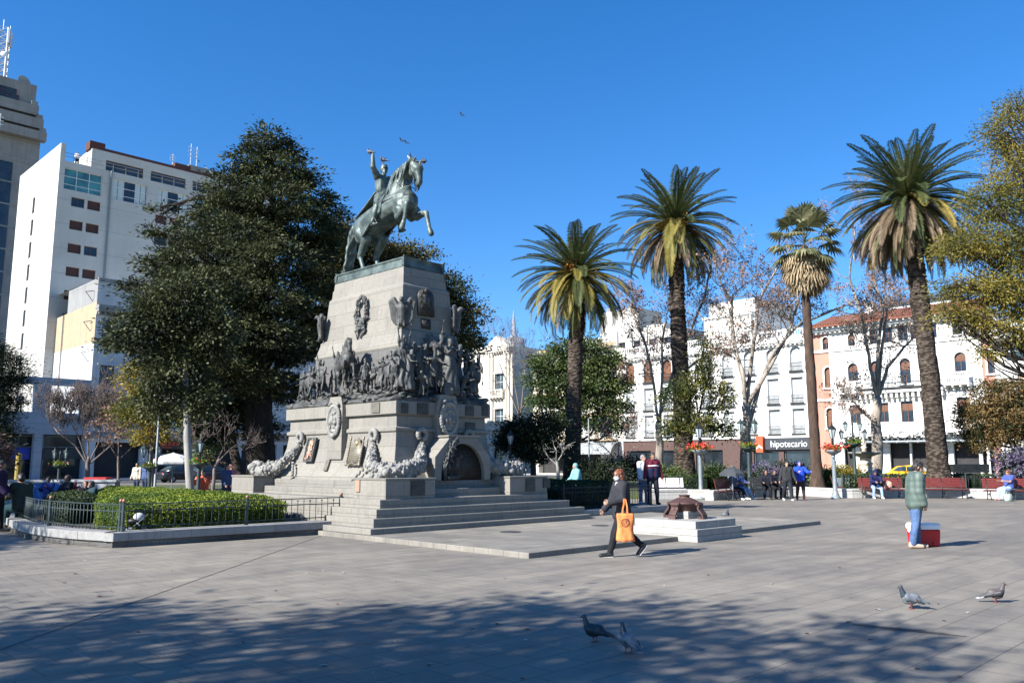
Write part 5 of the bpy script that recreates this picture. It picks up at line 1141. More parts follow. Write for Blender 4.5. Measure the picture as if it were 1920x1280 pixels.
for k in range(20): g.tube([(ww * k / 19, .1, zt), (ww * k / 19, .1, zt + .95)], .03, 5)
for k, xx in enumerate((5.4, 15.6, 25)): g.tube([(xx, -.1, 0), (xx, -.1, zt)], .12, 6)
g.build("railing_and_pipes", GREYM, APT)
BRICK = mat("dark_red_brick", (.09, .03, .022), (.06, .022, .018), 8, .8)
g = MB(); xa = wx(183, 290)[0]; g.box(xa, xa + 1.7, 2.9, 4.4, zs2 + .01, zs2 + 1.0); g.box(xa + 1.71, xa + 19, 2.9, 3.4, zs2 + .012, zs2 + .45); g.box(xa + 10, xa + 12.0, 2.95, 4.2, zs2 + .46, zs2 + .95); g.build("brick_parapet", BRICK, APT)
g = MB(); g.box(xa + 12.6, xa + 19, 5, 8.5, zs2 + .013, zs2 + 1.9); g.build("water_tank_block", GREYC, APT)
g = MB()
for dx, h in ((13.2, 3.2), (14.0, 3.0), (10.9, 1.8), (18.8, 2.2), (21, 1.6), (-8.5, 2.6)):
    zb = zs2 + (1.9 if 12.6 < dx < 19 else 1.3 if dx < 12.6 and dx > 0 else .0); g.tube([(xa + dx, 6, zb - (2 if dx < 0 else 0)), (xa + dx, 6, zb + h)], .045, 5)
    for q in range(3): g.box(xa + dx - .35, xa + dx + .35, 5.97, 6.03, zb + h * (.5 + .17 * q), zb + h * (.5 + .17 * q) + .05)
g.tube([(xa + 13, 1, zs2 + .6), (xa + 17.5, .6, zs2 - 2.6)], .1, 6); g.build("aerials", FRAMEW, APT)

# dark tower far left with lattice mast
TY = 150.0; c_ = at(76, 262, TY); TDK = thing("concrete_tower", "dark grey concrete office tower with stepped balconies near its top", "building", (c_.x, TY, 0), R(45))
def dz_(py): return at(70, py, TY).z
zt = dz_(163); zl_ = dz_(268); g = MB(); WT = 34.0
g.box(-WT, 0, 0, 20, 0, zl_); g.box(-WT, -1.2, .6, 20, zl_ + .003, zt); g.build("wall", [GREYC], TDK)
for k, (y0, y1, xe) in enumerate(((252, 268, .6), (228, 246, .0), (204, 222, -.9), )):
    g = MB(); g.box(-WT, xe, -1.6 + .4 * k, -.01 if k == 0 else .59, dz_(y1), dz_(y0)); g.box(xe - 1.2, xe - .1, -1.2 + .4 * k, .2, dz_(y0) + .002, dz_(y0) + .9); g.build("balcony", GREYC, TDK)
    for q in range(6): x1 = xe - 3.2 - q * 4.5; window(TDK, x1 - 3.8, x1, dz_(y0) + .05, dz_(y0) + 1.4, 'dark', False, .3 if k else -.3, None, False)
g = MB()
for k in range(15): g.box(-WT, -.004 + 0, -.12, -.006, 2 + 4.2 * k, 2.25 + 4.2 * k)
for k in range(7): g.box(-6.5 - k * 6, -4.2 - k * 6, -.1, -.008, 2, zl_ - 5, 1)
g.build("facade_grid", [GREYC, GLASSD], TDK)
for q in range(4): window(TDK, -9 - q * 6, -4.5 - q * 6, dz_(196), dz_(180), 'dark', False, .55, None, False)
mx0 = at(1, 100, TY + 4); MAST = thing("lattice_mast", "pale steel lattice telecom mast on top of the dark tower", "mast", (mx0.x - 1.2, TY + 6, zt), R(20))
g = MB(); hM = at(8, 55, TY + 6).z - zt; s_ = 1.1; n = 10
for (a, b) in ((1, 1), (1, -1), (-1, 1), (-1, -1)): g.tube([(a * s_, b * s_, 0), (a * s_, b * s_, hM)], .11, 5)
for k in range(n):
    z0, z1 = hM * k / n, hM * (k + 1) / n
    for (p0, p1) in (((1, 1), (1, -1)), ((1, -1), (-1, -1)), ((-1, -1), (-1, 1)), ((-1, 1), (1, 1))):
        g.tube([(p0[0] * s_, p0[1] * s_, z0), (p1[0] * s_, p1[1] * s_, z1)], .07, 4); g.tube([(p1[0] * s_, p1[1] * s_, z0), (p0[0] * s_, p0[1] * s_, z1)], .07, 4); g.tube([(p0[0] * s_, p0[1] * s_, z1), (p1[0] * s_, p1[1] * s_, z1)], .06, 4)
for k in range(6): g.box(1.15, 1.5, -1.4 + k * .5, -1.15 + k * .5, hM * .78, hM * .98); 
g.tube([(0, 0, hM), (0, 0, hM + 2)], .06, 5); g.tube([(1, 1, hM), (1, 1, hM + 1.4)], .05, 5)
g.build("lattice", mat("galvanised_steel", (.45, .47, .5), (.35, .37, .4), 3, .45, .5), MAST)
g = MB(); g.ell((.9, -1.8, hM * .6), (.6, .25, .6)); g.build("dish_antenna", WHITEP, MAST, True)
dp = at(43, 149, TY + 2); DSH = thing("satellite_dish", "grey round satellite dish on the dark tower roof edge", "satellite dish", (dp.x, TY + 2, zt), R(35))
g = MB(); prof = [(.02, 0), (.6, .06), (1.1, .25), (1.35, .5), (1.3, .5), (1.05, .3), (.55, .12), (.02, .06)]
g.lathe(prof, 18); o = g.build("reflector", GREYM, DSH, True); o.rotation_euler = (R(80), 0, R(30)); o.location = (0, 0, 1.7)
g = MB(); g.tube([(0, 0, 0), (0, 0, 1.6)], .12, 6); g.build("mount", GREYM, DSH)
# ================================================================== PLANTS
def quads_mesh(name, P, rnd, mats, mi=None):
    """P: (N,4,3) quads -> one mesh with a per-face attribute rnd"""
    N = len(P); me = bpy.data.meshes.new(name); me.vertices.add(N * 4); me.loops.add(N * 4); me.polygons.add(N)
    me.vertices.foreach_set("co", np.ascontiguousarray(P, dtype=np.float32).ravel()); me.loops.foreach_set("vertex_index", np.arange(N * 4, dtype=np.int32))
    me.polygons.foreach_set("loop_start", np.arange(0, N * 4, 4, dtype=np.int32)); me.polygons.foreach_set("loop_total", np.full(N, 4, dtype=np.int32))
    for m in (mats if isinstance(mats, (list, tuple)) else [mats]): me.materials.append(m)
    if mi is not None: me.polygons.foreach_set("material_index", np.asarray(mi, dtype=np.int32))
    a = me.attributes.new("rnd", 'FLOAT', 'FACE'); a.data.foreach_set("value", np.asarray(rnd, dtype=np.float32))
    me.update(); me.validate(); return me
def leaf_quads(C, size, rg, aspect=.5, up=.4, D=None, fold=.0):
    """diamond leaves at centres C with random directions"""
    N = len(C); d = rg.normal(size=(N, 3)) if D is None else D + rg.normal(size=(N, 3)) * .35
    d /= np.linalg.norm(d, axis=1, keepdims=True) + 1e-9
    n = rg.normal(size=(N, 3)); n[:, 2] += up * 2; n -= d * (n * d).sum(1, keepdims=True); n /= np.linalg.norm(n, axis=1, keepdims=True) + 1e-9
    w = np.cross(d, n); s = (size * rg.uniform(.65, 1.3, size=(N, 1)))
    a = C - d * s * .5; b = C + w * s * aspect * .5 - d * s * .05; c = C + d * s * .5 - n * s * .12; e = C - w * s * aspect * .5 - d * s * .05
    return np.stack([a, b, c, e], 1)
def clump_points(lobes, nclump, rg, shell=.55):
    """clump centres spread through ellipsoid lobes [(cx,cy,cz,rx,ry,rz)], more of them near the outside"""
    vol = np.array([l[3] * l[4] * l[5] for l in lobes]) ** .72; cnt = np.maximum(2, (nclump * vol / vol.sum()).astype(int)); out = []; dirs = []
    for l, k in zip(lobes, cnt):
        d = rg.normal(size=(k, 3)); d /= np.linalg.norm(d, axis=1, keepdims=True); r = (shell + (1 - shell) * rg.uniform(0, 1, size=(k, 1)) ** .6) * rg.uniform(.82, 1.1, size=(k, 1))
        out.append(np.array(l[:3]) + d * r * np.array(l[3:6])); dirs.append(d)
    return np.vstack(out), np.vstack(dirs)
def crown_mesh(name, lobes, nclump, per, csize, lsize, m, rg, shell=.55, aspect=.5, flat=.6, up=.4, droop=0.0):
    C, D = clump_points(lobes, nclump, rg, shell); k = len(C); cs = csize * rg.uniform(.6, 1.35, size=(k, 1, 1))
    off = rg.normal(size=(k, per, 3)) * cs * np.array([1, 1, flat]); off[:, :, 2] -= droop * np.abs(off[:, :, 0])
    L = (C[:, None, :] + off).reshape(-1, 3); dd = np.repeat(D, per, 0) * .5 + off.reshape(-1, 3) / (csize + 1e-6) * .5
    q = leaf_quads(L, lsize, rg, aspect, up, dd); rnd = np.clip(np.repeat(rg.uniform(0, 1, k), per) * .6 + rg.uniform(0, .4, len(L)), 0, 1)
    return quads_mesh(name, q, rnd, m), C
def limb(g, p0, p1, r0, r1, rg, wob=.06, n=6, sides=6):
    p0, p1 = np.array(p0, float), np.array(p1, float); L = np.linalg.norm(p1 - p0); pts = []
    o = rg.normal(size=3) * L * wob
    for i in range(n + 1):
        t = i / n; pts.append(p0 + (p1 - p0) * t + o * math.sin(math.pi * t) + (rg.normal(size=3) * L * wob * .25 if 0 < i < n else 0))
    g.tube(pts, [r0 + (r1 - r0) * (i / n) for i in range(n + 1)], sides); return [V(p) for p in pts]
def mat_bark(name, c, c2, sc=6, b=.8):
    m, n, l, p = new_mat(name); co = coords(n); mp = n.new("ShaderNodeMapping"); mp.inputs["Scale"].default_value = (1, 1, .3); l.new(co, mp.inputs[0])
    f = noise(n, l, mp.outputs[0], sc, 6, .7); l.new(ramp2(n, l, f, c, c2, .35, .65), p.inputs["Base Color"]); p.inputs["Roughness"].default_value = .9; p.inputs["Specular IOR Level"].default_value = .15
    bump(n, l, p, f, b, .05); return m
BARKD = mat_bark("shaded_bark", (.012, .01, .009), (.032, .027, .023)); BARK = mat_bark("dark_bark", (.028, .023, .019), (.07, .058, .048)); BARKP = mat_bark("pale_mottled_bark", (.13, .105, .083), (.36, .31, .255), 3.2, .4); BARKW = mat_bark("whitish_bark", (.22, .205, .18), (.33, .31, .28), 3, .3); BARKT = mat_bark("twig_bark", (.10, .078, .068), (.20, .165, .15), 9, .3)  # shaded_bark: the evergreen trunk's shade is put into this darker colour
def mat_palmbark(name, c, c2):
    m, n, l, p = new_mat(name); co = coords(n); mp = n.new("ShaderNodeMapping"); mp.inputs["Scale"].default_value = (1, 1, 2.1); l.new(co, mp.inputs[0])
    v = n.new("ShaderNodeTexVoronoi"); v.inputs["Scale"].default_value = 4.2; l.new(mp.outputs[0], v.inputs["Vector"]); f = noise(n, l, co, 5, 5); a = n.new("ShaderNodeMath"); a.operation = 'MULTIPLY_ADD'; l.new(v.outputs["Distance"], a.inputs[0]); a.inputs[1].default_value = -.7; l.new(f, a.inputs[2])
    l.new(ramp2(n, l, a.outputs[0], c, c2, .0, .45), p.inputs["Base Color"]); p.inputs["Roughness"].default_value = .95; p.inputs["Specular IOR Level"].default_value = .1; bump(n, l, p, a.outputs[0], 1.0, .09); return m
PALMB = mat_palmbark("palm_bark", (.028, .021, .017), (.115, .09, .068))
LF_EVER = mat_leaf("evergreen_leaves", (.024, .034, .012), (.088, .094, .034), (.014, .021, .009), .15)
LF_BROWN = mat_leaf("bronze_green_leaves", (.045, .052, .016), (.13, .105, .035), (.028, .036, .012), .2)
LF_GREEN = mat_leaf("fresh_green_leaves", (.055, .085, .024), (.135, .16, .05), (.032, .058, .018), .25)
LF_DARK = mat_leaf("dark_leaves", (.012, .02, .009), (.03, .042, .018), (.008, .014, .007), .1)
LF_AUT = mat_leaf("autumn_leaves", (.12, .115, .024), (.31, .235, .045), (.08, .092, .024), .3, .35)
LF_YEL = mat_leaf("yellow_leaves", (.16, .15, .03), (.36, .26, .04), (.08, .10, .02), .3)
LF_MAG = mat_leaf("magnolia_leaves", (.028, .046, .014), (.18, .155, .035), (.02, .035, .01), .15, .7, .4)
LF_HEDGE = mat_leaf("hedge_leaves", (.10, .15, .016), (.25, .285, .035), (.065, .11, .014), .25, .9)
LF_HEDGED = mat_leaf("dark_hedge_leaves", (.022, .04, .012), (.06, .085, .025), (.016, .028, .01), .15, .9)  # darker copy of the hedge leaves; the shaded hedges' shade is in the colour
LF_DRY = mat_leaf("dry_leaves", (.15, .075, .05), (.30, .17, .115), None, .2); LF_BUSH = mat_leaf("rusty_bush_leaves", (.05, .06, .02), (.30, .17, .07), (.03, .04, .014), .2, 1.2)
LF_PALM = mat_leaf("palm_leaflets", (.030, .046, .016), (.115, .125, .042), None, .15); LF_PALMY = mat_leaf("yellow_palm_leaflets", (.13, .125, .03), (.30, .22, .05), None, .2); LF_PALMD = mat_leaf("dead_palm_leaflets", (.10, .07, .042), (.26, .19, .115), None, .15); LF_FAN = mat_leaf("fan_palm_leaves", (.07, .09, .04), (.24, .22, .12), None, .2); LF_STRAW = mat_leaf("straw_leaves", (.22, .165, .095), (.40, .31, .19), None, .2)
LF_LAV = mat_leaf("lavender", (.10, .08, .14), (.2, .16, .25), (.06, .09, .04), .2, 1.5)

def tree(name, label, base, trunk_top, r0, lobes, nclump, per, csize, lsize, leaf, bark, seed, group=None, cat="tree", shell=.55, aspect=.5, flat=.6, limbs=True, r_top=None, up=.4, droop=0.0, twigs=.5):
    rg = np.random.default_rng(seed); base = V(base); o = thing(name, label, cat, base, 0, group); B = np.array(base)
    lob = [(l[0] - B[0], l[1] - B[1], l[2] - B[2], *l[3:]) for l in lobes]; tt = np.array(trunk_top) - B
    me, C = crown_mesh("crown", lob, nclump, per, csize, lsize, leaf, rg, shell, aspect, flat, up, droop); link_mesh("crown", me, o)
    g = MB(); rt = r_top or r0 * .55
    pts = limb(g, (0, 0, -.15), tt, r0, rt, rg, .03 if r0 > .2 else .008, 9, 10); g.lathe([(r0 * 1.5, -.15), (r0 * 1.15, .25), (r0 * .9, .6)], 10)
    if limbs:
        for l in lob:
            c = np.array(l[:3]); k = int(np.clip((c[2] - tt[2] * .35) / (tt[2] * .7 + .01) * 9, 4, 9)); st = pts[k]
            lp = limb(g, st, c, max(.05, rt * .55), .05, rg, .08, 6, 6)
            near = C[np.argsort(((C - c) ** 2).sum(1))[:int(10 * twigs + 3)]]
            for q in near[::1]: limb(g, lp[rg.integers(2, 7)], q, .035, .012, rg, .1, 3, 4)
    g.build("trunk", bark, o, True); return o
def LB(px, py, Y, rpx, rpy, ry=None):      # ellipsoid lobe from its outline in the photo and its depth
    p = at(px, py, Y); k = Y / FPX; return (p.x, p.y, p.z, rpx * k, (ry if ry else rpx * k), rpy * k)

# big dark evergreen left of the monument
Y = 38.0; b = at(492, 895, Y); b.z = 0
lob = [LB(505, 262, Y, 46, 24), LB(545, 285, Y + .5, 34, 22), LB(470, 295, Y, 44, 24), LB(520, 325, Y, 70, 28), LB(575, 330, Y + .5, 36, 20), LB(440, 345, Y, 55, 28), LB(590, 375, Y + 1, 48, 24), LB(520, 375, Y - 1, 80, 34), LB(420, 395, Y - .5, 68, 32), LB(620, 405, Y + 1, 34, 16), LB(560, 425, Y, 80, 34), LB(455, 440, Y - 1.5, 80, 36),
       LB(378, 432, Y, 54, 22), LB(300, 388, Y, 20, 8), LB(300, 436, Y, 30, 12), LB(375, 480, Y - 1.5, 85, 34), LB(600, 465, Y + 1, 56, 28), LB(510, 490, Y - 2, 95, 38), LB(325, 502, Y - .5, 62, 26), LB(255, 535, Y, 28, 12), LB(400, 535, Y - 2.5, 95, 36), LB(590, 530, Y, 64, 32), LB(315, 562, Y - 1, 68, 28), LB(500, 560, Y - 2, 95, 38),
       LB(238, 598, Y, 30, 14), LB(360, 600, Y - 2.5, 95, 36), LB(595, 595, Y + 1, 55, 30), LB(265, 635, Y - 1, 70, 28), LB(480, 630, Y - 2, 95, 40), LB(385, 670, Y - 3, 90, 36), LB(560, 655, Y, 70, 36), LB(300, 690, Y - 1.5, 62, 26), LB(205, 645, Y, 26, 14), LB(450, 710, Y - 2, 80, 36), LB(540, 725, Y, 50, 34), LB(355, 745, Y - 1.5, 60, 28), LB(430, 770, Y, 55, 28), LB(480, 800, Y + 1, 45, 30), LB(390, 805, Y, 42, 24), LB(320, 770, Y, 34, 18)]
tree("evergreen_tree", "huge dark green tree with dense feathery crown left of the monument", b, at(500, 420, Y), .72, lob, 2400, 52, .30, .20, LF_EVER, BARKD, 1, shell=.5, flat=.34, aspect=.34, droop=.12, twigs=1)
b2 = at(497, 890, Y + .3)
# second leaning trunk at its foot, slender pale trunk and yellow tree
Y = 41.0; b = at(462, 888, Y); b.z = 0
tree("leaning_tree", "dark leaning tree with forked trunk under the big evergreen", b, at(432, 800, Y), .33, [LB(400, 790, Y, 45, 40), LB(460, 740, Y, 50, 40), LB(350, 780, Y, 30, 35), LB(385, 840, Y, 28, 30)], 210, 40, .33, .16, LF_GREEN, BARK, 2)
Y = 31.0; b = at(362, 905, Y); b.z = 0
tree("slender_tree", "slender tree with whitish painted trunk and drooping olive crown", b, at(350, 560, Y), .16, [LB(350, 560, Y, 60, 55), LB(300, 610, Y, 55, 55), LB(395, 620, Y, 50, 60), LB(330, 680, Y, 60, 50), LB(288, 578, Y, 40, 30), LB(248, 638, Y, 30, 22), LB(375, 740, Y, 38, 40), LB(310, 740, Y + 1, 45, 40)], 620, 46, .28, .15, LF_EVER, BARKW, 3, r_top=.09, droop=.5, shell=.4)
Y = 36.0; b = at(288, 900, Y); b.z = 0
tree("yellowing_tree", "thin tree with yellow green leaves beside the old facade", b, at(285, 720, Y), .10, [LB(280, 720, Y, 38, 35), LB(255, 770, Y, 35, 28), LB(310, 765, Y, 35, 30), LB(285, 815, Y, 30, 22), LB(250, 700, Y, 20, 22)], 220, 34, .28, .14, LF_YEL, BARKT, 4)
# bronze tinted tree behind the monument
Y = 44.0; b = at(770, 900, Y); b.z = 0
OFFT = tree("bronze_leaved_tree", "broad olive and bronze leaved tree directly behind the monument", b, at(745, 560, Y), .5, [LB(650, 442, Y, 42, 26), LB(690, 470, Y, 50, 32), LB(745, 482, Y, 44, 24), LB(795, 476, Y, 22, 10), LB(640, 490, Y, 50, 34), LB(850, 545, Y, 30, 28), LB(836, 514, Y, 12, 12), LB(872, 585, Y, 32, 30), LB(850, 635, Y, 45, 36), LB(780, 550, Y, 50, 40), LB(620, 540, Y, 50, 36), LB(615, 610, Y, 45, 36), LB(882, 648, Y, 22, 22), LB(700, 580, Y, 60, 50), LB(595, 470, Y, 22, 20)], 1150, 52, .36, .165, LF_BROWN, BARK, 5, shell=.4)
# green tree by the left palm, dark one before it
Y = 62.0; b = at(1075, 885, Y); b.z = 0
tree("green_tree", "bright green rounded tree behind the leftmost palm", b, at(1085, 740, Y), .35, [LB(1060, 655, Y, 34, 16), LB(1105, 650, Y, 32, 16), LB(1030, 685, Y, 40, 18), LB(1085, 690, Y, 44, 20), LB(1140, 682, Y, 32, 20), LB(1005, 715, Y, 24, 14), LB(1050, 722, Y, 42, 18), LB(1120, 722, Y, 46, 20), LB(1160, 715, Y, 18, 20), LB(1020, 752, Y, 30, 15), LB(1085, 756, Y, 40, 18), LB(1148, 760, Y, 30, 20), LB(1060, 788, Y, 36, 16), LB(1125, 792, Y, 34, 16), LB(1160, 795, Y, 16, 18)], 620, 46, .42, .23, LF_GREEN, BARK, 6)
Y = 46.0; b = at(1000, 888, Y); b.z = 0
tree("low_dark_tree", "low dark rounded tree right behind the monument's front corner", b, at(1000, 830, Y), .2, [LB(975, 812, Y, 38, 32), LB(1020, 805, Y, 42, 35), LB(1045, 835, Y, 22, 26), LB(955, 830, Y, 22, 20), LB(1000, 845, Y, 45, 22)], 360, 50, .28, .15, LF_DARK, BARK, 7)
# magnolia in front of the second palm
Y = 46.0; b = at(1330, 900, Y); b.z = 0
tree("magnolia_tree", "glossy leaved magnolia with yellow tinged leaves before the second palm", b, at(1310, 800, Y), .14, [LB(1290, 730, Y, 36, 32), LB(1330, 700, Y, 28, 38), LB(1350, 745, Y, 30, 30), LB(1300, 790, Y, 50, 28), LB(1260, 740, Y, 22, 30), LB(1355, 800, Y, 25, 22), LB(1262, 800, Y, 25, 25), LB(1320, 650, Y, 14, 22)], 250, 30, .30, .20, LF_MAG, BARK, 8, shell=.3, aspect=.42)
# autumn tree at the upper right, bush below it
Y = 25.0; b = at(2090, 940, Y); b.z = 0
tree("autumn_tree", "tall feathery tree turning golden at the right edge", b, at(1985, 560, Y), .3, [LB(1885, 250, Y, 45, 55), LB(1930, 330, Y, 75, 80), LB(1850, 380, Y, 50, 50), LB(1830, 455, Y, 65, 40), LB(1910, 470, Y, 75, 60), LB(1790, 465, Y, 42, 24), LB(1850, 540, Y, 75, 38), LB(1780, 535, Y, 38, 20), LB(1920, 560, Y, 70, 45), LB(1830, 600, Y, 55, 28), LB(1900, 625, Y, 55, 24), LB(1775, 585, Y, 30, 22), LB(1980, 420, Y, 80, 120), LB(1995, 250, Y, 60, 70), LB(1845, 655, Y, 22, 16), LB(1905, 195, Y, 30, 25)], 1650, 44, .23, .105, LF_AUT, BARK, 9, shell=.25, aspect=.32, flat=.5, droop=.3, twigs=1.2)
Y = 43.5; b = at(1960, 920, Y); b.z = 0
tree("rusty_bush", "large rounded bush with rusty pink leaf tips at the right", b, at(1900, 830, Y), .12, [LB(1855, 745, Y, 42, 36), LB(1900, 735, Y, 45, 32), LB(1830, 790, Y, 36, 36), LB(1885, 795, Y, 55, 45), LB(1925, 780, Y, 45, 50), LB(1840, 830, Y, 34, 22), LB(1810, 775, Y, 18, 24)], 620, 50, .24, .13, LF_BUSH, BARK, 10, cat="bush")
Y = 42.6; b = at(1900, 915, Y); b.z = 0
tree("lavender_bush", "mauve flowering bush under the rusty bush at the right", b, at(1895, 870, Y), .08, [LB(1890, 862, Y, 26, 20), LB(1915, 856, Y, 22, 20), LB(1905, 885, Y, 32, 20)], 130, 30, .2, .15, LF_LAV, BARKT, 11, cat="bush")
# dark pine at the left edge
Y = 34.0; b = at(-60, 930, Y); b.z = 0
tree("dark_pine", "dark conifer reaching in from the left edge", b, at(-40, 660, Y), .3, [LB(5, 690, Y, 42, 36), LB(-30, 740, Y, 60, 45), LB(0, 770, Y, 34, 36), LB(10, 815, Y, 26, 26), LB(-40, 660, Y, 50, 40), LB(-50, 830, Y, 60, 40), LB(25, 705, Y, 25, 24)], 620, 52, .26, .15, LF_DARK, BARK, 12, aspect=.2)
Y = 28.0; b = at(-95, 950, Y); b.z = 0
tree("orange_leaved_tree", "small orange leaved tree just entering at the left edge", b, at(-60, 860, Y), .08, [LB(-5, 855, Y, 22, 18), LB(-40, 840, Y, 35, 30), LB(3, 838, Y, 12, 8)], 90, 20, .22, .15, LF_DRY, BARKT, 13)
# dappled-shade trees standing left of the camera, out of frame
for (bx, by, lobs, sd, lab, nn, pr) in ((-12.5, 0.5, [(-11.0, 1.3, 8.6, 2.2, 2.2, 1.3), (-9.2, 2.6, 8.2, 1.8, 1.3, 1.1), (-13.2, 1.6, 8.3, 1.9, 2.0, 1.2), (-8.0, .6, 8.6, 1.9, 1.5, 1.1), (-14.6, 2.6, 8.0, 1.6, 1.2, 1.1), (-10.2, -1.2, 8.8, 2.0, 1.6, 1.2), (-12.4, -1.6, 8.6, 1.9, 1.7, 1.2), (-15.6, .6, 8.0, 1.7, 1.5, 1.2), (-16.4, 3.4, 7.8, 1.2, .8, .8), (-11.6, -.2, 9.4, 1.4, 1.2, .9)], 14, "spreading park tree shading the paving left of the viewpoint", 430, 34), (-21.5, 11.5, [(-20.6, 11.6, 7.0, 2.1, 1.9, 1.2), (-19.2, 10.8, 6.6, 1.6, 1.2, .9), (-22.5, 12.0, 7.2, 1.8, 1.6, 1.2), (-20.6, 13.2, 7.2, 1.8, 1.4, 1.1), (-23, 10, 7.2, 1.9, 1.7, 1.2)], 15, "park tree shading the kerb at the left", 420, 26)):
    lobs = [(l[0], l[1] - .6, *l[2:]) for l in lobs]
    PKT = tree("park_tree", lab, (bx, by, 0), (bx + .4, by + .3, 6.2), .28, lobs, nn, pr, .38, .20, LF_BROWN, BARK, sd, shell=.3, flat=.4)

for x_, y_, k_ in ((-27, 15.5, 1.25), (-29.5, 20.5, 1.35), (-25.3, 20.0, 1.1)):
    o = copy_tree(PKT); o.location = (x_, y_, 0); o.scale = (k_,) * 3; o.rotation_euler = (0, 0, x_); o["label"] = "park tree shading the people and the hedge at the far left"; o["group"] = "park trees left of the view"
for i, (a, b, k, rz) in enumerate(((14, -13, 1.0, 0), (25, -15, 1.15, 2), (37, -13, 1.05, 4), (48, -17, 1.1, 1), (4, -19, 1.1, 3))):  # unseen trees added to block sky light from the monument's front
    o = copy_tree(OFFT); o.location = W(a, b); o.rotation_euler = (0, 0, rz); o.scale = (k,) * 3; o["label"] = "unseen tree added right of the view to hold sky light off the monument"; o["group"] = "added unseen trees right of the view"
# ---------------- date palms
def frond(L, el, droop, rg, nl=42, wid=.5, curl=0.0, fan=.9):
    """one pinnate frond along +x; returns leaflet quads"""
    ts = np.linspace(0, 1, nl + 1); ang = el - droop * ts ** 1.3; dx = np.cos(ang) * L / nl; dz = np.sin(ang) * L / nl
    X = np.concatenate([[0], np.cumsum(dx[:-1])]); Z = np.concatenate([[0], np.cumsum(dz[:-1])]); Yc = curl * ts ** 2 * L; q = []
    for i in range(3, nl):
        t = ts[i]; ln = wid * (math.sin(math.pi * min(1, (t * .93 + .10))) ** .55) * rg.uniform(.85, 1.1); tx, tz = math.cos(ang[i]), math.sin(ang[i]); nx, nz = -tz, tx; P = np.array([X[i], Yc[i], Z[i]]); w = L / nl * 1.05
        for s in (-1, 1):
            d = np.array([tx * .75 - nx * .0, s * fan, tz * .75]) + np.array([nx, 0, nz]) * .35; d /= np.linalg.norm(d); tv = np.array([tx, 0, tz]) * w * .5
            tip = P + d * ln - np.array([0, 0, ln * .18]); mid = P + d * ln * .55
            q.append([P - tv * .8, mid - tv, tip, mid + tv])
    rach = []
    for i in range(0, nl - 3, 4):
        a = np.array([X[i], Yc[i], Z[i]]); b = np.array([X[i + 4 if i + 4 <= nl else nl], Yc[min(nl, i + 4)], Z[min(nl, i + 4)]]); w = .05 * (1 - ts[i]) + .012
        rach.append([a + [0, -w, 0], b + [0, -w, 0], b + [0, w, 0], a + [0, w, 0]]); rach.append([a + [0, 0, -w], b + [0, 0, -w], b + [0, 0, w], a + [0, 0, w]])
    return np.array(q + rach)
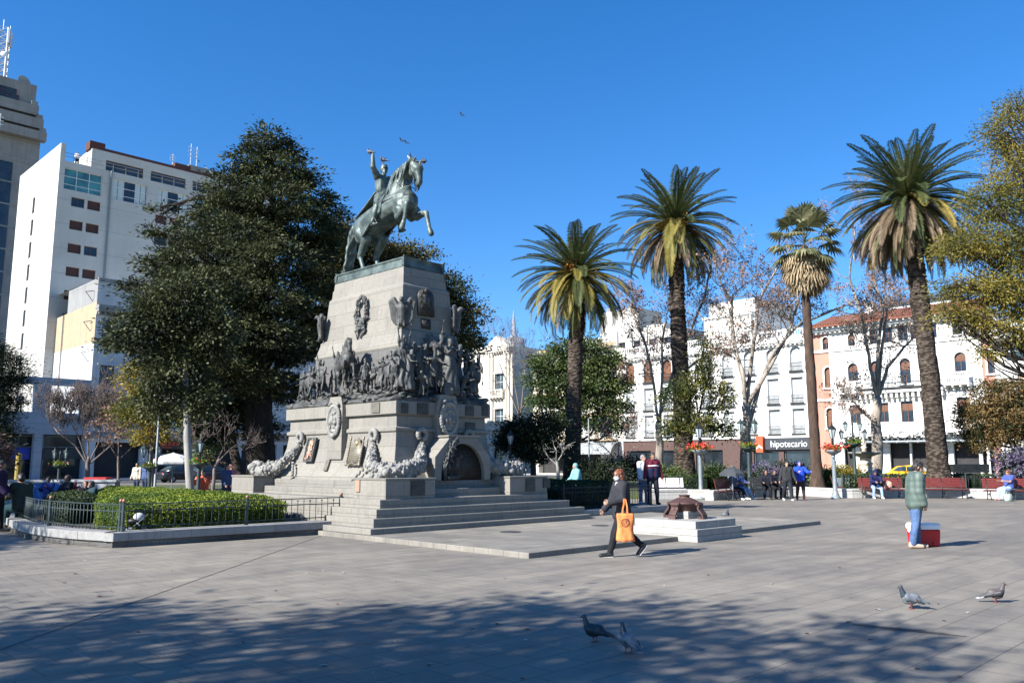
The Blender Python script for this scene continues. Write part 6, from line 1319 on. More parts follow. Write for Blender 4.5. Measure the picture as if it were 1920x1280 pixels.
def palm(label, pxb, pyb, pts_px, Y, r0, r1, crown_r, seed, nf, yellow=.2, dead=.2, fruit=True, skirt=40):
    rg = np.random.default_rng(seed); base = at(pxb, pyb, Y); base.z = 0
    o = thing("date_palm", label, "palm tree", base, 0, "tall palms in the far garden"); P = [at(x, y, Y) - V((base.x, base.y, 0)) for x, y in pts_px]; P[0].z = -.1
    g = MB(); D = []; R_ = []
    for i in range(len(P) - 1):
        for k in range(16):
            t = k / 16; D.append(P[i].lerp(P[i + 1], t)); R_.append(r0 + (r1 - r0) * (i + t) / (len(P) - 1))
    D.append(P[-1]); R_.append(r1 * 1.25); n = 14; rings = []; H_ = P[-1].z
    for i, (p, r) in enumerate(zip(D, R_)):
        fl = 1 + .85 * math.exp(-max(0, p.z) / .8); k2 = .09 if p.z > H_ * .62 else .025
        rings.append([p + V((math.cos(2 * math.pi * j / n), math.sin(2 * math.pi * j / n), 0)) * r * fl * (1 + k2 * rg.normal() + .03 * ((i + j) % 2)) + V((0, 0, rg.normal() * .02)) for j in range(n)])
    g.loft(rings, True); top = P[-1]
    for i in range(int(H_ * 16)):        # old leaf bases
        z = H_ * rg.uniform(.55, 1); f = z / H_; k = min(len(D) - 1, int(f * len(D))); a = rg.uniform(0, 2 * math.pi); r = R_[k]; c = D[k]; s = .10 if f > .6 else .06
        g.obox(c + V((math.cos(a), math.sin(a), 0)) * r, (-math.sin(a), math.cos(a), 0), (math.cos(a) * .8, math.sin(a) * .8, .5), (-math.cos(a) * .5, -math.sin(a) * .5, .8), r * .15, s * .6, r * .09)
    g.build("trunk", PALMB, o, True)
    Q = {0: [], 1: [], 2: []}; RN = {0: [], 1: [], 2: []}
    for i in range(nf):
        u = (i + .5) / nf; el = math.radians(84 - 124 * u ** .8) + rg.normal() * .06; az = i * 2.39996 + rg.normal() * .15
        L = crown_r * (1.0 if u > .12 else .82) * rg.uniform(.9, 1.06); dr = (.62 + .72 * u) + rg.normal() * .08
        q = frond(L, el, dr, rg, 46, crown_r * .135, rg.normal() * .05); kind = 0
        if u > .55 and rg.random() < yellow / .45: kind = 1
        if u > .74 and rg.random() < dead: kind = 2
        ca, sa = math.cos(az), math.sin(az); q = q @ np.array([[ca, sa, 0], [-sa, ca, 0], [0, 0, 1]]); q = q + np.array(top) + np.array([ca, sa, 0]) * r1 * .5 + [0, 0, .3 - .5 * u]
        Q[kind].append(q); RN[kind].append(np.clip(rg.uniform(0, .6) + rg.uniform(0, .4, len(q)), 0, 1))
    for i in range(skirt):               # hanging dead fronds
        az = rg.uniform(0, 2 * math.pi); L = crown_r * rg.uniform(.75, 1.0); q = frond(L, math.radians(rg.uniform(-55, -10)), rg.uniform(.7, 1.1), rg, 30, crown_r * .10, 0, .35)
        ca, sa = math.cos(az), math.sin(az); q = q @ np.array([[ca, sa, 0], [-sa, ca, 0], [0, 0, 1]]) + np.array(top) + np.array([ca, sa, 0]) * r1 * .5 + [0, 0, -.4 - rg.uniform(0, .3)]; k = 2 if rg.random() < dead else 0
        Q[k].append(q); RN[k].append(np.clip(rg.uniform(0, .6) + rg.uniform(0, .4, len(q)), 0, 1))
    for k, nm_, m in ((0, "crown", LF_PALM), (1, "yellow_fronds", LF_PALMY), (2, "dead_fronds", LF_PALMD)):
        if Q[k]: link_mesh(nm_, quads_mesh(nm_, np.vstack(Q[k]), np.concatenate(RN[k]), m), o)
    if fruit:
        g = MB()
        for c in range(7):
            az = rg.uniform(0, 2 * math.pi); c0 = V(top) + V((math.cos(az), math.sin(az), 0)) * crown_r * .22 + V((0, 0, -.05 + rg.uniform(-.3, .5)))
            for k in range(26): g.ell(c0 + V(rg.normal(size=3)) * .17, .055, None, 5, 4)
        g.build("fruit_cluster", mat("orange_dates", (.50, .20, .03), (.38, .15, .03), 5, .6), o, True)
    return o
palm("date palm with orange fruit and yellowing lower fronds, leftmost of the palms", 1072, 905, [(1072, 905), (1076, 740), (1082, 600), (1080, 515)], 48, .43, .43, 4.0, 31, 92, .34, .10, True, 30)
palm("date palm with golden lower fronds, between the leftmost palm and the fan palm", 1284, 900, [(1284, 900), (1278, 740), (1269, 560), (1266, 420)], 50, .58, .40, 4.2, 32, 84, .38, .6, True, 44)
palm("tallest thickest date palm with brown hanging skirt, by the right edge tree", 1762, 905, [(1762, 905), (1745, 720), (1722, 540), (1703, 375)], 42, .47, .40, 4.2, 33, 100, .2, .8, False, 120)

# ---------------- fan palm
rgf = np.random.default_rng(40); Y = 46.0; base = at(1533, 905, Y); base.z = 0
FP = thing("fan_palm", "slim fan palm with straw coloured skirt of dead leaves", "palm tree", base, 0, "tall palms in the far garden")
P = [at(x, y, Y) - V((base.x, base.y, 0)) for x, y in ((1533, 905), (1520, 700), (1511, 560), (1508, 455))]; P[0].z = -.1; g = MB(); D = []; R_ = []
for i in range(3):
    for k in range(14): t = k / 14; D.append(P[i].lerp(P[i + 1], t)); R_.append(.29 - .09 * (i + t) / 3 + .26 * math.exp(-max(0, D[-1].z) / .7))
rings = [[p + V((math.cos(2 * math.pi * j / 12), math.sin(2 * math.pi * j / 12), 0)) * r * (1 + .03 * ((i % 2) * 2 - 1) + .03 * rgf.normal()) for j in range(12)] for i, (p, r) in enumerate(zip(D, R_))]
g.loft(rings); g.build("trunk", mat_bark("fan_palm_bark", (.042, .028, .021), (.09, .06, .044), 5, .8), FP, True); top = np.array(P[-1])
def fan(L, petiole, el, az, rg, droop=.3):
    ca, sa = math.cos(az), math.sin(az); d = np.array([math.cos(el), 0, math.sin(el)]); c = d * petiole; up_ = np.array([-math.sin(el), 0, math.cos(el)]); q = []
    for k in range(17):
        a = (k - 8) / 8 * 1.7; dir_ = d * math.cos(a) + np.array([0, 1, 0]) * math.sin(a); tip = c + dir_ * L * (1 - .08 * abs(k - 8) / 8) + up_ * -.05 - np.array([0, 0, droop * L * (.4 + .6 * rg.random())]); mid = c + dir_ * L * .6
        w = np.cross(dir_, up_) * L * .075; q.append([c, mid - w, tip, mid + w])
    w = np.array([0, .03, 0]); q.append([-w, c - w, c + w, w]); q = np.array(q); return q @ np.array([[ca, sa, 0], [-sa, ca, 0], [0, 0, 1]])
Q = []
for i in range(32):
    u = i / 31; q = fan(1.0, 1.35, math.radians(80 - 112 * u), i * 2.4, rgf, .15 + .35 * u); Q.append(q + top + [0, 0, .2 - .4 * u])
Q = np.vstack(Q); link_mesh("crown", quads_mesh("crown", Q, rgf.uniform(0, 1, len(Q)), LF_FAN), FP); Q = []
for i in range(150):
    z = rgf.uniform(0, 1); q = fan(rgf.uniform(.85, 1.15), rgf.uniform(.5, 1.0), math.radians(rgf.uniform(-72, -30)), rgf.uniform(0, 6.28), rgf, .5); Q.append(q + top + [0, 0, -.1 - 1.3 * z])
Q = np.vstack(Q); link_mesh("dead_leaf_skirt", quads_mesh("dead_leaf_skirt", Q, rgf.uniform(0, 1, len(Q)), LF_STRAW), FP)

# ---------------- bare trees
def grow(g, p, d, L, r, depth, rg, tips, spread=.55, upb=.15, ratio=.72, sides=5, kids=(2, 3)):
    n = 4; pts = [p]; q = p.copy(); dd = d.copy()
    for i in range(n):
        dd = dd + rg.normal(size=3) * .14; dd[2] += upb * .25; dd /= np.linalg.norm(dd); q = q + dd * L / n; pts.append(q.copy())
    g.tube(pts, [r * (1 - .4 * i / n) for i in range(n + 1)], sides)
    if depth == 0: tips.append(q); return
    for k in range(rg.integers(kids[0], kids[1] + 1)):
        nd = dd + rg.normal(size=3) * spread; nd[2] += upb; nd /= np.linalg.norm(nd); st = pts[rg.integers(2, n + 1)] if k else q
        grow(g, st.copy(), nd, L * ratio * rg.uniform(.75, 1.2), max(.0105, r * .58), depth - 1, rg, tips, spread, upb, ratio, max(3, sides - 1), kids)
def bare_tree(name, label, Y, guides, r0, seed, bark, depth=3, L0=1.6, leaves=0, leafm=None, lsize=.12, spread=.55, upb=.15, group=None, ratio=.72, kids=(2, 3), rend=.45, stops=()):
    """guides: main limbs as outlines [(px,py),...] in the photo at depth Y; the first starts at the ground"""
    rg = np.random.default_rng(seed); base = at(*guides[0][0], Y); base.z = 0; o = thing(name, label, "bare tree", base, 0, group); g = MB(); tips = []
    for gi, gl in enumerate(guides):
        pts = [np.array(at(x, y, Y) - V((base.x, base.y, 0))) for x, y in gl]
        if gi == 0: pts[0][2] = -.1
        else:
            for k in range(1, len(pts)): pts[k][1] += rg.normal() * .35 * k
        ra = r0 if gi == 0 else r0 * .33; rb = ra * (.62 if gi == 0 else rend); dense = []
        for i in range(len(pts) - 1):
            for k in range(4): dense.append(pts[i] + (pts[i + 1] - pts[i]) * k / 4 + rg.normal(size=3) * ra * .12)
        dense.append(pts[-1]); m = len(dense); g.tube(dense, [ra + (rb - ra) * i / (m - 1) for i in range(m)], 8)
        if gi == 0 and len(guides) > 1: continue
        for i in range(max(1, m // 3), m, 1):
            if rg.random() < .75 or i == m - 1:
                d = dense[i] - dense[i - 1]; d = d / (np.linalg.norm(d) + 1e-9) * .6 + rg.normal(size=3) * .6; d[2] += upb; d /= np.linalg.norm(d)
                grow(g, dense[i].copy(), d, L0 * rg.uniform(.6, 1.1), ra * .3, depth, rg, tips, spread, upb, ratio, 5, kids)
    g.build("trunk", bark, o, True)
    if leaves:
        T = np.array(tips); C = T[rg.integers(0, len(T), leaves)] + rg.normal(size=(leaves, 3)) * .14
        link_mesh("crown", quads_mesh("crown", leaf_quads(C, lsize, rg, .8, .1), rg.uniform(0, 1, leaves), leafm), o)
    return o
bare_tree("plane_tree", "bare pale plane tree with upswept limbs in front of the hotel", 52, [[(1645, 890), (1643, 800), (1645, 745)], [(1645, 750), (1628, 690), (1612, 600), (1596, 520), (1585, 440)], [(1646, 745), (1650, 660), (1660, 590), (1668, 520)], [(1648, 740), (1668, 690), (1700, 650), (1725, 630)], [(1645, 735), (1640, 660), (1650, 580), (1640, 500), (1620, 450)], [(1640, 790), (1620, 770), (1590, 760)]], .40, 50, BARKP, 5, 1.3, 4600, LF_DRY, .13, .6, .1, "bare plane trees in the far garden", rend=.35)
bare_tree("plane_tree", "bare plane tree with forked mottled trunk right of the magnolia", 49, [[(1402, 910), (1400, 830), (1398, 760)], [(1398, 770), (1390, 700), (1384, 640), (1375, 570), (1340, 530)], [(1400, 760), (1410, 690), (1412, 620), (1430, 560), (1460, 500)], [(1404, 800), (1425, 720), (1450, 660), (1490, 615), (1540, 590), (1590, 570)], [(1396, 720), (1380, 660), (1372, 590), (1385, 545)], [(1402, 760), (1440, 690), (1485, 620), (1500, 560)]], .42, 51, BARKP, 5, 1.2, 4200, LF_DRY, .13, .6, .1, "bare plane trees in the far garden", rend=.4)
bare_tree("plane_tree", "bare plane tree with one lopped limb left of the second palm", 54, [[(1235, 910), (1236, 830), (1235, 790)], [(1235, 800), (1225, 720), (1205, 650), (1190, 600), (1184, 572)], [(1237, 790), (1243, 700), (1245, 640), (1248, 600)], [(1237, 780), (1262, 700), (1300, 620), (1318, 560), (1330, 490)], [(1240, 740), (1290, 690), (1330, 660)]], .30, 52, BARKP, 5, 1.2, 4400, LF_DRY, .13, .6, .1, "bare plane trees in the far garden", rend=.6)
bare_tree("bare_grey_tree", "bare grey tree with a fan of fine twigs before the blue grey building", 45, [[(165, 905), (164, 880), (166, 855)], [(164, 870), (140, 835), (115, 810), (100, 800)], [(165, 868), (155, 825), (140, 795)], [(166, 865), (168, 820), (166, 785)], [(166, 868), (185, 830), (195, 795)], [(167, 870), (200, 840), (225, 810)]], .15, 53, BARKT, 5, .95, 0, None, .1, .42, .32, None, .76, (3, 3))
bare_tree("small_russet_tree", "small tree with sparse russet leaves beside the bare grey tree", 42, [[(224, 905), (222, 870), (222, 855)], [(222, 860), (205, 830), (190, 815)], [(222, 858), (225, 820), (228, 800)], [(222, 862), (240, 835), (252, 820)]], .08, 54, BARKT, 4, .8, 1100, LF_DRY, .12, .55, .2)
bare_tree("pruned_bare_tree", "small bare tree with rounded pruned twigs behind the left hedge", 36, [[(398, 905), (402, 880), (412, 860)], [(402, 878), (385, 850), (375, 830)], [(408, 866), (430, 845), (440, 830)], [(406, 866), (408, 840), (405, 825)]], .09, 55, BARKT, 4, .65, 0, None, .1, .5, .3)
bare_tree("pale_pruned_tree", "small pale barked bare tree left of the first palm's foot", 44, [[(1048, 905), (1046, 880), (1044, 862)], [(1045, 872), (1030, 858), (1020, 842)], [(1045, 866), (1056, 848), (1062, 835)], [(1044, 865), (1042, 845), (1040, 835)]], .11, 56, BARKW, 1, .4, 0, None, .1, .6, .2)
bare_tree("bare_brown_tree", "low bare brown tree between the first and second palms", 50, [[(1160, 905), (1160, 880), (1160, 862)], [(1160, 870), (1140, 845), (1125, 830)], [(1160, 866), (1162, 835), (1160, 815)], [(1160, 868), (1185, 842), (1205, 832)]], .12, 57, BARKT, 4, 1.0, 500, LF_DRY, .11, .6, .2)
bare_tree("bare_grey_tree", "bare grey tree in front of the spired building", 66, [[(975, 890), (975, 820), (976, 780)], [(976, 785), (958, 740), (945, 700), (935, 680)], [(976, 780), (982, 720), (985, 680)], [(976, 770), (1000, 730), (1010, 690)], [(975, 775), (965, 720), (962, 680)]], .2, 58, BARKT, 5, 1.5, 0, None, .1, .5, .25)

# ---------------- hedges and planters
def hedge(name, label, outline, z0, ztop, m, seed, dens=260, lsize=.075, cat="hedge", dome=.2, rim=.35):
    """clipped hedge over a footprint polygon (world x,y); leaves spread over its top and sides"""
    rg = np.random.default_rng(seed); P = np.array([(p[0], p[1]) for p in outline]); c = P.mean(0); o = thing(name, label, cat, (c[0], c[1], 0))
    Q = P - c; n = len(Q); area = .5 * abs(sum(Q[i][0] * Q[(i + 1) % n][1] - Q[(i + 1) % n][0] * Q[i][1] for i in range(n))); per = sum(np.linalg.norm(Q[(i + 1) % n] - Q[i]) for i in range(n))
    lo, hi = Q.min(0), Q.max(0); pts = []
    def inside(p):
        r = False; j = n - 1
        for i in range(n):
            if (Q[i][1] > p[1]) != (Q[j][1] > p[1]) and p[0] < (Q[j][0] - Q[i][0]) * (p[1] - Q[i][1]) / (Q[j][1] - Q[i][1] + 1e-12) + Q[i][0]: r = not r
            j = i
        return r
    def edge_d(p):
        best = 9
        for i in range(n):
            a, b = Q[i], Q[(i + 1) % n]; t = np.clip(np.dot(p - a, b - a) / np.dot(b - a, b - a), 0, 1); best = min(best, np.linalg.norm(p - a - t * (b - a)))
        return best
    def bumpf(x, y): return .05 * math.sin(x * 2.3 + 1) * math.sin(y * 1.9) + .035 * math.sin(x * 5.1) * math.sin(y * 4.7 + 2)
    k = 0; N = int(area * dens)
    while k < N:
        p = rg.uniform(lo, hi)
        if inside(p):
            d = edge_d(p); z = ztop + bumpf(p[0], p[1]) - dome * math.exp(-d / rim) ** 1.5; pts.append((p[0], p[1], z - abs(rg.normal()) * .05)); k += 1
    H = ztop - z0
    for k in range(int(per * H * dens * 1.2)):
        i = rg.choice(n, p=[np.linalg.norm(Q[(j + 1) % n] - Q[j]) / per for j in range(n)]); t = rg.random(); p = Q[i] + (Q[(i + 1) % n] - Q[i]) * t; z = z0 + rg.random() * (H - dome * .7); inw = -p / (np.linalg.norm(p) + 1e-6)
        bz = .06 * math.sin(p[0] * 3 + z * 5) ; p = p + inw * (abs(rg.normal()) * .05 + bz + .08); pts.append((p[0], p[1], z))
    C = np.array(pts); N = len(C); rnd = np.clip(.5 + .5 * np.sin(C[:, 0] * 3.1) * np.sin(C[:, 1] * 2.7 + C[:, 2] * 4) * .6 + rg.normal(size=N) * .25, 0, 1)
    link_mesh("foliage", quads_mesh("foliage", leaf_quads(C, lsize, rg, .6, .5), rnd, m), o)
    g = MB(); ins = [tuple(q * .93 + rg.normal(size=2) * .0) for q in Q]; g.prism(ins, z0 - .05, ztop - .18 - dome * .3); g.build("branches", LF_DARK, o); return o
def resample(pts, n, closed=False):
    P = [np.array(p, float) for p in pts]; out = []
    for i in range(len(P) - 1):
        p0, p1, p2, p3 = P[max(0, i - 1)], P[i], P[i + 1], P[min(len(P) - 1, i + 2)]
        for k in range(n): t = k / n; out.append(.5 * (2 * p1 + (p2 - p0) * t + (2 * p0 - 5 * p1 + 4 * p2 - p3) * t * t + (3 * p1 - p0 - 3 * p2 + p3) * t ** 3))
    out.append(P[-1]); return out
def strip_wall(name, label, line, wid, z0, z1, m, cap_h=.1, cap_out=.04, cat="kerb wall", bevel=.01, gap=0):
    """low kerb wall along a ground polyline (outer edge), thickened inwards (to the left of travel)"""
    L = [V((p[0], p[1], 0)) for p in line]; o = thing(name, label, cat, (L[0].x, L[0].y, 0)); n = len(L)
    def offs(d):
        r = []
        for i in range(n):
            t = (L[min(n - 1, i + 1)] - L[max(0, i - 1)]).normalized(); r.append(L[i] + V((-t.y, t.x, 0)) * d - L[0])
        return r
    g = MB(); a, b = offs(0), offs(wid)
    g.loft([[a[i] + V((0, 0, z0)), b[i] + V((0, 0, z0)), b[i] + V((0, 0, z1 - cap_h - .012)), a[i] + V((0, 0, z1 - cap_h - .012))] for i in range(n)]); g.build("base_course", m, o, bevel=0)
    g = MB(); a, b = offs(-cap_out), offs(wid + cap_out); g.loft([[a[i] + V((0, 0, z1 - cap_h)), b[i] + V((0, 0, z1 - cap_h)), b[i] + V((0, 0, z1)), a[i] + V((0, 0, z1))] for i in range(n)]); g.build("coping", m, o, bevel=bevel); return o
KERB = mat_granite("kerb_granite", (.27, .262, .245), bw=.9, bh=3.0); KERBW = mat_granite("pale_kerb", (.46, .44, .40), bw=1.2, bh=.2)
SOIL = mat("planting_soil", (.05, .04, .03), (.08, .065, .045), 4, .95, 0, .6, 30); GRASS = mat("bed_grass", (.04, .055, .02), (.075, .08, .03), 5, .95, 0, .6, 40)
# left planter: straight front, rounded left end
c0 = W(*AB(gp(210, 1027))); cr = gp(578, 1003); dr = (cr - c0).normalized(); cr = W(10.95, AB(c0)[1] - .0); cr = c0 + dr * 5.45
lp = [tuple(p)[:2] for p in ([gp(-60, 975), gp(0, 987), gp(40, 1006), gp(110, 1019)])]
arc = resample([p for p in lp] + [tuple(c0)[:2]], 6)
front = [tuple(c0 + (cr - c0) * t)[:2] for t in np.linspace(0, 1, 7)]
strip_wall("planter_kerb", "curved two course granite kerb wall around the left hedge bed", [tuple(p) for p in arc] + [tuple(f) for f in front[1:]], .42, 0, .30, KERB, .17, .05)
bed = [tuple(p) for p in arc] + [tuple(f) for f in front[1:]] + [tuple(W(10.9, 30))[:2], tuple(W(2.5, 30))[:2]]
g = MB(); g.prism([(p[0], p[1]) for p in bed], .0, .20); tag(g.build("planting_bed_ground", SOIL), kind="structure")
def hp(px, py, z): p = gp(px, py, z); return (p.x, p.y)
hz_ = 1.02
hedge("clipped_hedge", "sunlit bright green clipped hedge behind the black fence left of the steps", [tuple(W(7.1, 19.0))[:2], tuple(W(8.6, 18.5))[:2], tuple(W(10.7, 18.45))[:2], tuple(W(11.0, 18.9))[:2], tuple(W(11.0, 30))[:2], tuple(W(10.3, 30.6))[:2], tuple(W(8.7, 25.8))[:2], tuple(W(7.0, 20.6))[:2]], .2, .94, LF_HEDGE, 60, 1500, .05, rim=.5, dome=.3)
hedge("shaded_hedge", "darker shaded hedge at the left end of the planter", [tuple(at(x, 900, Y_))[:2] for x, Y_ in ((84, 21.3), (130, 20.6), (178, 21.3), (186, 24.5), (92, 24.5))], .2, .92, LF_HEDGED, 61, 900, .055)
# right planter
rb = 16.35; r0_, r1_ = 18.78, 23.9
rfront = [tuple(W(a, rb))[:2] for a in np.linspace(r0_, r1_, 8)]; rside = [tuple(W(r1_, b))[:2] for b in np.linspace(rb, 24, 6)]
strip_wall("planter_kerb", "granite kerb wall around the right hedge bed, two men standing on its end", rfront + rside[1:], .45, 0, .28, KERB, .17, .05)
g = MB(); g.prism([tuple(W(a, b))[:2] for a, b in ((r0_, rb + .02), (r1_ - .02, rb + .02), (r1_ - .02, 24), (r0_, 24))], 0, .24); tag(g.build("planting_bed_ground", SOIL), kind="structure")
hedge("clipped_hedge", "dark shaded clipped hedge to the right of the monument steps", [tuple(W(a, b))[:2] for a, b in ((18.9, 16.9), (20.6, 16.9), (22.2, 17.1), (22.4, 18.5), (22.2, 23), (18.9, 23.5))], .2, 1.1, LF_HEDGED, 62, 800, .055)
# far garden: pale kerb, low hedge, bed
far = [gp(1205, 936), gp(1290, 935), gp(1331, 935.5)]
far2 = [gp(1338, 938), gp(1420, 931), gp(1500, 929), gp(1572, 933), gp(1640, 933), (gp(1740, 932.5)), gp(1830, 933.5), gp(1935, 937), gp(2050, 945)]
strip_wall("garden_kerb", "pale stone kerb of the far garden left of the first flower lamp", [tuple(p)[:2] for p in far], .4, 0, .44, KERBW, .1, .02)
strip_wall("garden_kerb", "pale stone kerb of the far garden behind the red benches", [tuple(p)[:2] for p in resample([tuple(q)[:2] for q in far2], 5)], .4, 0, .44, KERBW, .1, .02)
g = MB(); poly = [(p.x, p.y + .35) for p in ([gp(1000, 935)] + far + [V(tuple(q)) for q in resample([tuple(q)[:3] for q in far2], 5)])] + [(60, 40), (60, 66), (0, 80), (-6, 50)]; g.prism([(p[0], p[1]) for p in poly], 0, .30); tag(g.build("garden_ground", GRASS), kind="structure")
g = MB(); g.prism([(-45, 40), (-12, 40), (-3, 50), (-3, 62), (-45, 62)], 0, .05); tag(g.build("garden_ground", GRASS), kind="structure")
def hedge_line(label, pxs, Y0, z1, m, seed, thick=1.0, dens=150, ls=.14):
    f = [at(x, 900, Y0(x) if callable(Y0) else Y0) for x in pxs]; out = [(p.x, p.y) for p in f] + [(p.x * (1 + thick / p.y), p.y + thick) for p in reversed(f)]
    return hedge("low_hedge", label, out, .25, z1, m, seed, dens, ls, dome=.1)
hedge_line("low dark hedge behind the three red benches", (1578, 1640, 1700, 1760, 1820, 1880, 1940, 2010), 43.0, 1.12, LF_HEDGED, 63)
hedge_line("low hedge behind the white sunlit bench", (1215, 1250, 1290, 1330), 43.0, 1.08, LF_HEDGED, 64)
for (px, py, Y, rx, ry, m, lab, sd) in ((1125, 880, 46, 60, 20, LF_DARK, "dark shrub mass behind the right hedge", 70), (1170, 872, 52, 40, 24, LF_DARK, "dark shrub left of the second palm's foot", 71), (1250, 893, 45, 32, 22, LF_GREEN, "lit green shrub at the second palm's foot", 72), (1340, 893, 44, 22, 20, LF_HEDGED, "green shrub right of the first flower lamp", 73), (1438, 890, 46, 36, 22, LF_LAV, "dark mauve shrub behind the walking pair", 74), (1480, 885, 52, 35, 20, LF_DARK, "dark shrub in front of the bank", 75), (1550, 895, 47, 14, 18, LF_GREEN, "lit green shrub at the fan palm's foot", 76), (1590, 888, 50, 26, 12, LF_YEL, "yellowish low shrub behind the dark bench", 77), (1400, 905, 44, 24, 18, LF_DARK, "dark shrub behind the seated group with parasol", 78)):
    b = at(px, 905, Y); b.z = 0; tree("shrub", lab, b, at(px, py + 8, Y), .05, [LB(px - rx * .4, py, Y, rx * .6, ry * .9), LB(px + rx * .4, py + 2, Y, rx * .6, ry * .85), LB(px, py + ry * .5, Y, rx * .8, ry * .8)], 150, 40, .26, .13, m, BARKT, sd, cat="shrub", group="shrubs in the far garden")
# ================================================================== STREET FURNITURE AND SMALL THINGS
# ---------------- flame bowl on its stepped plinth
pc = W(0, 0); A1, B1 = AB(gp(1308, 1017)); L1 = 1.28; D1 = 1.12
# near corner of the lower step at (A1, B1); it runs back along +a (right face) and +b (left face)
Aq, Bq = AB(gp(1217, 1003)); Ar, Br = AB(gp(1368, 1005)); La = max(.8, Ar - A1); Lb = max(.9, Bq - B1)
PLINS = mat_granite("plinth_stone", (.33, .315, .28), bw=1.6, bh=.5)
BWL = thing("bowl_plinth", "two step pale stone plinth under the rust brown iron bowl", "plinth", W(A1 + La / 2, B1 + Lb / 2), R(45))
g = MB(); g.box(-La / 2, La / 2, -Lb / 2, Lb / 2, -.02, .13); g.build("step", PLINS, BWL, bevel=.01)
g = MB(); g.box(-La / 2, La / 2, -Lb / 2, Lb / 2, .133, .27); g.build("step", PLINS, BWL, bevel=.01)
g = MB(); i_ = .10; g.box(-La / 2 + i_, La / 2 - i_, -Lb / 2 + i_, Lb / 2 - i_, .268, .43); g.build("step", PLINS, BWL, bevel=.01)
g = MB(); g.box(-.24, .24, -.24, .24, .425, .60); g.build("pedestal", PLINS, BWL, bevel=.01)
BO = thing("iron_bowl", "rust brown lidded iron bowl on scrolled strap legs", "bowl", W(A1 + La / 2, B1 + Lb / 2, .43), R(45)); BO.scale = (.92, .92, .84)
g = MB(); g.lathe([(.05, .16), (.26, .165), (.30, .20), (.325, .34), (.36, .37), (.40, .385), (.41, .42), (.385, .435), (.36, .44), (.24, .52), (.13, .56), (.125, .60), (.14, .605), (.14, .625), (.02, .625)], 32); g.build("bowl", RUST, BO, True)
for k in range(4):
    a = math.pi / 2 * k; ca, sa = math.cos(a), math.sin(a); P = [(.36, .37), (.43, .40), (.455, .36), (.43, .31), (.44, .25), (.50, .18), (.555, .10), (.565, .0), (.44, .0), (.44, .045), (.52, .05)]
    g = MB(); w = .10
    for i in range(len(P) - 1):
        p, q = P[i], P[i + 1]; d = V((q[0] - p[0], 0, q[1] - p[1])); n_ = V((-d.z, 0, d.x)).normalized() * .022
        g.loft([[V((p[0], y, p[1])) + n_ * s for y, s in ((-w, -1), (w, -1), (w, 1), (-w, 1))], [V((q[0], y, q[1])) + n_ * s for y, s in ((-w, -1), (w, -1), (w, 1), (-w, 1))]])
    g.tube([(.42, -w - .03, .395), (.42, w + .03, .395)], .035, 10); g.ell((.47, 0, .26), .022)
    g.v = [(p[0] * ca - p[1] * sa, p[0] * sa + p[1] * ca, p[2]) for p in g.v]; g.build("leg", RUST, BO)

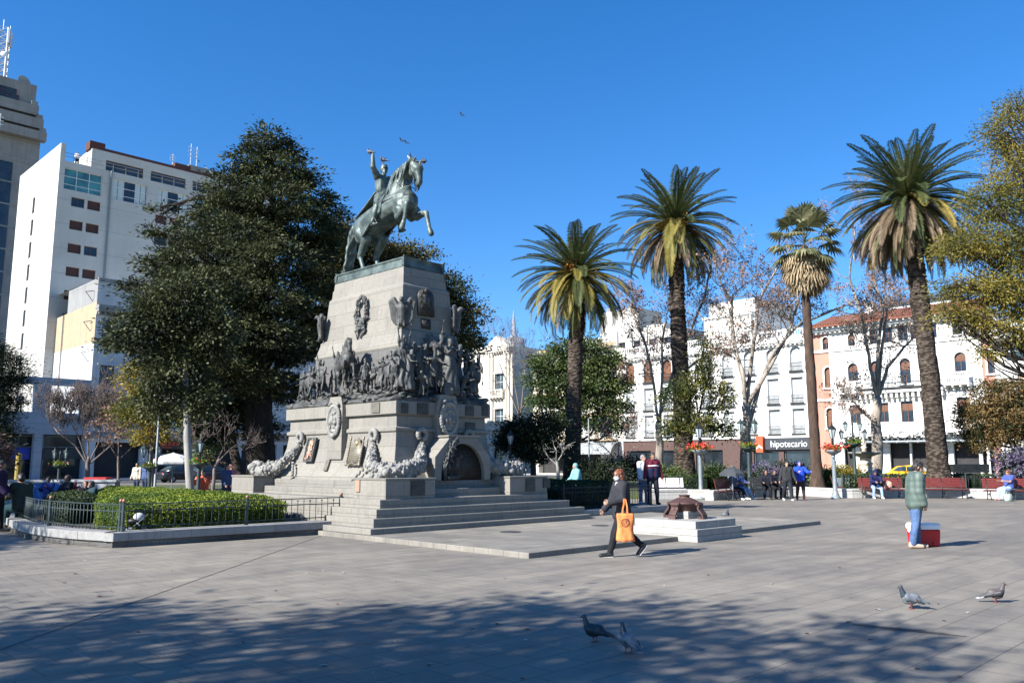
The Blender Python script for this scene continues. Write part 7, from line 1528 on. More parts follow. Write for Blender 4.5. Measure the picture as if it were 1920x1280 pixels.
# ---------------- pigeons
PGC = {'dark': mat("dark_slate_feathers", (.022, .024, .028), (.045, .047, .05), 20, .5), 'grey': mat("blue_grey_feathers", (.095, .105, .118), (.145, .155, .17), 14, .55), 'white': mat("white_feathers", (.5, .5, .5), (.4, .4, .4), 14, .6), 'neck': mat("green_neck_feathers", (.02, .045, .04), (.035, .03, .05), 18, .35), 'leg': mat("red_legs", (.22, .06, .055), None, 8, .6), 'brown': mat("brown_feathers", (.06, .045, .045), (.09, .075, .075), 14, .6), 'beak': mat("dark_beak", (.06, .055, .05), None, 8, .5)}
_pg = {}
def take(o): me = o.data; bpy.data.objects.remove(o); return me
def pigeon_parts(pose_):
    if pose_ in _pg: return _pg[pose_]
    # x forward, standing height about .30
    g = MB(); g.ell((0, 0, .17), (.115, .068, .07), Euler((0, R(14), 0)), 14, 10); g.ell((.055, 0, .185), (.07, .06, .065)); g.cap((-.08, 0, .16), (-.15, 0, .125), .045, .025)
    body = take(remeshed(g, "body", PGC['grey'], None, .009, 2))
    g = MB(); hx_ = .115 if pose_ != 'peck' else .16; hz = .315 if pose_ != 'peck' else .17
    g.cap((.085, 0, .205), (hx_, 0, hz - .02), .047, .027); g.ell((hx_ + .006, 0, hz), (.031, .024, .026)); neck = take(remeshed(g, "neck", PGC['neck'], None, .008, 2))
    g = MB(); g.cap((hx_ + .03, 0, hz - .002), (hx_ + .052, 0, hz - .012), .008, .004, 8); g.ell((hx_ + .032, 0, hz + .006), (.009, .009, .006), None, 8, 6); beak = g.mesh("beak", PGC['beak'], True)
    g = MB(); g.ell((hx_ + .014, -.0225, hz + .006), .0045, None, 8, 6); g.ell((hx_ + .014, .0225, hz + .006), .0045, None, 8, 6); eyes = g.mesh("eyes", mat("orange_eye", (.4, .12, .02)), True)
    wings = []
    for s in (1, -1):
        g = MB(); n = 9; rings = []
        for i in range(n):
            t = i / (n - 1); x = .09 - .31 * t; z = .195 - .075 * t; h = .062 * (1 - t ** 2.2) + .010; w = .016 * (1 - t) + .006; yo = s * (.062 * (1 - .75 * t))
            rings.append([(x, yo + s * w, z + h * .5), (x, yo + s * w * 1.3, z), (x, yo + s * w * .6, z - h * .55), (x, yo - s * w * .6, z - h * .5), (x, yo - s * w * .6, z + h * .55)])
        g.loft(rings); wings.append(g.mesh("wing", [PGC['grey']], True))
    bars = []
    for s in (1, -1):
        g = MB()
        for x0 in (-.045, -.085):
            g.cap((x0, s * .083 * (1 + x0 * 1.5), .19 + x0 * .25), (x0 - .03, s * .082 * (1 + x0 * 1.5), .135 + x0 * .2), .007, .006, 6)
        bars.append(g.mesh("wing_bar", PGC['dark'], True))
    g = MB(); g.loft([[(-.12, -.03, .145), (-.12, .03, .145), (-.12, .03, .132), (-.12, -.03, .132)], [(-.255, -.042, .098), (-.255, .042, .098), (-.255, .042, .092), (-.255, -.042, .092)]]); tail = g.mesh("tail", PGC['dark'])
    legs = []
    for s, dx in ((1, .012), (-1, -.015)):
        g = MB(); y = s * .025; g.cap((dx, y, .13), (dx + .005, y, .075), .017, .010, 7); g.cap((dx + .005, y, .075), (dx, y, .008), .0055, .005, 6)
        for a in (-.5, 0, .5, math.pi): g.cap((dx, y, .006), (dx + math.cos(a) * .034, y + math.sin(a) * .034, .004), .0045, .003, 5)
        legs.append(g.mesh("leg", PGC['leg'], True))
    _pg[pose_] = (body, neck, beak, eyes, wings, bars, tail, legs); return _pg[pose_]
def recol(me, m):
    q = me.copy(); q.materials.clear(); q.materials.append(m); return q
def pigeon(label, loc, rz, body='grey', wing='grey', neck='neck', tail='dark', bars=True, pose_='stand', s=1.0, group="pigeons on the paving"):
    P = pigeon_parts(pose_); o = thing("pigeon", label, "pigeon", loc, rz, group); o.scale = (s, s, s)
    for nm_, me in (("body", recol(P[0], PGC[body])), ("neck", recol(P[1], PGC[neck])), ("beak", P[2]), ("eyes", P[3]), ("tail", recol(P[6], PGC[tail]))): link_mesh(nm_, me, o).location.z = -.042
    for i in (0, 1):
        w = link_mesh("wing", recol(P[4][i], PGC[wing]), o); w.location.z = -.042; link_mesh("leg", P[7][i], o).scale.z = .68
        if bars: link_mesh("wing_bar", P[5][i], w)
    return o
p = gp(1116, 1203); pigeon("dark slate pigeon with white beak spot, in the tree shade, left of the pale one", p, R(165), 'dark', 'dark', 'neck', 'dark', False, s=.84)
p = gp(1179, 1224); pigeon("pale grey pigeon with dark head and black wing bars in the tree shade", p, R(112), 'grey', 'grey', 'neck', 'grey', True, s=.86)
p = gp(1710, 1141); pigeon("sunlit grey pigeon with green neck near the wet streak", p, R(168), 'grey', 'grey', 'neck', 'grey', True, s=.9)
p = gp(1867, 1129); pigeon("blackish brown pigeon with white tail at the far right of the paving", p, R(-15), 'brown', 'dark', 'brown', 'white', False, s=.82)
p = gp(1360, 973); pigeon("small distant grey pigeon on the paving beside the iron bowl plinth", p, R(-60), 'grey', 'grey', 'dark', 'dark', True)
def bird_on(label, px, py, da, rz, **k):
    b, z = on_a(px, py, A0 + da); pigeon(label, W(A0 + da, b, z), R(rz), group="pigeons perched on the statue", s=.82, **k)
bird_on("pigeon perched on the rider's raised hand", 694, 291, -.35, 150, body='brown', wing='grey', neck='dark')
bird_on("pigeon perched on the rider's hat", 719, 306, 0, 160, body='dark', wing='grey', neck='dark')
bird_on("whitish pigeon perched on the horse's mane", 768, 303, 0, -80, body='white', wing='white', neck='dark', bars=False)
bird_on("dark pigeon perched between the horse's ears", 795, 309, 0, 120, body='dark', wing='dark', neck='dark', bars=False)
for lab, px, py in (("tiny bird flying high above the statue, left of two", 753, 264), ("tiny bird flying high above the statue, right of two", 762, 268), ("lone tiny bird flying high right of the statue", 866, 216)):
    g = MB(); g.ell((0, 0, 0), (.14, .05, .05)); g.loft([[(.06, 0, .02), (-.06, 0, .02), (-.06, 0, .0), (.06, 0, 0)], [(.02, .3, .12), (-.06, .3, .12), (-.06, .3, .11), (.02, .3, .11)]]); g.loft([[(.06, 0, .02), (-.06, 0, .02), (-.06, 0, .0), (.06, 0, 0)], [(.02, -.3, .12), (-.06, -.3, .12), (-.06, -.3, .11), (.02, -.3, .11)]])
    o = g.build("flying_bird", PGC['dark'], None, True); o.location = at(px, py, 60); o.rotation_euler = (.3, 0, 2.4); tag(o, lab, "bird", "birds in the sky")

# ---------------- cooler
cp = gp(1733, 1023); CO = thing("cooler_box", "red cool box with white lid standing beside the man in the green jacket", "cooler", cp, R(3))
g = MB(); g.rects([(.235, .15, 0), (.25, .165, .02), (.27, .18, .335)]); g.build("body", mat("red_plastic", (.50, .015, .018), (.42, .013, .016), 3, .35), CO, bevel=.02)
g = MB(); g.rects([(.275, .185, .34), (.275, .185, .42), (.255, .165, .465)]); g.build("lid", mat("white_plastic", (.72, .73, .74), (.66, .67, .68), 3, .35), CO, bevel=.02)
g = MB(); g.tube([(-.285, -.02, .37), (-.292, -.02, .30), (-.295, .0, .28), (-.292, .05, .30), (-.285, .05, .37)], .012, 6); g.build("handle", mat("white_plastic", (.72, .73, .74)), CO, True)
g = MB(); g.box(.10, .19, -.19, -.181, .04, .10); g.build("drain_plug", mat("red_plastic", (.5, .015, .018)), CO)

# ---------------- benches
def bench_mesh(W_=2.2):
    s, b, f = MB(), MB(), []
    for k in range(5): s.box(-W_ / 2, W_ / 2, -.24 + k * .098, -.24 + k * .098 + .078, .425 - .012 * abs(k - 1), .455 - .012 * abs(k - 1))
    for k in range(6):
        z = .52 + k * .075; y = .25 + (z - .45) * .25; b.obox((0, y, z + .03), (1, 0, 0), (0, .97, -.24), (0, .24, .97), W_ / 2, .014, .031)
    sl = []
    for x in (-W_ / 2 + .18, 0, W_ / 2 - .18):
        g = MB(); g.tube([(x, -.26, .0), (x, -.20, .16), (x, -.14, .30), (x, -.2, .41)], .022, 6); g.tube([(x, .28, 0), (x, .22, .2), (x, .24, .41), (x, .36, .98)], .022, 6); g.tube([(x, -.24, .41), (x, .24, .41)], .02, 6); g.tube([(x, -.17, .22), (x, 0, .28), (x, .22, .22)], .015, 6)
        for k in range(8): g.ell((x, -.02 + .06 * math.cos(k), .2 + .06 * math.sin(k)), .014, None, 5, 4)
        sl.append(g)
    return s, b, sl
def bench(label, loc, rz, m=None, W_=2.2, group="red slatted benches along the far garden"):
    o = thing("park_bench", label, "bench", loc, rz, group); s, b, sl = bench_mesh(W_); m = m or WOODR
    s.build("seat", m, o); b.build("backrest", m, o)
    for g in sl: g.build("leg", BLACKM, o, True)
    return o
# seat faces -y of the bench (towards the camera)
bench("red slatted bench with the man in the cap and an orange bag", gp(1655, 934), R(-8), W_=2.0)
bench("empty red slatted bench behind the man in the green jacket", gp(1772, 934), R(-6), W_=2.15)
bench("red slatted bench at the right edge, woman in pale trousers on it", gp(1902, 937), R(-12), W_=2.4)
bench("dark red bench seen end on behind the second flower lamp", gp(1578, 928), R(62), W_=1.9)
bench("red bench with the group under the dark parasol", gp(1372, 937), R(48), W_=1.9)
bench("bench gleaming white in the sun behind the standing men", gp(1252, 934), R(4), mat("sun_glare_wood", (.75, .70, .72), (.68, .64, .66), 5, .25), 1.7, "benches")  # the sun's white gleam is put into the bench colour

# ---------------- lamps
GLL = mat_glass("lantern_glass", (.20, .24, .24), .25)
def lantern(parent, x, y, z, s=1.0, m=GREENM, hang=False):
    g = MB(); q = 6
    g.lathe([(.02, 0), (.07, .02), (.085, .05), (.02, .06)], q, (x, y, z)); g.lathe([(.19, .50), (.20, .53), (.15, .60), (.06, .68), (.035, .74), (.012, .84)], q, (x, y, z))
    for k in range(q): a = 2 * math.pi * k / q; g.tube([(x + .085 * math.cos(a), y + .085 * math.sin(a), z + .05), (x + .185 * math.cos(a), y + .185 * math.sin(a), z + .51)], .012, 4)
    g.v = [((p[0] - x) * s + x, (p[1] - y) * s + y, (p[2] - z) * s + z) for p in g.v]; o = g.build("lantern", m, parent)
    g = MB(); g.lathe([(.07, .06), (.165, .495)], q, (x, y, z)); g.v = [((p[0] - x) * s + x, (p[1] - y) * s + y, (p[2] - z) * s + z) for p in g.v]; g.build("glass", GLL, o)
FLR = mat_leaf("red_geranium", (.55, .03, .02), (.7, .10, .06), None, .2); FLG = LF_HEDGE
def flower_bowl(parent, z, m, r=.36, red=True, seed=1):
    g = MB(); g.lathe([(.08, -.12), (.16, -.08), (r * .85, .02), (r, .10), (r * .95, .13)], 14, (0, 0, z)); o = g.build("flower_bowl", m, parent, True); rg = np.random.default_rng(seed)
    C = rg.normal(size=(260, 3)) * np.array([r * .5, r * .5, .08]) + [0, 0, z + .2]; link_mesh("flower_leaves", quads_mesh("flower_leaves", leaf_quads(C, .12, rg, .7, .5), rg.uniform(0, 1, 260), FLG), o)
    n = 170 if red else 14; C = rg.normal(size=(n, 3)) * np.array([r * .62, r * .62, .09]) + [0, 0, z + .27]; link_mesh("flowers", quads_mesh("flowers", leaf_quads(C, .12, rg, .9, .3), rg.uniform(0, 1, n), FLR), o)
def lamp(label, loc, H=3.65, kind='single', m=GREYM, rz=0, red=True, bowl=True, seed=1):
    o = thing("street_lamp", label, "street lamp", loc, rz, "lantern posts of the plaza"); zb = H - 1.45 if kind == 'single' else H * .58
    g = MB(); g.lathe([(.26, 0), (.26, .05), (.20, .09), (.17, .16), (.115, .32), (.10, .36), (.09, zb - .2), (.10, zb - .12)], 16); g.build("post", m, o, True)
    if bowl: flower_bowl(o, zb, m, .40, red, seed)
    if kind == 'single':
        g = MB(); g.lathe([(.07, zb - .1), (.05, zb + .3), (.06, H - .9), (.10, H - .86), (.04, H - .84)], 12); g.build("stem", BLACKM, o, True); lantern(o, 0, 0, H - .84, 1.0, BLACKM)
    else:
        g = MB(); g.lathe([(.06, zb - .1), (.045, H - .55), (.07, H - .5), (.03, H - .3)], 10)
        arms = [(-.38, 0, H - .86), (.38, 0, H - .86)] + ([(-.62, .0, zb + .35), (.62, 0, zb + .35)] if kind == 'four' else [])
        for ax, ay, az in arms:
            g.tube([(0, 0, az - .30), (ax * .45, ay, az - .42), (ax * .9, ay, az - .28), (ax, ay, az)], .025, 6)
            for k in range(7): t = k * .8; g.ell((ax * .5 + .09 * math.cos(t), 0, az - .22 + .09 * math.sin(t)), .022, None, 5, 4)
        g.build("arms", m, o, True)
        for ax, ay, az in arms: lantern(o, ax, ay, az, .95 if kind != 'four' or az > zb + 1 else .75, m)
    return o
lamp("grey lamp post with a red geranium bowl right of the second palm", gp(1315, 935), 3.6, 'single', GREYM, 0, True, seed=2)
lamp("grey lamp post with a red geranium bowl beside the fan palm", gp(1567, 934), 3.6, 'single', GREYM, 0, True, seed=3)
lp4 = at(1606, 932, 47); lp4.z = .3; lamp("tall four lantern lamp post in front of the hotel", lp4, 4.0, 'four', GREENM, R(-10), False, seed=4)
q = at(1407, 930, 42); q.z = 0; lamp("dark twin lantern post beside the forked plane tree", q, 4.0, 'twin', GREENM, R(10), False, seed=5)
q = at(280, 905, 33); q.z = 0; lamp("green twin lantern lamp post with a flower bowl behind the left hedge", q, 3.5, 'twin', GREENM, R(15), False, seed=6).scale = (.71, .71, .71)
q = at(372, 905, 30); q.z = 0; lamp("dark green single lantern lamp post beside the whitish slender trunk", q, 3.6, 'single', GREENM, 0, False, seed=7).scale = (.73, .73, .73)
q = at(109, 905, 44); q.z = 0; lamp("green twin lantern lamp post above the pale block wall", q, 3.3, 'twin', GREENM, R(5), False, seed=8).scale = (.76, .76, .76)
q = at(957, 905, 44); q.z = 0; lamp("green single lantern lamp post right of the monument front", q, 3.4, 'single', GREENM, 0, False, bowl=False, seed=9)
for lab, px, pyt, Y, r in (("plain thin grey pole left of the second palm", 1105, 785, 56, .06), ("thin pale pole beside the twin lantern lamp", 291, 765, 33, .055)):
    b = at(px, 900, Y); b.z = 0; g = MB(); h = at(px, pyt, Y).z; g.lathe([(r * 2, 0), (r * 1.6, .3), (r, .35), (r * .7, h), (r * .2, h + .05)], 10); o = g.build("metal_pole", GREYM, None, True); o.location = b; tag(o, lab, "pole")
b = at(985, 905, 50); b.z = 0; o = thing("street_sign", "small blue and white street sign on a pole right of the monument", "sign", b); g = MB(); g.tube([(0, 0, 0), (0, 0, 2.75)], .04, 8); g.build("pole", GREYM, o)
g = MB(); g.box(-.42, .42, -.05, -.02, 2.05, 2.4); g.build("sign_plate", WHITEP, o); g = MB(); g.box(-.42, .42, -.05, -.02, 2.405, 2.6); g.build("name_plate", mat("street_blue", (.02, .08, .35), None, 2, .4), o)

# ---------------- fences
def fence(name, label, pts, z0, H, m, post_at, gap=.135, ball=None, cat="fence"):
    o = thing(name, label, cat, (pts[0][0], pts[0][1], z0)); O = V((pts[0][0], pts[0][1], 0)); P = [V((p[0], p[1], 0)) - O for p in pts]; g = MB(); d = [0]
    for i in range(len(P) - 1): d.append(d[-1] + (P[i + 1] - P[i]).length)
    def pos(s):
        for i in range(len(P) - 1):
            if s <= d[i + 1] + 1e-6: return P[i].lerp(P[i + 1], (s - d[i]) / max(1e-6, d[i + 1] - d[i]))
        return P[-1]
    for z in (H, H - .14, .08):
        for i in range(len(P) - 1): g.tube([P[i] + V((0, 0, z)), P[i + 1] + V((0, 0, z))], .013, 5)
    g.build("rails", m, o); g = MB(); s = gap; k = 0
    while s < d[-1]:
        p = pos(s); top = H if k % 2 else H - .03; g.tube([p + V((0, 0, .02)), p + V((0, 0, top))], .0085, 5)
        if k % 2 == 0: g.ell(p + V((0, 0, H - .05)), .02, None, 6, 4)
        s += gap; k += 1
    g.build("pickets", m, o, True)
    for t in post_at:
        p = pos(t * d[-1]); g = MB(); g.lathe([(.045, 0), (.045, .05), (.036, .06), (.036, H + .02), (.045, H + .025), (.045, H + .04)], 10); q = g.build("post", m, o); q.location = p
        g = MB(); g.ell((0, 0, H + .075), (.042, .042, .045)); g.build("finial", ball or m, q, True)
    return o
BALL = mat("coppery_finial", (.28, .15, .09), (.2, .1, .06), 10, .5, .3); FZ = .30
nrm = W(*(0, .20)); fpts = [V((p[0], p[1], 0)) + nrm * 1.0 for p in [tuple(c0)[:2]] + front[1:]]
# curved part follows the kerb a little inside
def inset(line, d):
    L = [V((p[0], p[1], 0)) for p in line]; r = []
    for i in range(len(L)): t = (L[min(len(L) - 1, i + 1)] - L[max(0, i - 1)]).normalized(); r.append(L[i] + V((-t.y, t.x, 0)) * d)
    return r
fa = inset([tuple(p) for p in arc], .26)[8:]; fence("iron_fence", "black railing curving round the shaded left end of the planter", fa, FZ, .54, GREENM, (.0, .55, .99), ball=BALL)
ff = inset([tuple(c0)[:2]] + front[1:], .26); ff[0] = ff[0] + (ff[1] - ff[0]) * .22
fence("iron_fence", "straight black railing in front of the sunlit hedge", ff, FZ, .54, GREENM, (.0, .52, .985), .16, ball=BALL)
fr_ = inset(rfront, .28); fence("iron_fence", "black railing along the right hedge bed where the men stand", fr_[:-1], .28, .66, BLACKM, (0, .5, 1))
fq = [at(x, 900, 42.3) for x in range(1580, 2020, 55)]; fence("iron_fence", "low dark railing in front of the hedge behind the benches", [tuple(p)[:2] for p in fq], .3, .72, GREENM, (0, .2, .4, .6, .8, 1), .3)

# ---------------- left background: block wall with blue banner
w0 = at(-40, 905, 30); w1 = at(216, 905, 30); BWM = mat_wall("block_wall", (.42, .41, .39), (.33, .32, .31), 1.5); BWo = thing("block_wall", "pale stone block wall at the far left with people before it", "wall", (w0.x, 30, 0)); LW = w1.x - w0.x
g = MB(); rgw = random.Random(9)
for r in range(4):
    x = -.2 * (r % 2)
    while x < LW:
        w = rgw.uniform(.32, .62); g.box(max(0, x) + .008, min(LW, x + w) - .008, -rgw.uniform(0, .02), .3, r * .25 + .006, r * .25 + .244); x += w
g.box(0, LW, .02, .28, 0, 1.0, 1); g.build("blocks", [BWM, mat("mortar", (.2, .19, .18), None, 5, .9)], BWo); g = MB(); g.box(-.05, LW + .05, -.06, .34, 1.003, 1.08); g.build("coping", BWM, BWo)
b0 = at(51, 905, 29.6); b1 = at(114, 905, 29.6); g = MB(); g.box(0, b1.x - b0.x, -.02, .02, .28, .96); o = g.build("blue_banner", mat("blue_cloth", (.008, .10, .34), (.007, .085, .28), 2, .6)); o.location = (b0.x, 29.6, 0); tag(o, "bright blue banner hung on the pale block wall", "banner")
b = at(32, 900, 38); b.z = 0; g = MB(); g.lathe([(.12, 0), (.12, 2.05), (.02, 2.1)], 12); o = g.build("yellow_post", mat("yellow_paint", (.30, .22, .04), None, 3, .5), None); o.location = b; tag(o, "yellow and pale post standing behind the block wall", "post")
b = at(184, 900, 34); b.z = 0; g = MB(); g.box(-.4, .4, -.25, .25, .0, 1.0); g.box(-.45, .45, -.3, .3, 1.003, 1.1, 1); o = g.build("red_topped_stand", [mat("dark_stand", (.05, .03, .03), None, 3, .6), mat("red_top", (.45, .03, .03), None, 3, .5)]); o.location = b; tag(o, "low stand with a red top behind the block wall", "stand")
# ---------------- white parasols of the cafe and dark parasol on the bench
def parasol(label, base, r, zt, zr, m, tilt=0):
    o = thing("parasol", label, "parasol", base); n = 8; g = MB(); ring = [(r * math.cos(2 * math.pi * k / n), r * math.sin(2 * math.pi * k / n), zr) for k in range(n)]
    mid = [(r * .55 * math.cos(2 * math.pi * k / n), r * .55 * math.sin(2 * math.pi * k / n), zr + (zt - zr) * .62) for k in range(n)]
    lo = [(p[0], p[1], p[2] - .12) for p in ring]; g.add(ring + mid + [(0, 0, zt)] + lo, [(k, (k + 1) % n, n + (k + 1) % n, n + k) for k in range(n)] + [(n + k, n + (k + 1) % n, 2 * n) for k in range(n)] + [(2 * n + 1 + k, 2 * n + 1 + (k + 1) % n, (k + 1) % n, k) for k in range(n)])
    q = g.build("canopy", m, o); s = q.modifiers.new("t", 'SOLIDIFY'); s.thickness = .015; g = MB(); g.tube([(0, 0, 0), (0, 0, zt + .05)], .03, 8); g.build("pole", GREYM, o)
    for k in range(n): pass
    o.rotation_euler = (R(tilt), 0, 0); return o
CLOTHW = mat("white_canvas", (.62, .61, .58), (.54, .53, .5), 3, .8)
b = at(322, 905, 50); b.z = 0; parasol("white canvas cafe parasol under the dark shop sign", b, 1.45, 2.25, 1.72, CLOTHW)
b = gp(1378, 938); parasol("dark parasol shading the group on the end on bench", b + V((0, .3, 0)), .58, 1.5, 1.2, mat("dark_canvas", (.05, .055, .06), (.04, .045, .05), 3, .7))
# cars parked in the shade and the taxi
def car(label, loc, rz, m, name="parked_car"):
    o = thing(name, label, "car", loc, rz); g = MB(); w = .86
    sec = [(-2.15, .35, .62, .72), (-2.1, .28, .85, .80), (-1.5, .25, .95, .85), (-.4, .24, .95, w), (.9, .24, .90, w), (1.6, .26, .82, .84), (2.05, .30, .68, .76), (2.15, .38, .56, .66)]
    g.loft([[(x, -y * .92, a), (x, y * .92, a), (x, y, (a + b) / 2), (x, y * .9, b), (x, -y * .9, b), (x, -y, (a + b) / 2)] for x, a, b, y in sec]); g.build("body", m, o, True, bevel=0)
    g = MB(); cab = [(-1.85, .93, .95, .70), (-1.2, .93, 1.36, .62), (-.5, .93, 1.45, .62), (.2, .93, 1.42, .62), (1.05, .90, .93, .70)]
    g.loft([[(x, -.76, a), (x, .76, a), (x, y, b), (x, -y, b)] for x, a, b, y in cab]); g.build("roof", m, o, True)
    for s in (-1, 1):
        g = MB(); g.add([(-1.5, s * .765, 1.0), (.72, s * .765, 1.0), (.10, s * .685, 1.36), (-1.05, s * .685, 1.33)], [(0, 1, 2, 3)]); g.add([(-.42, s * .768, .99), (-.34, s * .768, .99), (-.34, s * .69, 1.38), (-.42, s * .69, 1.38)], [(0, 1, 2, 3)], 1); g.build("side_window", [GLASS, m], o)
        for x in (-1.35, 1.35):
            g = MB(); g.lathe([(.31, -.1), (.33, -.08), (.33, .08), (.31, .1)], 18); q = g.build("wheel", mat("tyre_rubber", (.015, .015, .015), None, 4, .8), o); q.rotation_euler = (R(90), 0, 0); q.location = (x, s * .78, .33)
            g = MB(); g.lathe([(.19, -.11), (.20, -.02), (.20, .02), (.19, .11)], 12); g.build("rim", GREYM, q)
        g = MB(); g.ell((2.08, s * .55, .64), (.08, .16, .08)); g.build("headlight", GLL, o, True); g = MB(); g.ell((-2.1, s * .58, .75), (.06, .14, .09)); g.build("taillight", mat("red_lens", (.35, .01, .01), None, 3, .3), o, True)
    g = MB(); g.add([(.98, -.66, .95), (.98, .66, .95), (.26, .56, 1.40), (.26, -.56, 1.40)], [(0, 1, 2, 3)]); g.add([(-1.80, -.64, .97), (-1.80, .64, .97), (-1.24, .56, 1.34), (-1.24, -.56, 1.34)], [(3, 2, 1, 0)]); g.v = [(p[0] + (.03 if p[0] > 0 else -.03), p[1], p[2] + .02) for p in g.v]; g.build("windscreen", GLASS, o); return o
t_ = at(1716, 890, 68); t_.z = 0; car("yellow taxi passing behind the low hedge before the hotel", t_, R(-45), mat("taxi_yellow", (.80, .45, .02), (.76, .43, .02), 3, .3), "taxi")
for px, Y, lab in ((345, 72, "dark car parked in shade behind the cafe parasol"), (400, 72, "dark car parked in shade right of the cafe parasol")):
    q = at(px, 900, Y); q.z = 0; car(lab, q, R(45), mat("dark_car_paint", (.02, .022, .025), None, 3, .25))
# ---------------- stone fountain
b = at(1624, 905, 50); b.z = .3; FO = thing("stone_fountain", "pale stone fountain with a wide upper basin in front of the hotel", "fountain", b); SF = mat("fountain_stone", (.55, .47, .38), (.45, .36, .27), 4, .8, 0, .2)
g = MB(); g.lathe([(.50, 0), (.50, .7), (.60, .75), (.58, .85), (.42, .9), (.38, 1.25), (.46, 1.30), (.44, 1.36), (.30, 1.42), (.27, 1.62), (.32, 1.66)], 20); g.build("pedestal", SF, FO, True)
g = MB(); g.lathe([(.25, 1.66), (.5, 1.76), (.88, 1.90), (.92, 1.98), (.86, 2.0), (.5, 1.93), (.1, 1.92)], 28); g.build("basin", STONEC, FO, True)
g = MB(); g.lathe([(.16, 1.92), (.13, 2.2), (.2, 2.28), (.11, 2.35), (.17, 2.6), (.06, 2.8), (.09, 2.9), (.02, 3.05)], 16); g.build("finial", SF, FO, True)
# ---------------- bins, planter pots
b = at(1580, 905, 46); b.z = .3; g = MB(); g.box(-.35, .35, -.2, .2, 0, .55); o = g.build("grey_planter", GREYM, None, bevel=.02); o.location = b; tag(o, "grey box planter behind the dark end on bench", "planter")
b = at(1790, 905, 66); b.z = 0; g = MB(); g.box(-1.4, 1.4, -.3, .3, .9, 1.55); g.box(-1.3, -1.2, -.05, .05, 0, .9); g.box(1.2, 1.3, -.05, .05, 0, .9); o = g.build("dark_sign_board", BLACKM); o.location = at(1818, 880, 66); o.location.z = 0; tag(o, "black board standing on the pavement right of the thick palm foot", "board")
# ---------------- baby stroller behind the fence
b = gp(240, 998, .2); ST = thing("baby_stroller", "pale grey and black stroller half hidden behind the left railing", "stroller", (b.x + .12, b.y + .22, .2), R(200)); ST.scale = (.5, .5, .5)
g = MB(); g.ell((0, 0, .62), (.24, .2, .2)); o = g.build("hood", mat("pale_grey_cloth", (.45, .47, .47), (.38, .4, .4), 5, .8), ST, True); g = MB(); g.ell((.15, 0, .46), (.33, .18, .14)); g.build("seat", BLACKM, ST, True)
g = MB(); g.tube([(-.35, .2, .75), (0, .2, .4), (.35, .2, .12)], .014, 6); g.tube([(-.35, -.2, .75), (0, -.2, .4), (.35, -.2, .12)], .014, 6); g.tube([(-.35, -.2, .75), (-.35, .2, .75)], .016, 6); g.tube([(.1, .2, .42), (-.25, .2, .12)], .014, 6); g.tube([(.1, -.2, .42), (-.25, -.2, .12)], .014, 6); g.build("frame", GREYM, ST, True)
for x in (-.27, .36):
    for y in (-.22, .22): g = MB(); g.lathe([(.10, -.02), (.12, -.015), (.12, .015), (.10, .02)], 16); q = g.build("wheel", mat("pale_wheel", (.4, .4, .42), None, 4, .6) if x > 0 else BLACKM, ST); q.rotation_euler = (R(90), 0, 0); q.location = (x, y, .12)
# litter and fallen leaves on the paving
rgl = np.random.default_rng(90)
for i in range(46):
    px, py = rgl.uniform(60, 1880), rgl.uniform(1050, 1275); p = gp(px, py); s = rgl.uniform(.02, .05)
    g = MB(); g.add([(-s, 0, .006), (0, -s * .6, .012), (s, 0, .004), (0, s * .6, .016)], [(0, 1, 2, 3)]); o = g.build("fallen_leaf", LF_DRY if i % 3 else mat("paper_scrap", (.5, .48, .45))); o.location = p; o.rotation_euler = (0, 0, rgl.uniform(0, 6)); tag(o, "small dry fallen leaf or scrap lying on the paving", "leaf", "fallen leaves on the paving")
# ================================================================== PEOPLE
SKIN = mat("skin", (.42, .24, .17), (.36, .19, .13), 18, .55); SKIND = mat("tanned_skin", (.28, .15, .10), (.22, .12, .08), 18, .55)
def cloth(name, c, c2=None, b=.5): return mat(name, c, c2 or tuple(x * .75 for x in c), 9, .85, 0, b, 16, .2)
HAIRD = mat("black_hair", (.02, .016, .014), (.035, .028, .024), 30, .5); HAIRR = mat("auburn_hair", (.20, .065, .025), (.11, .035, .018), 25, .5); HAIRG = mat("grey_hair", (.22, .21, .2), (.14, .13, .13), 25, .6)
SHOEW = mat("white_shoe", (.65, .64, .62), None, 6, .5); SHOEB = mat("black_shoe", (.02, .02, .022), None, 6, .5)
def torso_caps(g, J, i0, fat=1.0, hem=0.0, sleeves=True, flare=1.0, bell=0.0):
    """jacket volume over the torso and arms"""
    H = J['H']; f = fat
    for s_ in (1, -1):
        o = V((0, s_ * .045 * H, 0))
        g.cap(J['wai'] + o, J['che'] + o + V((0, 0, .02 * H)), (.068 * f + i0) * H, (.070 * f + i0) * H, 12); g.cap(J['pel'] + V((0, s_ * .048 * H * flare, hem * H)), J['wai'] + o, (.068 * f * flare + i0) * H, (.068 * f + i0) * H, 12)
    if bell: g.ell(J['wai'] + V((.045 * H, 0, -.01 * H)), (bell * H, .09 * H * f, .10 * H))
    g.cap(J['pel'] + V((0, 0, hem * H)), J['che'], (.07 * f + i0) * H, (.065 * f + i0) * H, 12)
    for i in (0, 1):
        g.cap(J['nek'] - V((0, 0, .02 * H)), J['sho%d' % i], (.036 + i0) * H, (.040 * f + i0) * H)
        if sleeves:
            g.cap(J['sho%d' % i], J['elb%d' % i], (.040 * f + i0) * H, (.031 * f + i0) * H); g.cap(J['elb%d' % i], J['wri%d' % i].lerp(J['elb%d' % i], .04), (.031 * f + i0) * H, (.024 * f + i0) * H)
        else: g.cap(J['sho%d' % i], J['sho%d' % i].lerp(J['elb%d' % i], .6), (.040 * f + i0) * H, (.036 * f + i0) * H)
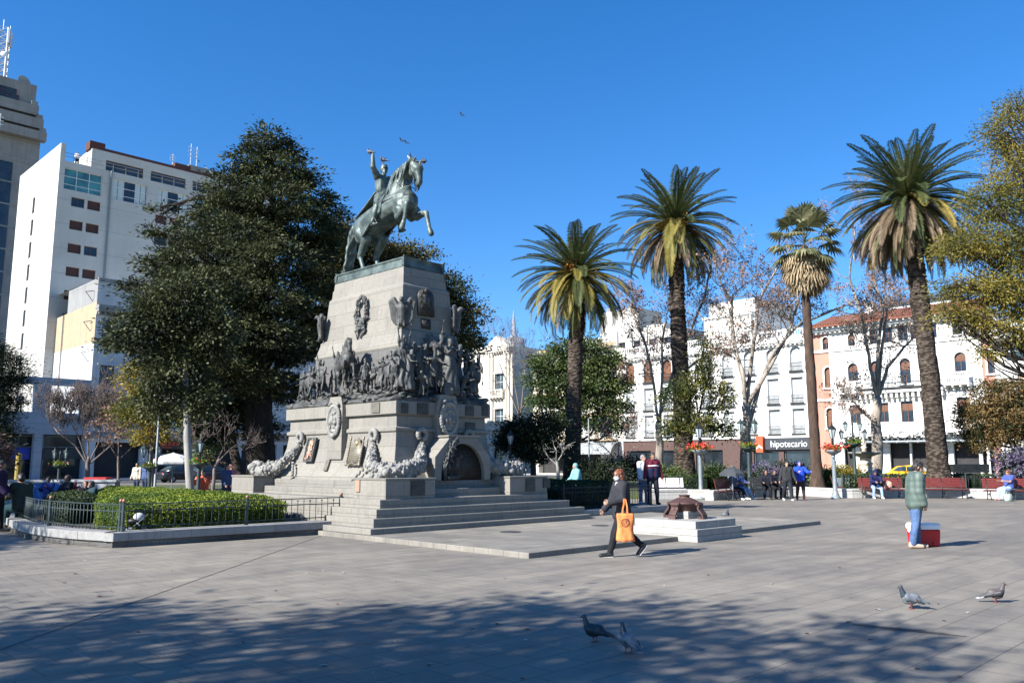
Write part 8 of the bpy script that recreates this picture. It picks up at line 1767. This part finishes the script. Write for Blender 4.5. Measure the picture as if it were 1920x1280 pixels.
def trouser_caps(g, J, i0, fat=1.0, wide=0.0, waist=True):
    H = J['H']; f = fat
    if waist: g.ell(J['pel'], ((.068 * f + i0) * H, (.092 * f + i0) * H, .085 * H)); g.cap(J['pel'], J['wai'] - V((0, 0, .03 * H)), (.072 * f + i0) * H, (.068 * f + i0) * H)
    for i in (0, 1):
        k = J['knee%d' % i]; a = J['ank%d' % i]
        g.cap(J['hip%d' % i], k, (.058 * f + i0) * H, (.040 * f + i0 + wide * .5) * H); g.cap(k, a + (k - a) * .04, (.040 * f + i0 + wide * .5) * H, (.027 + i0 + wide) * H)
def person(label, loc, rz, J, fat=1.0, female=False, skin=None, top=None, legs=None, shoes=None, hair=None, hairk='short', vox=.012, bare_arms=False, curl=(.5, .5), hem=0.0, i0=.012, flare=1.0, group=None, wide=0.0, extra=None, bell=0.0, soles=None):
    o = thing("person", label, "person", loc, rz, group); H = J['H']; g = MB(); bodycaps(g, J, fat * .94, female, True, curl); headcaps(g, J); B_ = remeshed(g, "body", skin or SKIN, o, vox * .62, 2)
    g = MB(); torso_caps(g, J, i0, fat, hem, not bare_arms, flare, bell)
    if female and bell == 0:
        for s_ in (-1, 1): g.ell(J['che'] + V((.058 * H, s_ * .042 * H, .005 * H)), (.042 * H, .045 * H, .042 * H))
    if top: crumple(remeshed(g, "jacket", top, o, vox, 3).data, .0045, 26, .15 if top.name.startswith('green_padded') else .6)
    g = MB(); trouser_caps(g, J, .006, fat, wide); crumple(remeshed(g, "trousers", legs or SHOEB, o, vox, 2).data, .004, 30)
    for i in (0, 1):
        a, h, t = J['ank%d' % i], J['heel%d' % i], J['toe%d' % i]; d = (t - h).normalized(); n_ = V((-d.z, 0, d.x)) if True else None
        g = MB(); g.cap(h + n_ * .008 * H, t + n_ * .004 * H, .030 * H, .024 * H); g.cap(h + n_ * .03 * H, a, .028 * H, .026 * H); s = remeshed(g, "shoe", shoes or SHOEB, o, max(.009, vox * .8), 2)
        g = MB(); c = (h + t) / 2 - n_ * .020 * H; g.obox(c + d * .002 * H, d, (0, 1, 0), n_, (t - h).length * .5 + .018 * H, .021 * H, .005 * H); g.build("sole", soles, s, bevel=.005) if soles else None
    if hair:
        h = J['hed']; M = J['hrot']; rq = M.to_euler(); g = MB()
        g.ell(h + M @ V((-.010, 0, .022)) * H, (.061 * H, .053 * H, .053 * H), rq, 14, 10); g.ell(h + M @ V((-.026, 0, -.004)) * H, (.046 * H, .052 * H, .053 * H), rq, 14, 10)
        if hairk == 'bob': g.ell(h + M @ V((-.03, 0, -.03)) * H, (.040 * H, .052 * H, .055 * H), rq, 12, 9); g.cap(h + M @ V((-.035, 0, -.03)) * H, h + M @ V((-.05, 0, -.085)) * H, .035 * H, .022 * H)
        if hairk == 'long': g.cap(h + M @ V((-.03, 0, -.01)) * H, h + M @ V((-.05, 0, -.13)) * H, .048 * H, .035 * H)
        if hairk == 'shaggy':
            for k in range(40): a = k * 2.4; g.ell(h + M @ V((-.022 + .042 * math.cos(a), .047 * math.sin(a), .018 + .045 * math.sin(k * 1.7))) * H, (.016 * H, .010 * H, .012 * H), Euler((k, a, k * .7)), 7, 5)
        if hairk == 'cap': g.cap(h + M @ V((.0, 0, .03)) * H, h + M @ V((-.005, 0, .045)) * H, .053 * H, .045 * H); g.ell(h + M @ V((.065, 0, .022)) * H, (.038 * H, .036 * H, .008 * H), rq)
        if hairk == 'hood': g.ell(h + M @ V((-.016, 0, .01)) * H, (.062 * H, .058 * H, .066 * H), rq, 12, 9); g.cap(h + M @ V((-.03, 0, -.05)) * H, J['nek'], .05 * H, .055 * H)
        remeshed(g, "hair" if hairk not in ('cap', 'hood') else hairk, hair, B_, max(.008, vox * .7), 1)
        if hairk not in ('cap', 'hood'): crumple(B_.children[-1].data, .0035, 70, .9)
    if extra: extra(o, J, B_)
    return o
def eyes_on(o, J, B_, m=None):
    H = J['H']; h = J['hed']; M = J['hrot']
    for s_ in (-1, 1):
        g = MB(); g.ell(h + M @ V((.050, s_ * .0175, .003)) * H, (.006 * H, .0085 * H, .0055 * H)); g.build("eye", mat("dark_eye", (.02, .015, .012), None, 4, .2), B_, True)
        g = MB(); g.ell(h + M @ V((.052, s_ * .018, .015)) * H, (.004 * H, .011 * H, .0025 * H)); g.build("eyebrow", HAIRD, B_, True)

# ---------------- woman with mask and orange bag, walking to the left
JW = pose(1.60, hip=(24, -20), knee=(6, 28), hab=(1, 1), sh=(10, 16), ab=(14, 12), el=(72, 22), inw=(16, 4), lean=2, head=(0, 3, 16))
def woman_extra(o, J, B_):
    H = J['H']; h = J['hed']; M = J['hrot']; eyes_on(o, J, B_); rq = M.to_euler()
    g = MB(); g.ell(h + M @ V((.030, 0, -.036)) * H, (.037 * H, .037 * H, .034 * H), rq, 14, 10); g.cap(h + M @ V((.052, 0, -.02)) * H, h + M @ V((.060, 0, -.03)) * H, .012 * H, .016 * H); remeshed(g, "face_mask", mat("patterned_mask", (.55, .56, .58), (.22, .23, .26), 60, .8), o, .007, 1)
    g = MB()
    for s_ in (-1, 1):
        c = h + M @ V((.058, s_ * .020, .004)) * H; g.tube([c + M @ V((0, math.cos(t) * .017, math.sin(t) * .012)) * H for t in np.linspace(0, 6.28, 13)], .0022, 5); g.tube([c + M @ V((0, s_ * .017, .004)) * H, h + M @ V((0, s_ * .046, .006)) * H], .0022, 5)
    g.build("glasses", BLACKM, o, True)
    g = MB(); g.cap(J['nek'] + V((.028, 0, -.01)) * H, J['che'] + V((.062, 0, .015)) * H, .030 * H, .020 * H); remeshed(g, "blouse", cloth("pale_blouse", (.5, .46, .42)), o, .009, 2)
wl = gp(1167, 1042); WOM = person("woman in black coat with patterned face mask and glasses, walking left", wl, R(192), JW, 1.14, True, SKIN, cloth("charcoal_coat", (.022, .022, .026), (.035, .035, .040)), cloth("black_trousers", (.014, .014, .017)), SHOEB, HAIRR, 'bob', .010, hem=-.045, i0=.014, flare=1.04, curl=(.9, .6), extra=woman_extra, soles=SHOEW)
# orange tote bag hanging from her left forearm (camera side)
ORG = cloth("orange_cloth", (.74, .235, .075), (.66, .20, .06), .6); Rm = Matrix.Rotation(R(192), 4, 'Z'); fw = V(wl) + (Rm @ JW['elb0'].lerp(JW['wri0'], .35)); 
bag = thing("tote_bag", "orange cloth tote bag with a dark round emblem on the woman's forearm", "bag", (fw.x + .11, fw.y - .075, fw.z - .70), R(4)); bag.scale = (.84, .84, .81)
rgb_ = np.random.default_rng(5); g = MB(); nx, nz = 11, 13; F = []
def bagsurf(u, v, s):   # u -1..1, v 0..1
    w = .175 + .02 * (1 - v); x = u * w + .012 * math.sin(v * 7 + u * 2); th = .055 * (1 - u * u) ** .5 * (1 - v * .55) + .006; y = s * th + .010 * math.sin(u * 6 + v * 5) + .008 * math.sin(u * 11 - v * 3) * (1 - v)
    return V((x, y, .60 * v - .015 * (1 - abs(u)) * (1 - v) + .012 * math.sin(u * 5) * (1 - v)))
rings = []
for j in range(nz):
    v = j / (nz - 1); rings.append([bagsurf(-1 + 2 * i / (nx - 1), v, -1) for i in range(nx)] + [bagsurf(1 - 2 * i / (nx - 1), v, 1) for i in range(1, nx - 1)])
g.loft(rings); g.build("bag_body", ORG, bag, True)
for s in (-1, 1):
    g = MB(); y = s * .02; pts = [(-.06, y, .56), (-.05, y, .70), (-.04 + .02, y * .5, .82), (-.02, y * .2 + .02, .915), (.02, y * .2 + .02, .90), (.045, y, .72), (.05, y, .56)]
    for i in range(6):
        p, q = V(pts[i]), V(pts[i + 1]); d = (q - p).normalized(); n_ = d.cross(V((0, 1, 0))).normalized() * .014; g.loft([[p - n_ - V((0, .002, 0)), p + n_ - V((0, .002, 0)), p + n_ + V((0, .002, 0)), p - n_ + V((0, .002, 0))], [q - n_ - V((0, .002, 0)), q + n_ - V((0, .002, 0)), q + n_ + V((0, .002, 0)), q - n_ + V((0, .002, 0))]])
    g.build("handle", ORG, bag)
g = MB(); cx, cz = .005, .40
def onbag(x, z): return bagsurf(x / .185, z / .60, -1) + V((0, -.004, 0))
def patch(x0, z0, x1, z1, w):
    d = V((x1 - x0, z1 - z0)); L = d.length; d /= L; n_ = V((-d.y, d.x)) * w; g.add([onbag(x0 - n_.x, z0 - n_.y), onbag(x1 - n_.x, z1 - n_.y), onbag(x1 + n_.x, z1 + n_.y), onbag(x0 + n_.x, z0 + n_.y)], [(0, 1, 2, 3)])
for r, w in ((.088, .006), (.068, .004)):
    for k in range(28): t0, t1 = 2 * math.pi * k / 28, 2 * math.pi * (k + .8) / 28; patch(cx + r * math.cos(t0), cz + r * math.sin(t0), cx + r * math.cos(t1), cz + r * math.sin(t1), w)
for k in range(16): t0 = 2 * math.pi * k / 16; patch(cx + .073 * math.cos(t0), cz + .073 * math.sin(t0), cx + .083 * math.cos(t0), cz + .083 * math.sin(t0), .005)
for k, (w, z) in enumerate(((.04, .04), (.055, .018), (.055, -.005), (.05, -.026), (.03, -.045))): patch(cx - w, cz + z, cx + w * (.6 + .3 * (k % 2)), cz + z + .006, .006)
patch(cx - .02, cz - .03, cx + .03, cz + .045, .005); patch(cx + .03, cz - .02, cx - .015, cz + .05, .004)
g.build("emblem", mat("dark_print", (.05, .03, .028), None, 9, .8), bag)

# ---------------- man in green padded jacket by the cooler
JM = pose(1.70, hip=(3, -7), knee=(4, 5), hab=(2, 2), sh=(4, -4), ab=(8, 6), el=(18, 20), inw=(4, 10), lean=2, head=(0, 20, -12), stoop=4)
def man_extra(o, J, B_):
    eyes_on(o, J, B_); g = MB(); H = J['H']
    for k in range(7):   # quilted seams
        t = k / 6.; c = J['pel'].lerp(J['nek'], .12 + .75 * t)
    g = MB(); h = J['hed']; M = J['hrot']; g.ell(h + M @ V((.036, 0, -.060)) * H, (.028 * H, .030 * H, .022 * H), M.to_euler()); remeshed(g, "lowered_mask", mat("pale_blue_mask", (.45, .5, .52), None, 8, .8), B_, .007, 1)
GRNJ, nn, ll, pp = new_mat("green_padded_nylon"); co_ = coords(nn); wv = nn.new("ShaderNodeTexWave"); wv.wave_type = 'BANDS'; wv.bands_direction = 'Z'; wv.inputs["Scale"].default_value = 2.4; wv.inputs["Distortion"].default_value = 1.6; wv.inputs["Detail"].default_value = 2; ll.new(co_, wv.inputs["Vector"])
ll.new(ramp2(nn, ll, noise(nn, ll, co_, 7), (.085, .115, .095), (.068, .095, .08)), pp.inputs["Base Color"]); pp.inputs["Roughness"].default_value = .6; bump(nn, ll, pp, wv.outputs["Fac"], .28, .02)
DEN = cloth("blue_denim", (.085, .14, .25), (.055, .095, .18), .8); DENL = cloth("pale_denim", (.30, .40, .55), (.22, .30, .44)); DEND = cloth("dark_denim", (.03, .045, .08))
ml = gp(1722, 1027); person("man in padded green jacket and jeans looking down beside the cool box", ml, R(-8), JM, 1.08, False, SKIN, GRNJ, DEN, mat("tan_shoe", (.45, .33, .24), None, 6, .7), HAIRD, 'shaggy', .011, hem=-.03, i0=.024, flare=1.0, wide=.008, extra=man_extra)

# ---------------- walking pair
J = pose(1.73, hip=(14, -12), knee=(6, 18), hab=(4, 4), sh=(4, -4), ab=(16, 16), el=(12, 12))
def armbands(o, J, B_):
    for i in (0, 1):
        g = MB(); p = J['sho%d' % i].lerp(J['elb%d' % i], .62); q = J['sho%d' % i].lerp(J['elb%d' % i], .85); g.cap(p, q, .068, .064); remeshed(g, "white_armband", SHOEW, o, .02, 0)
person("young man in black and grey track jacket with white armbands, left of the walking pair", gp(1478, 938), R(-92), J, 1.05, False, SKIN, cloth("charcoal_jacket", (.035, .036, .038)), cloth("dark_track_pants", (.02, .025, .032)), SHOEW, HAIRD, 'short', .018, wide=.01, extra=armbands, group="pair walking across the far plaza")
J = pose(1.72, hip=(10, -10), knee=(4, 14), hab=(3, 3), sh=(40, 20), ab=(30, 10), el=(60, 95), inw=(20, 30), head=(0, -12, 0))
def stripes(o, J, B_):
    for i in (0, 1):
        g = MB(); s_ = 1 if i == 0 else -1
        g.cap(J['sho%d' % i] + V((.0, s_ * .05, .04)), J['elb%d' % i] + V((0, s_ * .05, .02)), .022, .02); g.build("white_sleeve_stripe", SHOEW, o, True)
person("person in bright blue hooded jacket with white sleeve stripes, right of the walking pair", gp(1502, 937), R(-95), J, 1.03, False, SKIN, cloth("bright_blue_jacket", (.02, .07, .50), (.018, .055, .40)), cloth("dark_maroon_pants", (.05, .03, .035)), mat("brown_boot", (.09, .03, .02), None, 5, .6), cloth("blue_hood", (.02, .06, .42)), 'hood', .018, extra=stripes, group="pair walking across the far plaza")
# ---------------- two men standing on the kerb
kb = [V((p[0], p[1], 0)) for p in rfront]; kp = W(23.0, 16.55, .42); kx = gp(1225, 945, .28)
J = pose(1.72, hip=(4, -4), knee=(2, 2), hab=(5, 5), sh=(2, 2), ab=(14, 14), el=(10, 10))
def chest_band(o, J, B_):
    H = J['H']; g = MB(); g.ell(J['che'] + V((.0, 0, -.012 * H)), (.1035 * H, .147 * H, .03 * H), None, 20, 8); g.build("white_chest_band", SHOEW, o, True)
    g = MB()
    for s_ in (1, -1): g.cap(J['pel'] + V((0, s_ * .048 * H, .01 * H)), J['wai'] + V((0, s_ * .045 * H, .035 * H)), .0955 * H, .0955 * H, 12)
    remeshed(g, "navy_lower_jacket", cloth("navy_cloth", (.012, .018, .05)), o, .018, 2)
person("man in maroon and navy jacket standing on the right kerb wall", (kx.x, kx.y, .28), R(-75), J, 1.06, False, SKIND, cloth("maroon_cloth", (.12, .015, .03)), cloth("dark_grey_pants", (.02, .022, .028)), SHOEB, HAIRD, 'short', .018, extra=chest_band, group="men standing by the right kerb wall")
k2 = at(1207, 935, kx.y + 1.0); person("man in white shirt standing behind the railing, left of the maroon jacket", (k2.x, k2.y, .24), R(-50), pose(1.70, hip=(3, -3), hab=(4, 4), sh=(5, 5), ab=(10, 10), el=(15, 15)), 1.1, False, SKIN, cloth("white_shirt", (.66, .64, .63), (.58, .56, .56)), DEN, SHOEW, HAIRG, 'short', .018, group="men standing by the right kerb wall")
# ---------------- seated people
def sit(H=1.7, **k):
    d = dict(hip=(82, 82), knee=(84, 84), hab=(6, 6), sh=(30, 30), ab=(8, 8), el=(55, 55), inw=(15, 15), lean=-4, sit=True); d.update(k); return pose(H, **d)
sb = gp(1641, 934); J = sit(1.72, hip=(80, 80), knee=(76, 88), hab=(10, 10), sh=(35, 35), el=(45, 45), inw=(28, 28), lean=16, head=(0, 28, 0))
person("man in navy cap and tracksuit top seated on the red bench", (sb.x, sb.y - .02, 0), R(-95), J, 1.0, False, SKIND, cloth("navy_track_top", (.015, .02, .07)), DENL, SHOEW, cloth("navy_cap", (.02, .02, .07)), 'cap', .018, extra=stripes)
sb2 = gp(1893, 937); J = sit(1.66, hip=(78, 78), knee=(58, 66), hab=(5, 5), sh=(38, 38), el=(60, 60), inw=(18, 18), lean=-6, head=(0, 22, 0))
person("seated woman with sunglasses in blue and white top and pale wide trousers", (sb2.x - .05, sb2.y - .10, 0), R(-166), J, 1.2, True, SKIN, cloth("blue_top", (.06, .09, .28)), DENL, SKIN, HAIRR, 'bob', .018, True, wide=.03)
g = MB(); g.ell((0, 0, .12), (.21, .13, .13)); g.ell((.06, .02, .22), (.12, .09, .12)); g.ell((-.1, 0, .2), (.09, .08, .12)); g.cap((-.1, 0, .25), (-.02, 0, .38), .018, .018); g.cap((-.02, 0, .38), (.08, 0, .3), .018, .018); hb = remeshed(g, "handbag", cloth("orange_pink_bag", (.62, .18, .12), (.6, .42, .32)), None, .02, 1); crumple(hb.data, .012, 26); hb.location = (gp(1667, 934).x, gp(1667, 934).y, .455); tag(hb, "orange and pink bag lying on the red bench beside the man in the cap", "bag")
g = MB(); g.rects([(.15, .07, 0), (.17, .085, .03), (.165, .06, .22), (.13, .015, .33)])
for y in (-.02, .02): g.tube([(-.07, y, .32), (-.05, y, .41), (.05, y, .41), (.07, y, .32)], .008, 5)
sbg = g.build("shopping_bag", cloth("pale_green_bag", (.36, .42, .36)), None, True); sbg.location = (gp(1893, 939).x - .1, gp(1893, 939).y - .1, 0); tag(sbg, "pale green shopping bag at the seated woman's feet", "bag")
for px, rz, lab, top, legs, dx in ((1377, -60, "person in blue grey top under the dark parasol, nearer the lamp", cloth("slate_top", (.10, .13, .20)), cloth("black_jeans", (.02, .02, .025)), 0), (1392, -60, "person in dark blue top under the dark parasol, further from the lamp", cloth("ink_blue_top", (.04, .07, .18)), DENL, .3)):
    q = gp(px, 936); person(lab, (q.x, q.y + dx, 0), R(rz), sit(1.68, hip=(78, 78), knee=(45, 52), lean=-8), 1.05, False, SKIN, top, legs, SHOEW, HAIRD, 'short', .02, group="people on the bench under the dark parasol")
for px, py, rz, lab in ((1448, 937, -100, "person in dark clothes sitting in shade left of the walking pair, with pale face"), (1462, 935, -80, "person in dark clothes sitting in shade left of the walking pair, nearest them")):
    q = gp(px, py); o = person(lab, (q.x, q.y + .8, 0), R(rz), sit(1.68, lean=8), 1.08, False, SKIND, cloth("black_top", (.012, .013, .02)), cloth("black_pants", (.012, .012, .014)), SHOEB, HAIRD, 'short', .022, group="people sitting in the shade")
q = gp(1455, 934); bench("dark bench in shade under the people in dark clothes", (q.x, q.y + .85, 0), R(-8), BLACKM, 1.9, "benches")
# ---------------- people beyond the monument, left and right
q = at(1084, 905, 33); person("person with turquoise hooded coat and dark backpack behind the right hedge", (q.x, q.y, 0), R(-160), pose(1.66, hip=(12, -12), lean=10, sh=(10, 20), el=(30, 30)), 1.15, False, SKIN, cloth("turquoise_coat", (.20, .42, .42)), DEND, SHOEB, cloth("turquoise_hood", (.2, .4, .4)), 'hood', .02)
q = at(380, 905, 31.5); person("person in orange red top behind the left hedge", (q.x, q.y, .05), R(-80), sit(1.7, sh=(50, 50), el=(70, 70)), 1.1, False, SKIN, cloth("orange_red_top", (.60, .12, .06)), DEND, SHOEW, HAIRD, 'short', .02)
for px, rz, lab, top, hr in ((424, -20, "dark haired person in navy top beside the rear corner block", cloth("navy_top", (.05, .08, .16)), HAIRD), (432, -20, "fair person in pink top beside the rear corner block", cloth("pink_top", (.55, .14, .22)), HAIRR)):
    q = at(px, 905, 32 + (px - 424) * .08); person(lab, (q.x, q.y, 0), R(rz), pose(1.62, hip=(10, -10), el=(30, 30)), 1.0, True, SKIN, top, DEND, SHOEB, hr, 'long', .02)
q = at(88, 940, 26); person("child in dark blue jersey standing before the blue banner", (q.x, q.y, 0), R(-90), pose(1.24, hip=(4, -4), sh=(40, 30), el=(80, 80), inw=(20, 20)), 1.0, False, SKIND, cloth("blue_red_jersey", (.03, .05, .18)), cloth("black_pants", (.012, .012, .014)), SHOEB, HAIRD, 'short', .02)
q = at(122, 940, 26.5); person("person all in black sitting right of the blue banner", (q.x, q.y, 0), R(-120), sit(1.62), 1.05, False, SKIND, cloth("black_top", (.012, .013, .02)), cloth("black_pants", (.012, .012, .014)), SHOEB, HAIRD, 'short', .02)
q = at(139, 940, 27); person("child in bright red hooded top right of the person in black", (q.x, q.y, 0), R(-70), pose(1.08, hip=(8, -8), lean=12), 1.05, False, SKIND, cloth("red_hoodie", (.42, .03, .05)), cloth("black_pants", (.012, .012, .014)), SHOEB, cloth("red_hood", (.38, .03, .05)), 'hood', .02)
for px, lab, top, hr, rz in ((158, "person with reddish hair and black top behind the shaded hedge", cloth("black_top", (.012, .013, .02)), HAIRR, -60), (174, "person in dark teal jacket seated behind the shaded hedge", cloth("teal_jacket", (.02, .05, .06)), HAIRD, -120)):
    q = at(px, 940, 25.5); person(lab, (q.x, q.y, 0), R(rz), sit(1.42, lean=8), 1.05, False, SKIND, top, cloth("black_pants", (.012, .012, .014)), SHOEB, hr, 'short', .02)
# two dark figures on the left end of the kerb, one cut by the frame
q = gp(50, 985); J = sit(1.74, hip=(86, 70), knee=(80, 70), lean=14, sh=(30, 40), el=(50, 60), head=(0, 15, 0)); q2 = at(42, 960, 21.5)
person("large person in olive jacket and dark teal trousers sitting on the planter kerb", (q2.x, q2.y, -.06), R(150), J, 1.25, False, SKIND, cloth("olive_jacket", (.045, .05, .035)), cloth("teal_trousers", (.012, .035, .045)), SHOEB, HAIRD, 'short', .016)
q2 = at(-6, 960, 21); person("person in dark purple jacket cut by the left edge of the view", (q2.x, q2.y, 0), R(20), pose(1.72, hip=(6, -6), el=(40, 40)), 1.2, False, SKIND, cloth("dark_purple_jacket", (.03, .015, .05)), cloth("black_pants", (.012, .012, .014)), SHOEB, HAIRD, 'short', .02)
# tiny figures on the white apartment block's roof and in the cladding building's opening
rp = V((0, 0, 0)); d_ = ray(145, 297); t_ = None
a_, z_ = on_b(145, 297, KW + 1.2); rp = W(a_, KW + 1.2, 0); zt_ = APT.location.z; zroof = on_b(118 + 0, 300, KW)[1]
person("person in white shirt standing on the white apartment block's roof", (rp.x, rp.y, zroof + .01), R(-60), pose(1.72, ab=(20, 20), el=(60, 60), inw=(40, 40)), 1.0, False, SKIND, cloth("white_shirt", (.66, .64, .63)), cloth("black_pants", (.012, .012, .014)), SHOEW, HAIRD, 'short', .025)
a_, z_ = on_b(36, 768, KB + 1.6); rp = W(a_, KB + 1.6, 0); zf_ = on_b(120, 774, KB)[1]
person("person in dark clothes standing in the left opening of the cladding building", (rp.x, rp.y, zf_ + .01), R(-60), pose(1.75), 1.0, False, SKIND, cloth("slate_top", (.10, .13, .20)), cloth("black_pants", (.012, .012, .014)), SHOEB, HAIRD, 'short', .025)
for px, Y, top in ((256, 44, cloth("cream_top", (.5, .45, .38))), (272, 45, cloth("blue_print_top", (.08, .12, .25)))):
    q = at(px, 905, Y); person("person in %s top far behind the left hedge" % ("cream" if px == 256 else "blue"), (q.x, q.y, 0), R(-100), pose(1.65, hip=(8, -8)), 1.0, True, SKIN, top, DEND, SHOEB, HAIRD, 'long', .025)
